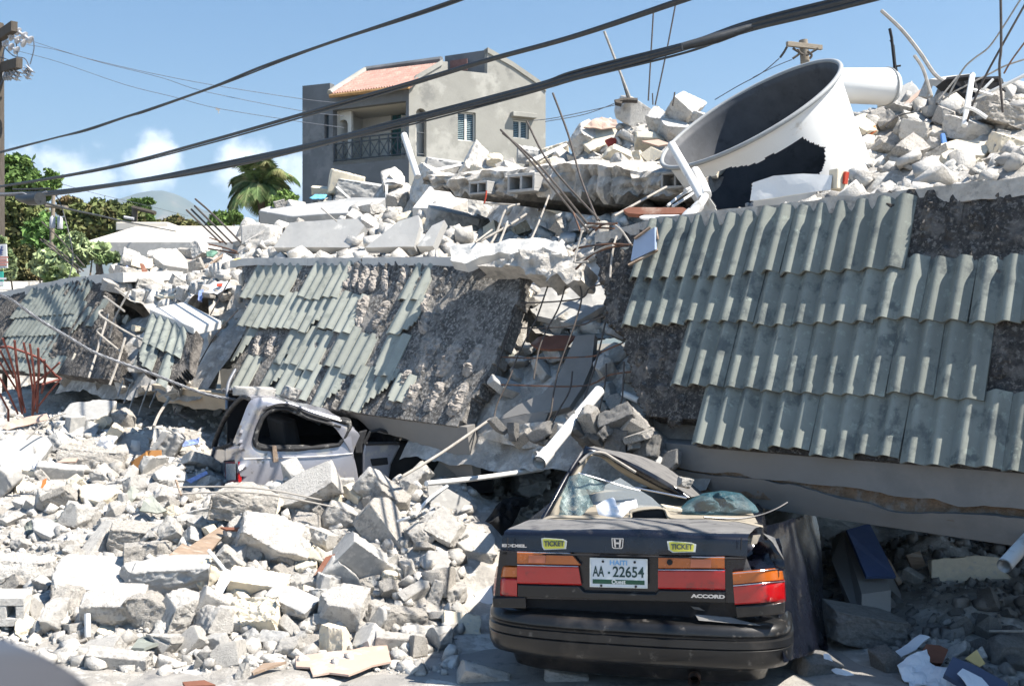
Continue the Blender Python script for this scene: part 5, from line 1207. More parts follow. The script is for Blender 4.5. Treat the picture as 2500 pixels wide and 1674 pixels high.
# loose rubble filling the break between the far left and middle eaves
def brkH(X, Y):
    q = Vector((X, Y, 0))-O2; s_ = q.dot(U2); b_ = -q.dot(NH)
    if s_ < 9.3 or s_ > 13.2 or b_ < .1: return None
    return float(np.interp(b_, [.1, .35, .7, 1.0], [1.35, 1.75, 2.15, 2.4])) if b_ < 1.0 else upH(X, Y)
n, m_ = 80, 26; S_ = np.linspace(9.3, 13.2, n); B_ = np.linspace(.1, 1.1, m_); G = np.stack(np.meshgrid(S_, B_, indexing='ij')+[np.zeros((n, m_))], -1); D = fbm(G*3, 17, 5)*.14-.03
V = [[(lambda p: Vector((p.x, p.y, float(np.interp(B_[j], [.1, .35, .7, 1.0], [1.35, 1.75, 2.15, 2.4]))+float(D[i, j]))))(O2+U2*S_[i]-NH*B_[j]) for j in range(m_)] for i in range(n)]
mb = MB(); mb.grid(V); tag(mb.build('break_rubble_bed', MT['mound'], smooth=False), kind='structure')
r_b = random.Random(9)
for _ in range(30):
    s_, b_ = r_b.uniform(9.5, 13.0), r_b.uniform(.12, .95); p = O2+U2*s_-NH*b_; p.z = brkH(p.x, p.y) or 2; put_chunk(p, r_b.uniform(.16, .42), r_b.choice(['lump', 'block', 'slab', 'shard']), r_b.choice(['white', 'rough', 'rough', 'cream']), 'break', rs=r_b)
# fallen plaster panels and layered slabs inside the gap
plate(6, [(810, 690), (935, 680), (915, 880), (850, 1030), (770, 1150), (620, 1190), (480, 1195), (300, 1235), (430, 1140), (600, 1060), (700, 950)], gapH, (-.45, -.72, .55), MT['soffit'], 'fallen_plaster_panel', 'smooth grey panel lying diagonally in the gap behind the bar grid', 'wall panel', .07, .12)
plate(6, [(300, 1238), (480, 1200), (640, 1170), (600, 1260), (500, 1300), (330, 1300), (270, 1280)], gapH, (-.4, -.85, .2), MT['soffit'], 'broken_slab', 'thin grey slab edge at the bottom of the gap above the dark hollow', 'slab', .25, .18, warp=(.02, .08, 4))
plate(6, [(170, 1330), (300, 1290), (560, 1250), (760, 1240), (830, 1330), (700, 1390), (480, 1420), (300, 1380)], gapH, (-.5, -.85, .15), MT['crough'], 'broken_slab', 'rough pale broken floor slab under the gap, behind the big white pipe', 'slab', .3, .10, warp=(.08, .04, 7))
plate(6, [(820, 1230), (1000, 1190), (1180, 1180), (1280, 1260), (1360, 1380), (1480, 1530), (1300, 1500), (1100, 1440), (920, 1400), (850, 1320)], gapH, (-.5, -.8, .2), MT['mound'], 'broken_slab', 'rough shaded slab corner above the bent roof frame of the sedan', 'slab', .3, -.02, d=8.35, warp=(.16, .04, 7))
plate(6, [(470, 400), (500, 315), (830, 330), (900, 240), (1000, 400), (1010, 480), (800, 620), (560, 560), (450, 440)], upH, (-.25, -.45, .85), MT['slab'], 'fallen_plaster_panel', 'sunlit pale panel seen through the bar grid in the gap', 'wall panel', .06, .06, warp=(.03, .06, 5))
plate(6, [(520, 740), (570, 695), (690, 685), (812, 690), (740, 772), (640, 778), (560, 768)], gapH, (-.2, -.5, .85), MT['woodr'], 'brown_board', 'thin brown board lying behind the bar grid in the gap', 'board', .02, .08)
plate(6, [(328, 800), (362, 742), (430, 832), (370, 830)], gapH, (-.3, -.8, .4), MT['tilep'], 'plaster_scrap', 'small pale green-grey plate at the left side of the gap', 'scrap', .015, .10)
plate(6, [(385, 720), (430, 740), (455, 785), (420, 790)], gapH, (-.3, -.8, .4), MT['paper'], 'paper_sheet', 'crumpled white paper at the left side of the gap', 'paper', .003, .10, warp=(.03, .03, 12))
r_g = random.Random(31)
for x, y in ((930, 1270), (1010, 1230), (1090, 1240), (1170, 1270), (1240, 1340), (1330, 1430), (1430, 1510), (870, 1330), (960, 1350), (1050, 1370), (1150, 1400), (1250, 1460), (760, 1290), (680, 1330), (570, 1320), (480, 1350), (400, 1310), (820, 1250), (1000, 1300), (1120, 1330), (1200, 1420), (1340, 1500), (620, 1370), (300, 1290)):
    put_chunk(P(6, x+r_g.uniform(-20, 20), y+r_g.uniform(-15, 15), 8.55-.45*(x-600)/800+r_g.uniform(-.06, .06)), r_g.uniform(.14, .30), r_g.choice(['lump', 'block', 'shard', 'slab']), r_g.choice(['rough', 'dim', 'dim', 'grey']), 'gap', sink=.5, rs=r_g)
# top of the gap: broken lintel, and the dark stub left of the right eave
plate(6, [(150, 225), (430, 150), (620, 130), (740, 160), (850, 210), (850, 320), (800, 330), (760, 360), (720, 300), (640, 350), (610, 290), (470, 290), (440, 240)], upH, (-.55, -.75, .45), MT['crough'], 'broken_lintel', 'broken rough lintel with hanging stubs spanning the top of the gap', 'beam', .25, 0, d=9.75, warp=(.09, .035, 8))
plate(6, [(0, 200), (0, 110), (620, 50), (740, 100), (720, 165), (430, 170), (300, 140), (90, 215)], upH, (-.35, -.5, .8), MT['ledge'], 'loose_ledge_slab', 'sunlit flat ledge slab right of the middle eave', 'slab', .10, 0, d=10.2, warp=(.04, .05, 6))
tng = [[(170, 740), (560, 720), (800, 1010)], [(30, 1330), (250, 1130), (520, 1030), (800, 990)], [(0, 1080), (60, 1040), (300, 1000), (560, 985), (800, 1000)], [(590, 880), (555, 990), (520, 1200), (500, 1440)],
       [(260, 760), (560, 770)], [(200, 700), (560, 715)], [(0, 1230), (200, 1140), (420, 1030), (540, 1000)], [(300, 800), (400, 720), (600, 700)], [(0, 560), (90, 800)], [(120, 800), (20, 1180), (60, 1240), (200, 1220)]]
tb = empty('rusty_bar_tangle', P(18, 300, 950, 9.3), 'tangle of rusty reinforcing bars between the lintel and the right eave', 'rebar tangle')
for i, t in enumerate(tng): rod('bar', PL(18, t, 9.35-.02*i, 9.0), .009, MT['rust'] if i % 3 else MT['dusty'], None, parent=tb)
gr = empty('bar_grid', gplane(6, 600, 700, -.06), 'exposed grid of thin reinforcing bars across the gap between the middle and right eaves', 'rebar grid')
for i, t in enumerate([[(495, 310), (430, 500), (370, 680), (330, 800), (270, 1000)], [(630, 360), (560, 560), (500, 680), (440, 800), (380, 960), (300, 1130), (280, 1260)], [(745, 360), (700, 500), (620, 650), (570, 780), (540, 960)],
        [(835, 340), (850, 440), (800, 620), (740, 780), (700, 900), (670, 1040), (650, 1180), (620, 1250)], [(1040, 210), (1020, 480), (990, 660), (940, 860), (880, 1050), (850, 1150)], [(1010, 860), (1000, 1000), (960, 1180)], [(790, 910), (770, 1040), (690, 1180), (640, 1290)], [(1125, 850), (1110, 1100), (1060, 1150)],
        [(470, 300), (620, 305), (720, 320)], [(430, 460), (580, 460), (840, 435), (900, 370), (990, 340), (1130, 320)], [(440, 625), (620, 625), (850, 605), (930, 570), (1060, 530)], [(310, 810), (530, 820), (900, 810), (980, 780), (1120, 720)], [(240, 985), (420, 995), (860, 1000), (1030, 930), (1210, 905)], [(900, 1190), (1040, 1160), (1180, 1150)]]):
    rod('bar', [gplane(6, x, y, -.03-.012*(i > 7)) for x, y in t], .0075, MT['rebar'] if i < 11 else MT['rust'], None, parent=gr)

# ------------------------------------------------------------------ overhanging hollow-block slab and the tilted smooth slabs
def swp(k, x, y, w): s, w, z = sw_point(k, x, y, w); p = O2+U2*s-NH*(BACK+w); return Vector((p.x, p.y, z))
hb = empty('hollow_block_slab', swp(0, 1250, 420, 2.3), 'broken hollow-block roof slab overhanging a dark cavity in the centre of the mound', 'roof slab')
tp = [(960, 405), (1060, 396), (1150, 388), (1300, 376), (1400, 380), (1480, 392), (1575, 402)]; bt = [(975, 425), (1080, 446), (1170, 450), (1260, 442), (1320, 452), (1400, 455), (1500, 446), (1575, 440)]
xs_ = np.linspace(970, 1572, 90); top, bot = [], []
rj = np.random.RandomState(4); jt = fbm(np.stack([xs_*.06, xs_*0, xs_*0], -1), 3, 4)*16; jb = fbm(np.stack([xs_*.09, xs_*0+4, xs_*0], -1), 5, 4)*22
for i, x in enumerate(xs_):
    yt = np.interp(x, [a for a, b in tp], [b for a, b in tp])+jt[i]*.5; yb_ = np.interp(x, [a for a, b in bt], [b for a, b in bt])+jb[i]
    a, b = swp(0, x, yt, 2.2), swp(0, x, yb_, 2.25); row, rb = [], []
    for j in range(8):   # face then top
        f = j/7; p = b.lerp(a, f)+NH*(float(jb[i])*.006*math.sin(f*3.1)+.12*float(fbm(np.array([[i*.35, j*.6, 2.]]), 6, 3)[0])); row.append(p)
    for j in range(1, 12): row.append(a-NH*(j*.28)+Vector((0, 0, j*.035+float(jt[(i*7+j*13) % 90])*.006)))
    top.append(row); lowp = b-NH*3.0; rb = [b-NH*.01]*8+[b.lerp(lowp, j/11) for j in range(1, 12)]; bot.append(rb)
m = MB(); m.grid(top, bot); m.build('slab_body', MT['crough'], hb)
r_h = random.Random(12)
for _ in range(46):
    i = r_h.randrange(2, 88); j = r_h.randrange(9, 17); put_chunk(top[i][j], r_h.uniform(.14, .42), r_h.choice(['lump', 'block', 'slab', 'shard']), r_h.choice(['white', 'white', 'cream', 'rough']), 'roof', rs=r_h)
def hollow_block(w=.40, h=.2, d=.19, nholes=2, t=.03):
    m = MB(); cw = (w-t*(nholes+1))/nholes
    m.box((0, 0, h/2-t/2), (w, d, t)); m.box((0, 0, -h/2+t/2), (w, d, t))
    for i in range(nholes+1): m.box((-w/2+t/2+i*(cw+t), 0, 0), (t-.001, d-.004, h-2*t+.002))
    return m
def place_block(p, rot, sc, label, parent=None, mat='cwhite', nh=2):
    m = hollow_block(nholes=nh, t=.058 if nh == 3 else .032); e = Euler(rot).to_matrix(); m.V = [tuple(Vector(p)+(e @ Vector(v))*sc) for v in m.V]; o = m.build('hollow_block', MT[mat], parent, bevel=.006)
    return o if parent else tag(o, label, 'hollow block', 'hollow concrete blocks')
for (x, y, s_) in ((1557, 1242, .8), (1912, 1203, 1.1)): p = swp(2, x, y, 2.12); place_block(p, (0, .03, -.75), s_, None, hb, 'cgrey')
for (x, y) in ((700, 860),): p = swp(3, x, y, 2.12); place_block(p, (0, .03, -.75), .9, None, hb, 'cgrey')
p = cast(9, 60, 1235, stH); place_block(p+Vector((-.05, -.10, .13)), (.12, .03, .15), 1.0, 'pale hollow concrete block with square holes at the lower left frame edge', nh=3)
p = cast(14, 850, 770, upH); place_block(p+Vector((0, -.1, .15)), (.3, .3, .2), 1.2, 'weathered hollow block on the skyline beside the standing grey slab', mat='crough')
for i, (pts, lab) in enumerate([([(200, 655), (310, 480), (540, 462), (800, 448), (850, 500), (740, 655)], 'wide smooth tilted slab just above the left part of the middle eave cap'),
        ([(850, 655), (1090, 470), (1235, 425), (1245, 500), (1200, 650)], 'smooth tilted grey slab second from left above the middle eave cap'),
        ([(1225, 650), (1330, 500), (1420, 460), (1340, 650)], 'narrow tilted slab third from left above the middle eave cap')]):
    cx_, cy_ = sum(p[0] for p in pts)/len(pts), sum(p[1] for p in pts)/len(pts)
    plate(12, pts, None, (-.30, -.80, .52), MT['slab'], 'tilted_slab', lab, 'slab', .11, .05, 'smooth tilted slabs above the middle eave', swp(12, cx_, cy_, .75).y, (.018, .12, 2.5), i+2)
q = [swp(12, x, y, w) for x, y, w in ((1190, 420, 3), (1310, 262, 4.4), (1500, 300, 4.2), (1590, 360, 3.6), (1440, 430, 3))]; m = MB(); m.prism([v+Vector((0, 0, .1)) for v in q], (0, .1, -.3)); tag(m.build('tilted_slab', MT['cwhite'], bevel=.02), 'pale slab leaning up against the overhanging hollow-block slab', 'slab', 'smooth tilted slabs above the middle eave')
q = [swp(12, x, y, w) for x, y, w in ((90, 425, 3.2), (380, 385, 3.6), (780, 330, 3.8), (1000, 335, 3.8), (860, 440, 3.2), (560, 452, 3.0), (330, 470, 2.9))]; m = MB(); m.prism([v+Vector((0, 0, .08)) for v in q], (0, .15, -.35)); tag(m.build('fallen_or_added_slab', MT['slab'], bevel=.02), 'long grey slab lying level above the tilted slabs, left of the centre boulder', 'slab')

# ------------------------------------------------------------------ the white water tank
MT['tankw'] = M('white_tank_skin', (.80, .79, .76), rough=.45, var=.04, scale=3, bump=.04, bscale=12, col2=(.62, .57, .49), c2amt=.12, c2scale=4)
MT['tanki'] = M('dark_tank_lining', (.075, .08, .09), rough=.6, var=.2, scale=6, bump=.12, bscale=25, stretch=(1, 1, 1), col2=(.05, .053, .06), c2amt=.3, c2scale=5)
MT['tankr'] = M('grey_rim', (.34, .35, .35), rough=.6, var=.1)
tk = empty('water_tank', P(3, 1300, 800, 11.3), 'big white plastic water tank tipped over, its round mouth facing up left', 'water tank')
cT = P(3, 1030, 545, 11.2); nT = Vector((-.52, -.30, .80)).normalized(); uT = nT.cross(Vector((0, 1, 0))).normalized(); vT = nT.cross(uT); R0 = .985
hole = [(800, 860), (830, 840), (1000, 790), (1180, 725), (1290, 655), (1330, 675), (1392, 700), (1390, 800), (1370, 830), (1250, 850), (1045, 880), (1060, 1010), (880, 1010)]
hole = [C(3, *h) for h in hole]
def tpt(th, t, dr=0): 
    r = R0*(1-.0*t)-.12*t/2.0+.10*math.exp(-t*9)*0+dr; r = np.interp(t, [0, .05, .5, 1.2, 1.9, 2.05], [R0, .955, .90, .84, .78, .70])+dr
    return cT-nT*t+(uT*math.cos(th)+vT*math.sin(th))*float(r)
nt_, nl = 300, 130; TH = np.linspace(0, 2*math.pi, nt_+1); TL = np.linspace(0, 2.05, nl+1)
out_ = [[tpt(a, t) for t in TL] for a in TH]; in_ = [[tpt(a, t, -.018) for t in TL] for a in TH]; mk = []
for i in range(nt_):
    row = []
    for j in range(nl):
        c = (out_[i][j]+out_[i+1][j+1])/2; cm_ = (TH[i]+TH[i+1])/2; nrm = uT*math.cos(cm_)+vT*math.sin(cm_); q = topx(c)
        jj = (vnoise(np.array([[i*.2, j*.2, 0]]), 3)[0]-.5)*10
        row.append(not (nrm.dot(Vector((0, 0, CAMZ))-c) > 0 and inpoly(q[0]+jj, q[1]+jj, hole)))
    mk.append(row)
m = MB(); m.grid(out_, [[p-(p-(cT-nT*TL[j])).normalized()*.008 for j, p in enumerate(r)] for r in out_], mk); m.build('shell', MT['tankw'], tk, smooth=50)
m = MB(); m.grid(in_, [[p+(p-(cT-nT*TL[j])).normalized()*.006 for j, p in enumerate(r)] for r in in_], mk); m.build('inner_lining', MT['tanki'], tk, smooth=50)
m = MB(); m.tube([tpt(a, -.005, .008) for a in np.linspace(0, 2*math.pi, 97)], .024, 8, caps=False); m.build('rim', MT['tankr'], tk, smooth=60)
m = MB(); m.add([tpt(a, 2.05) for a in TH[:-1]]+[tpt(a, 2.04) for a in TH[:-1]], [tuple(range(nt_)), tuple(range(nt_, 2*nt_))]); m.build('tank_bottom', MT['tankw'], tk)
t2 = empty('water_tank', P(3, 1560, 500, 12.9), 'smaller white cylindrical tank lying on its side behind the tipped tank', 'water tank')
aa, bb = P(3, 1300, 405, 12.6), P(3, 1722, 414, 13.0); ax_ = (bb-aa).normalized(); Lx2 = (bb-aa).length; pr = [(-.02, .0), (0, .14), (.04, .19), (Lx2-.10, .215), (Lx2-.03, .19), (Lx2-.005, .13), (Lx2, 0.01)]
pts = [aa+ax_*t for t, r in pr]; m = MB(); u_ = ax_.cross(Vector((0, 0, 1))).normalized(); v_ = ax_.cross(u_)
m.grid([[aa+ax_*t+(u_*math.cos(a)+v_*math.sin(a))*r for t, r in pr] for a in np.linspace(0, 2*math.pi, 49)]); m.build('shell', MT['tankw'], t2, smooth=60)
m = MB(); m.tube([aa+ax_*(Lx2-.10)+(u_*math.cos(a)+v_*math.sin(a))*.218 for a in np.linspace(0, 2*math.pi, 49)], .012, 6, caps=False); m.build('seam', MT['tankr'], t2)
q = [(1045, 870), (1150, 838), (1290, 828), (1430, 835), (1425, 905), (1240, 930), (1065, 955), (1030, 955)]
plate(3, q, upH, (-.5, -.85, .2), MT['tankw'], 'curved_white_shard', 'curved white tank shard standing on the parapet in front of the tipped tank', 'tank shard', .012, 0, d=9.35, warp=(.04, .06, 2.2))
m = MB(); p = P(3, 1458, 858, 9.2); m.box(p, (.13, .10, .17), Euler((0, .05, .5)).to_matrix()); o = m.build('cream_block', MT['ccream'], bevel=.008); tag(o, 'small cream wooden block beside the curved white shard on the parapet', 'block')
m = MB(); p = P(3, 1492, 848, 9.15); m.box(p, (.035, .03, .10), Euler((.1, .1, .4)).to_matrix()); tag(m.build('red_scrap', MT['red']), 'small dull red strip against the cream block on the parapet', 'scrap')
# ------------------------------------------------------------------ pipes
rod('white_pipe', PL(3, [(662, 690), (735, 815), (808, 945)], 10.1, 9.5), .040, MT['pvc'], 'white pipe leaning at the left lip of the tipped tank', 'pipe', 'white plastic pipes', 14)
rod('grey_pipe', PL(3, [(775, 815), (805, 870), (830, 930)], 9.9, 9.5), .045, MT['pvc'], 'short dirty pipe stub right behind the pipe leaning at the tank lip', 'pipe', 'white plastic pipes', 14)
m = MB(); m.tube(smooth_path(PL(18, [(1800, 330), (1750, 420), (1690, 490), (1640, 540), (1570, 590)], 9.5, 9.1), 5), .034, 12); o = m.build('pipe_elbow', MT['pvc'], smooth=50); tag(o, 'bent white pipe elbow at the left end of the right parapet', 'pipe', 'white plastic pipes')
for (x, y) in ((1690, 490), (1575, 590)):
    c = P(18, x, y, 9.28 if x > 1600 else 9.1); m = MB(); m.tube([c+Vector((.03, .0, .03)), c, c-Vector((.03, 0, .03))], [.044, .048, .044], 14); m.build('pipe_collar', MT['pvc'], o, smooth=50)
rod('white_pipe', PL(2, [(935, 815), (985, 970), (1045, 1150)], 15.2, 14.6), .044, MT['pvc'], 'white pipe standing askew in front of the grey house balcony', 'pipe', 'white plastic pipes', 14)
bp = empty('white_pipe', P(6, 570, 1500, 8.0), 'thick white drain pipe hanging out of the gap above the sedan', 'pipe', 'white plastic pipes')
rod('pipe_body', PL(6, [(590, 1495), (760, 1290), (965, 1045)], 7.95, 8.7), .044, MT['pvc'], None, n=20, parent=bp, hollow=True)
rod('socket', PL(6, [(575, 1512), (632, 1444)], 7.92, 8.06), .052, MT['pvc'], None, n=20, parent=bp, hollow=True)
rod('side_branch', PL(6, [(600, 1478), (545, 1466)], 8.0, 7.96), .034, MT['pvc'], None, n=16, parent=bp, hollow=True)
rod('white_pipe', PL(6, [(1120, 1065), (1225, 1110)], 8.9, 8.75), .028, MT['pvc'], 'short white pipe end sticking out low at the right side of the gap', 'pipe', 'white plastic pipes', 12)
rod('long_pipe', PL(0, [(975, 1105), (1100, 1092), (1240, 1072)], 8.35, 9.4), .021, MT['pvc'], 'long thin pale pipe lying on top of the rubble left of the sedan', 'pipe', 'white plastic pipes', 10)
rod('white_pipe', PL(11, [(1800, 690), (1990, 480)], 6.2, 6.5), .042, MT['pvc'], 'white pipe end entering at the right frame edge under the eave', 'pipe', 'white plastic pipes', 16, hollow=True)
rod('broken_pole', PL(0, [(905, 1098), (1010, 1035), (1122, 958)], 8.5, 9.3), .013, MT['dusty'], 'long pale rusty rod slanting up from the rubble to the gap', 'rod', None, 8)
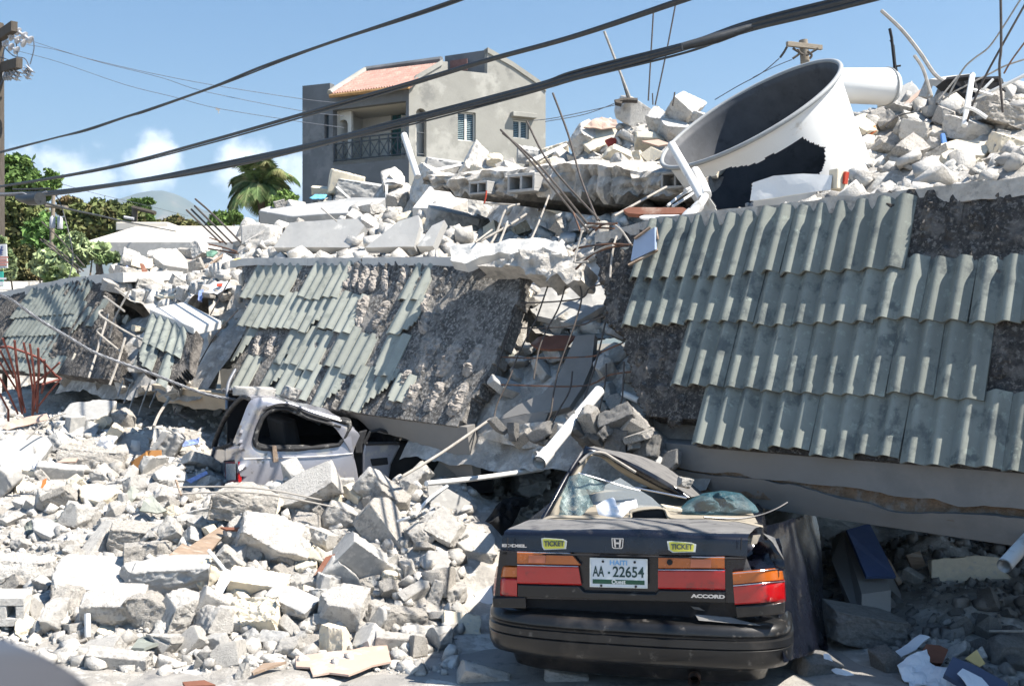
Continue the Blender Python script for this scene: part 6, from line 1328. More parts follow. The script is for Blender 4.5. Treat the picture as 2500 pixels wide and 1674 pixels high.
# ------------------------------------------------------------------ bars sticking up
BARS = [
 (0, [(1145, 297), (1215, 370), (1345, 528)], 11.2, 10.4, .011, 'rebar', 'dark bar leaning left above the cavity, lowest of the crossing bars'),
 (0, [(1150, 305), (1230, 375), (1350, 520)], 11.3, 10.5, .011, 'rebar', 'dark bar leaning left above the cavity, twin just right of the lowest one'),
 (0, [(1205, 278), (1260, 380), (1372, 505)], 11.3, 10.6, .011, 'rebar', 'dark bar above the cavity with its tip by the right window of the house'),
 (3, [(97, 445), (170, 640), (230, 850), (310, 1050)], 11.6, 10.6, .012, 'rebar', 'tall dark bar rising just right of the grey house wall'),
 (3, [(577, 45), (565, 250), (552, 480)], 16, 16, .012, 'rebar', 'tall thin vertical bar on the skyline left of the tank'),
 (3, [(682, 20), (640, 240), (585, 500)], 16, 16, .012, 'rebar', 'tall thin slanting bar right of the vertical skyline bar'),
 (3, [(678, 440), (668, 505)], 16, 16, .012, 'rebar', 'very short dark bar on the skyline left of the tank'),
 (3, [(572, 445), (574, 500)], 16, 16, .010, 'rebar', 'tiny bar at the foot of the tall vertical skyline bar'),
 (14, [(365, 95), (540, 260), (700, 460), (830, 650), (960, 740)], 14, 13, .024, 'dusty', 'thick brown bar curving down on the skyline right of the tank'),
 (14, [(650, 485), (720, 590), (770, 740), (800, 840)], 13, 12.8, .020, 'dusty', 'short brown bar beside the standing grey slab'),
 (14, [(1400, -60), (1405, 400), (1390, 600), (1420, 980)], 11, 11, .013, 'rebar', 'long vertical bar near the right frame edge'),
 (14, [(1590, -30), (1400, 270), (1290, 420), (1170, 510), (1070, 610), (940, 850)], 11.4, 11.8, .010, 'dusty', 'pale curving rod crossing the sky near the right edge'),
 (14, [(1640, -10), (1400, 420), (1270, 660), (1160, 900), (1110, 1060)], 11, 11.2, .012, 'rebar', 'dark slanting bar crossing the vertical bar near the right edge'),
 (14, [(1640, 330), (1500, 520), (1430, 640)], 12, 12, .010, 'rust', 'short rusty rod at the right frame edge against the sky'),
 (14, [(1650, 505), (1450, 570), (1310, 640), (1000, 800), (870, 890)], 12, 12.6, .010, 'dusty', 'thin pale rod sloping gently at the right frame edge'),
 (14, [(1155, 650), (1130, 800), (1085, 1095)], 11.6, 11.2, .030, 'pvc', 'pale green-white upright pole in front of the black crate'),
 (14, [(1640, 640), (1290, 810), (1150, 870)], 11.5, 11.9, .020, 'pvc', 'pale slanting pole running right of the black crate'),
 (14, [(1150, 780), (1330, 830)], 11.5, 11.5, .018, 'pvc', 'short pale crossbar at the foot of the black crate'),
 (14, [(1090, 930), (1180, 960), (1280, 1025)], 11.0, 10.9, .022, 'pvc', 'short pale bar on the rubble below the black crate'),
 (14, [(1335, 690), (1240, 790)], 11.5, 11.5, .015, 'pvc', 'short pale diagonal rod over the black crate'),
 (14, [(400, 1110), (450, 1050), (530, 1000), (640, 980)], 10.6, 10.9, .008, 'black', 'thin black curved wire on the rubble right of the tank'),
 (14, [(1030, 660), (860, 870)], 12, 12, .010, 'dusty', 'thin pale rod slanting left of the black crate'),
 (1, [(1270, 1430), (1500, 1650)], 15.5, 14.6, .014, 'rebar', 'leftmost dark bar of the bunch at the middle eave corner'),
 (1, [(1302, 1425), (1540, 1660)], 15.5, 14.6, .014, 'rebar', 'second dark bar from left at the middle eave corner'),
 (1, [(1325, 1402), (1580, 1655)], 15.5, 14.6, .014, 'rebar', 'third dark bar from left at the middle eave corner'),
 (1, [(1330, 1355), (1450, 1460), (1640, 1650)], 15.5, 14.6, .014, 'rebar', 'longest dark bar at the middle eave corner'),
 (17, [(1200, 190), (1400, 235), (1560, 285)], 14.5, 14.3, .012, 'rust', 'upper of two level rusty bars at the middle eave corner'),
 (17, [(1195, 245), (1400, 280), (1580, 310)], 14.5, 14.3, .012, 'rust', 'lower of two level rusty bars at the middle eave corner'),
 (17, [(1210, 105), (1380, 165)], 14.6, 14.5, .010, 'rust', 'short rusty bar left of the bunch at the middle eave corner'),
 (16, [(480, 1000), (720, 1190), (960, 1392)], 17.5, 17, .012, 'rebar', 'lower dark bar sticking up over the far left eave'),
 (16, [(520, 1000), (760, 1180), (1000, 1380)], 17.6, 17, .012, 'rebar', 'upper dark bar sticking up over the far left eave'),
 (16, [(500, 790), (740, 1020), (1010, 1320)], 17.6, 17, .010, 'rebar', 'longest dark bar sticking up over the far left eave'),
 (4, [(640, 1190), (700, 1000), (782, 730)], 12.6, 13.2, .013, 'dusty', 'long pale bar slanting down below the broken end of the left eave'),
 (4, [(885, 1010), (760, 910), (705, 860), (712, 840), (735, 832)], 12.6, 12.6, .013, 'dusty', 'lower hooked pale bar at the broken end of the left eave'),
 (4, [(1060, 935), (900, 850), (760, 765), (718, 730), (720, 710), (740, 705)], 12.6, 12.8, .013, 'dusty', 'upper hooked pale bar at the broken end of the left eave'),
 (4, [(900, 710), (750, 600)], 12.8, 13.2, .012, 'dusty', 'short pale bar above the hooked bars'),
 (4, [(930, 612), (830, 540)], 13, 13.2, .012, 'dusty', 'short pale bar highest at the broken end of the left eave'),
 (4, [(935, 560), (830, 760), (790, 900)], 12.9, 12.9, .012, 'dusty', 'pale bar crossing the highest short bar of the left eave end'),
 (4, [(792, 1242), (850, 1085), (905, 900)], 12.3, 12.6, .014, 'dusty', 'pale bar hanging below the small snapped eave piece'),
 (4, [(848, 1330), (888, 1212)], 12, 12.3, .009, 'dusty', 'first thin bar hanging under the small snapped eave piece'),
 (4, [(895, 1370), (942, 1235)], 12, 12.3, .009, 'dusty', 'second thin bar hanging under the small snapped eave piece'),
 (4, [(935, 1410), (990, 1260)], 12, 12.3, .009, 'dusty', 'third thin bar hanging under the small snapped eave piece'),
 (4, [(1000, 1450), (1080, 1230)], 12, 12.3, .009, 'dusty', 'fourth thin bar hanging under the small snapped eave piece'),
 (4, [(1080, 1400), (1130, 1285)], 12, 12.3, .009, 'dusty', 'fifth thin bar hanging under the small snapped eave piece'),
 (4, [(1145, 1325), (1220, 1305), (1282, 1290)], 11.6, 11.6, .013, 'dusty', 'short pale level bar under the beige beam'),
 (4, [(1110, 1540), (1150, 1450), (1225, 1335)], 11.2, 11.6, .016, 'dusty', 'pale stick standing on the shaded rubble left of the wagon'),
 (4, [(1340, 1480), (1260, 1440), (1275, 1400)], 11.2, 11.4, .006, 'black', 'thin dark curled wire left of the wagon'),
 (4, [(1660, 480), (1560, 660), (1490, 790)], 12.6, 12.6, .008, 'rebar', 'thin dark bar leaning along the left end of the middle eave'),
 (4, [(1720, 700), (1560, 880), (1430, 1100)], 12.2, 12.2, .007, 'rebar', 'thinner dark bar below the one along the middle eave end'),
 (12, [(1955, 348), (1860, 385), (1790, 560), (1745, 640)], 11, 10.6, .012, 'dusty', 'bent pale bar left in the cavity under the hollow-block slab'),
 (12, [(2005, 418), (1870, 505), (1620, 640)], 11, 10.6, .013, 'dusty', 'long pale bar slanting across the cavity bottom'),
 (12, [(1870, 480), (1800, 660)], 10.8, 10.5, .012, 'dusty', 'short upright pale bar in the cavity under the hollow-block slab'),
 (12, [(2168, 285), (2105, 450), (2040, 600), (1990, 690)], 10.9, 10.2, .010, 'dusty', 'thin pale curved rod right of the cavity'),
 (12, [(1760, 530), (1640, 620)], 10.8, 10.5, .010, 'dusty', 'short pale bar low at the left of the cavity'),
 (12, [(1700, 340), (1940, 352)], 11.8, 11.6, .012, 'dusty', 'pale level bar deep in the cavity'),
 (12, [(1720, 250), (1715, 300), (1705, 340)], 11.2, 11.2, .010, 'red', 'small red wire hanging from the hollow-block slab'),
 (12, [(890, 350), (915, 400), (930, 400)], 11.6, 11.5, .008, 'dusty', 'small hooked wire at the end of the long grey beam'),
 (12, [(540, 375), (650, 470)], 11.8, 11.5, .007, 'dusty', 'thin grey wire lying over the tilted slabs'),
 (18, [(1520, 250), (1610, 215)], 9.9, 10.3, .014, 'pvc', 'shortest white slat behind the leaning pipe by the tank'),
 (18, [(1290, 460), (1480, 310), (1640, 235)], 9.7, 10.3, .013, 'pvc', 'upper long white slat left of the leaning pipe by the tank'),
 (18, [(1360, 470), (1650, 285)], 9.7, 10.2, .013, 'pvc', 'lower long white slat left of the leaning pipe by the tank'),
 (18, [(560, 600), (1040, 330), (1270, 205)], 9.8, 10.6, .012, 'dusty', 'thin grey conduit slanting under the hollow-block slab toward the tank'),
 (9, [(915, 517), (1340, 520), (1700, 585)], 8.05, 8.25, .007, 'dusty', 'upper thin pale tube lying across the top of the street pile'),
 (9, [(925, 553), (1340, 546), (1760, 620)], 8.0, 8.2, .007, 'dusty', 'lower thin pale tube lying across the top of the street pile'),
 (9, [(930, 480), (958, 560)], 8.1, 8.0, .010, 'wood', 'short wooden stick crossing the ends of the thin pale tubes'),
 (9, [(1100, 1335), (1343, 1372)], 7.05, 7.0, .009, 'dusty', 'thin pale metal strip at the foot of the pile'),
 (9, [(190, 1410), (330, 1370), (460, 1320)], 7.1, 7.15, .014, 'dusty', 'thin grey hose lying on the road at lower left'),
 (10, [(1082, 690), (1150, 610), (1250, 538)], 8.1, 8.3, .013, 'pvc', 'pale stick slanting up below the long thin pipe'),
 (10, [(990, 722), (1055, 700)], 8.1, 8.1, .012, 'pvc', 'very short pale stick beside the diagonal slab'),
 (10, [(765, 1395), (800, 1320), (835, 1262)], 7.2, 7.3, .014, 'green', 'greenish stick leaning on the white boulder by the hardboard'),
 (10, [(1140, 1282), (1310, 1292)], 7.5, 7.4, .012, 'pvc', 'pale strip lying at the pile foot near the sedan'),
 (10, [(20, 870), (70, 930), (105, 975)], 7.75, 7.6, .013, 'pvc', 'short pale stick beside the brown board'),
 (9, [(462, 1185), (465, 1310)], 7.25, 7.2, .020, 'pvc', 'short grey pipe standing against the big square white block'),
 (11, [(1690, 1165), (1945, 1168)], 6.9, 6.8, .008, 'dusty', 'thin pale rod lying in the shade at far right'),
 (0, [(60, 1005), (110, 960), (150, 945)], 11.2, 11.4, .008, 'dusty', 'thin pale curved wire beside the red grille'),
]
for k, pts, d0, d1, r_, mt, lab in BARS:
    cat = 'pipe' if mt == 'pvc' else 'rebar'
    rod({'pvc': 'pale_pole', 'dusty': 'pale_rod', 'rust': 'rusty_rod', 'rebar': 'steel_bar', 'black': 'black_wire', 'wood': 'wooden_stick', 'green': 'green_stick', 'red': 'red_wire'}[mt], PL(k, pts, d0, d1), r_, MT[mt], lab,
        {'pvc': 'pole', 'wood': 'stick', 'green': 'stick', 'black': 'wire', 'red': 'wire'}.get(mt, 'steel bar'), 'bars and sticks in the rubble')

# red window grille at far left
rg = empty('red_grille', P(4, 150, 1450, 11.5), 'bent red-brown iron grille standing in the rubble at the left edge', 'iron grille')
for i, t in enumerate([[(20, 905), (60, 1010), (110, 1170), (160, 1450)], [(105, 920), (120, 1090), (150, 1310), (180, 1440)], [(170, 935), (215, 1120), (240, 1300), (235, 1460)], [(215, 945), (240, 1110), (255, 1300), (240, 1440)], [(275, 975), (280, 1150), (270, 1330), (268, 1440)],
        [(0, 970), (60, 965), (180, 1005), (290, 1050), (400, 1170), (430, 1190)], [(430, 1080), (330, 1170), (250, 1230)], [(440, 1195), (350, 1300), (250, 1430)], [(0, 1080), (60, 1180), (130, 1290), (180, 1420)], [(0, 1190), (70, 1320), (130, 1450)], [(-10, 1290), (60, 1420), (60, 1500)], [(300, 1240), (430, 1200)], [(0, 990), (60, 1110), (100, 1190)], [(320, 1060), (330, 1180), (300, 1300)]]):
    rod('bar', PL(4, t, 11.3+.04*(i % 4), 11.7+.05*(i % 3)), .013, MT['redbar'] if 'redbar' in MT else MT.setdefault('redbar', M('red_oxide_paint', (.17, .055, .042), rough=.7, var=.25, bump=.1)), None, n=4, parent=rg, smooth=False)
# twisted guy strand
pts = smooth_path(PL(4, [(-60, 560), (0, 590), (100, 640), (300, 780), (500, 900), (690, 1010), (900, 1090), (1100, 1160), (1300, 1240), (1500, 1310), (1720, 1352)], 9.0, 10.6), 12)
m = MB(); L = len(pts)
for ph in (0, 2.1, 4.2):
    m.tube([p+Vector((0, math.cos(i*.9+ph), math.sin(i*.9+ph)))*.009 for i, p in enumerate(pts)], .0075, 6)
tag(m.build('twisted_cable', MT['galv'], smooth=60), 'grey twisted steel cable sagging down across the left eave', 'cable')
rod('fallen_wire', PL(16, [(665, 470), (740, 620), (850, 1040), (870, 1280), (812, 1500)], 19, 17.5), .010, MT['cable'], 'loose black wire hanging down in front of the pale bush', 'wire', None)
rod('grey_hose', PL(4, [(1700, 1130), (1650, 1230), (1640, 1330), (1638, 1420)], 11.1, 10.6), .017, MT['galv'], 'grey conduit hanging beside the left end of the middle eave', 'conduit', None, 8)

# ------------------------------------------------------------------ overhead cables and utility poles
def dline(x, d0=22.0, d1=6.4, x1=2100.0): return 1/((1/d0)+(1/d1-1/d0)*x/x1)
def cable(name, pts, strands, label, cat='cable', k=0, dl=dline, mat=None, grp='overhead cable bundles'):
    base_ = smooth_path([P(k, x, y, dl(x)) for x, y in pts], 10); m = MB(); n = len(base_); rs = random.Random(hash_kind['block']+len(pts))
    for (r_, oy, oz, ph, f) in strands:
        m.tube([p+Vector((0, 0, 1))*(oz+.007*math.sin(i*f+ph))*(1 if oz else .5)+Vector((.5, -.5, 0))*(oy+.006*math.cos(i*f+ph)) for i, p in enumerate(base_)], r_, 8)
    return tag(m.build(name, mat or MT['cable'], smooth=60), label, cat, grp)
cable('cable_bundle', [(-160, 396), (0, 348), (118, 317), (195, 297), (289, 267), (339, 250), (480, 201.6), (605, 151), (787, 86), (1042, 0), (1300, -95), (2000, -330), (2900, -620)], [(.015, 0, .0, 0, .21), (.010, .012, -.018, 1, .33)], 'topmost twisted pair of black overhead cables')
cable('cable_bundle', [(-160, 452), (0, 427), (235, 386), (470, 326), (787, 235), (942, 190), (1114, 138), (1311, 83), (1554, 0), (1800, -88), (2400, -300), (3200, -590)], [(.020, 0, 0.001, 0, .05), (.011, .01, -.020, 1, .11)], 'middle black overhead cable, straight and even')
cable('cable_bundle', [(-160, 444), (0, 443), (118, 440), (235, 425), (403, 398), (605, 356), (787, 312), (942, 273), (1218, 199), (1311, 172), (1554, 108), (1698, 62), (1957, -4), (2200, -78), (2700, -235), (3300, -430)],
      [(.019, 0, .0, 0, .13), (.018, .01, -.026, 1, .19), (.012, .0, .020, 2, .27), (.014, -.02, -.018, 3, .09), (.009, .02, -.044, .5, .23)], 'lowest and thickest bundle of black overhead cables')
rod('black_sleeve', [P(0, a, b, 6.9) for a, b in ((1560, 107), (1640, 87), (1720, 61))], [.024, .034, .02], MT['cable'], 'bulging black sleeve on the thickest cable bundle', 'cable sleeve', None, 10)
rod('splice_box', [P(16, 210, 500, 17.5), P(16, 350, 525, 17.2), P(16, 480, 515, 17.0)], [.04, .09, .10], MT['cable'], 'black splice casing hanging on the cables at left', 'splice box', None, 12)
rod('sagging_cable', [P(16, x, y, 17.4) for x, y in ((-120, 440), (0, 460), (170, 455), (270, 450), (340, 478), (430, 480), (560, 430))], .018, MT['galv'], 'grey cable looping under the thickest bundle at left', 'cable', None, 8)
rod('sagging_cable', [P(16, x, y, d) for x, y, d in ((480, 545, 17), (660, 600, 18), (860, 650, 19.5), (1200, 720, 22), (1568, 805, 25), (2100, 905, 30))], .018, MT['cable'], 'dark cable running from the splice casing down to the low building', 'cable', None, 8)
rod('loop_cable', [P(16, x, y, 17.5) for x, y in ((150, 400), (230, 405), (430, 400), (600, 390))], .015, MT['cable'], 'short dark cable strand above the splice casing', 'cable', None, 8)
LW = [([(230, 285), (430, 350), (640, 410), (1010, 495), (1450, 580), (2060, 675), (2342, 705)], 'topmost thin line wire from the left pole to the house'), ([(185, 305), (400, 345), (700, 430), (1100, 530), (1400, 625), (2050, 755), (2342, 790)], 'second thin line wire from the left pole to the house'),
      ([(130, 350), (420, 430), (860, 580), (1200, 665), (1490, 740), (2050, 830), (2342, 870)], 'third thin line wire from the left pole to the house'), ([(410, 1250), (700, 1330), (1000, 1400), (1280, 1470)], 'faint thin wire sloping over the dark olive tree')]
for pts, lab in LW: rod('line_wire', PL(1, pts, 24, 40 if len(pts) > 5 else 50), [.006+.0002*i for i in range((len(pts)-1)*5+1)], MT['wire'], lab, 'wire', 'thin line wires', 5)
q = P(1, 1482, 745, 36); m = MB(); m.box(q, (.14, .02, .08), Euler((0, .5, 0)).to_matrix()); m.tube([q, q+Vector((.04, 0, -.14))], .012, 4); tag(m.build('plastic_scrap', MT['cgrey']), 'small rag caught on the third thin wire', 'rag')
for pts, lab in (([(0, 575), (120, 560), (400, 500)], 'faint wire left of the leaning mast, upper'), ([(60, 580), (250, 545), (400, 490)], 'faint wire left of the leaning mast, lower')): rod('line_wire', PL(3, pts, 30, 30), .012, MT['wire'], lab, 'wire', 'thin line wires', 5)
rod('line_wire', PL(3, [(1175, 280), (1090, 350), (980, 410), (870, 475)], 30, 34), .014, MT['wire'], 'thin wire curving down left from the wooden pole', 'wire', 'thin line wires', 5)
rod('line_wire', PL(3, [(1235, 285), (1150, 320), (1050, 370)], 30, 33), .012, MT['wire'], 'short thin wire beside the wooden pole', 'wire', 'thin line wires', 5)
# left pole
MT['polew'] = M('dark_pole_wood', (.10, .085, .07), var=.3, scale=4, bump=.4, bscale=15, stretch=(8, 8, 1)); MT['poleg'] = M('grey_pole_wood', (.27, .23, .18), var=.25, scale=4, bump=.3, bscale=15, stretch=(1, 8, 8)); MT['porc'] = M('pale_insulator', (.50, .50, .52), rough=.3, var=.1, bump=0, spec=.6)
lp = empty('utility_pole', g0(1, -12, 24), 'dark utility pole with crossarms and strings of insulators at the left frame edge', 'utility pole')
pt_ = P(1, -14, 160, 24); m = MB(); m.tube([Vector((pt_.x, 24, 0)), Vector((pt_.x, 24, 4)), pt_], [.15, .14, .12], 12); m.build('pole', MT['polew'], lp, smooth=50)
for (a, b, c, d_) in ((-120, 330, 98, 180), (-110, 500, 132, 430)):
    p, q = P(1, a, b, 24.9), P(1, c, d_, 23.3); m = MB(); ax_ = (q-p); m.box((p+q)/2, (ax_.length, .14, .22), ax_.to_track_quat('X', 'Z').to_matrix()); m.build('crossarm', MT['polew'], lp, bevel=.01)
def insul(k, pts, d):
    pp_ = PL(k, pts, d); a, b = pp_[0], pp_[-1]; dr_ = (b-a); m = MB(); path, rad = [], []; n = max(3, int(dr_.length/.14))
    for i in range(n):
        for f, r_ in ((.05, .03), (.3, .03), (.42, .085), (.62, .10), (.7, .035)): path.append(a+dr_*((i+f)/n)); rad.append(r_)
    m.tube(path, rad, 10); m.build('insulator_string', MT['porc'], lp, smooth=40)
for t in ([(100, 200), (225, 285)], [(55, 240), (180, 305)], [(15, 285), (130, 355)], [(60, 530), (110, 475)], [(105, 550), (135, 480)], [(160, 500), (205, 455)], [(180, 540), (215, 470)], [(20, 520), (75, 520)]): insul(1, t, 23.6)
for i, t in enumerate([[(225, 260), (232, 330), (205, 440)], [(20, 310), (90, 380), (170, 400), (200, 460)], [(110, 280), (118, 400), (100, 480)], [(0, 390), (60, 410), (110, 440)], [(30, 330), (10, 420)], [(0, 580), (30, 520)]]): rod('jumper_wire', PL(1, t, 23.6), .012, MT['wire'], None, parent=lp, n=5)
# pole with transformers
tpb = empty('utility_pole', g0(16, 625, 27), 'slim pale pole carrying two white transformer cans among the trees', 'utility pole')
a, b = P(16, 618, 1080, 27), P(16, 640, 470, 27); m = MB(); m.tube([Vector((a.x, 27, 0)), a, b], [.06, .055, .045], 10); m.build('pole', MT['poleg'], tpb, smooth=50)
for (x, y, lab) in ((628, 805, .066), (718, 810, .066)):
    c = P(16, x, y, 26.7); h = 130/CR[16][2]*27/FPX/2; m = MB(); m.tube([c-Vector((0, 0, h)), c-Vector((0, 0, h*.9)), c+Vector((0, 0, h*.85)), c+Vector((0, 0, h)), c+Vector((0, 0, h*1.3))], [lab*.9, lab, lab, lab*.8, .02], 16); m.build('transformer_can', MT['porc'], tpb, smooth=40)
p, q = P(16, 560, 600, 27), P(16, 800, 620, 26.5); m = MB(); m.tube([p, q], .05, 5); m.build('crossarm', MT['poleg'], tpb)
# small dark pole in front of the olive tree
sp_ = empty('utility_pole', g0(1, 915, 40), 'small dark pole with a tilted crossarm above the pale hipped roof', 'utility pole')
a, b = P(1, 910, 1600, 40), P(1, 917, 1415, 40); m = MB(); m.tube([Vector((a.x, 40, 0)), b], .11, 8); m.build('pole', MT['polew'], sp_); m = MB(); m.tube([P(1, 905, 1412, 40), P(1, 1056, 1450, 39.5)], .08, 5); m.build('crossarm', MT['polew'], sp_); m = MB(); m.tube([P(1, 845, 1478, 39.8), P(1, 912, 1490, 39.8)], .06, 6); m.build('lamp_arm', MT['porc'], sp_)
# wooden pole behind the tank, and the leaning mast
wp_ = empty('utility_pole', g0(3, 1298, 30), 'grey wooden pole top with a crossarm rising behind the tipped tank', 'utility pole')
a, b = P(3, 1310, 420, 30), P(3, 1290, 192, 30); m = MB(); m.tube([Vector((a.x, 30, 0)), a, b], [.16, .14, .12], 12); m.build('pole', MT['poleg'], wp_, smooth=50)
for dz in (0, .12): p, q = P(3, 1212+dz*100, 210, 29.7+dz*3), P(3, 1378, 228, 30.1+dz*3); ax_ = q-p; m = MB(); m.box((p+q)/2, (ax_.length, .10, .13), ax_.to_track_quat('X', 'Z').to_matrix()); m.build('crossarm', MT['poleg'], wp_, bevel=.01)
for i, t in enumerate([[(1212, 225), (1198, 250), (1180, 275)], [(1262, 235), (1272, 255), (1240, 280)], [(1310, 245), (1330, 262), (1322, 280)], [(1240, 230), (1290, 262)], [(1360, 232), (1305, 265)]]): rod('bracket_arm', PL(3, t, 29.8), .035, MT['polew'], None, parent=wp_, n=6)
mm = empty('leaning_mast', P(3, 470, 480, 20), 'thin leaning mast with a small dark crossarm on the skyline', 'mast')
rod('mast_tube', PL(3, [(342, 150), (400, 300), (470, 480)], 20), .025, MT['dusty'], None, parent=mm, smooth=False); rod('mast_tube', PL(3, [(350, 175), (410, 320), (458, 480)], 20.1), .020, MT['rebar'], None, parent=mm, smooth=False)
rod('crossarm', PL(3, [(392, 488), (440, 478), (500, 480)], 20), .05, MT['polew'], None, parent=mm, smooth=False); rod('insulator', PL(3, [(395, 490), (425, 497)], 19.9), .05, MT['polew'], None, parent=mm)
am = empty('antenna_mast', P(14, 495, 740, 15), 'thin black antenna mast on the skyline right of the white tank', 'antenna')
rod('mast_tube', PL(14, [(435, 250), (452, 330), (495, 745)], 15), .020, MT['black'], None, parent=am, smooth=False); rod('mast_tube', PL(14, [(440, 350), (470, 400), (485, 560), (525, 740)], 15.1), .013, MT['black'], None, parent=am, smooth=False)
rod('side_arm', PL(14, [(455, 600), (480, 580), (530, 573)], 15), .014, MT['black'], None, parent=am, smooth=False)
ck = empty('black_crate', P(14, 1290, 780, 12.4), 'black open metal frame on the skyline near the right edge', 'metal frame')
for i, (a, b) in enumerate([((1170, 700), (1390, 690)), ((1180, 850), (1420, 800)), ((1170, 700), (1180, 850)), ((1390, 690), (1420, 800)), ((930, 700), (1150, 670)), ((960, 740), (1120, 830)), ((1050, 680), (1130, 840))]):
    rod('bar', PL(14, [a, b], 12.6, 12.4), .035, MT['black'], None, parent=ck, n=4)
m = MB(); m.prism([P(14, x, y, 12.9) for x, y in ((1170, 700), (1395, 695), (1425, 800), (1180, 850))], (0, .3, 0)); m.build('back_panel', MT['black'], ck)
m = MB(); m.prism([P(14, x, y, 12.9) for x, y in ((920, 690), (1160, 650), (1190, 690), (1120, 835), (1000, 760))], (0, .3, -.02)); m.build('back_panel', MT['black'], ck)

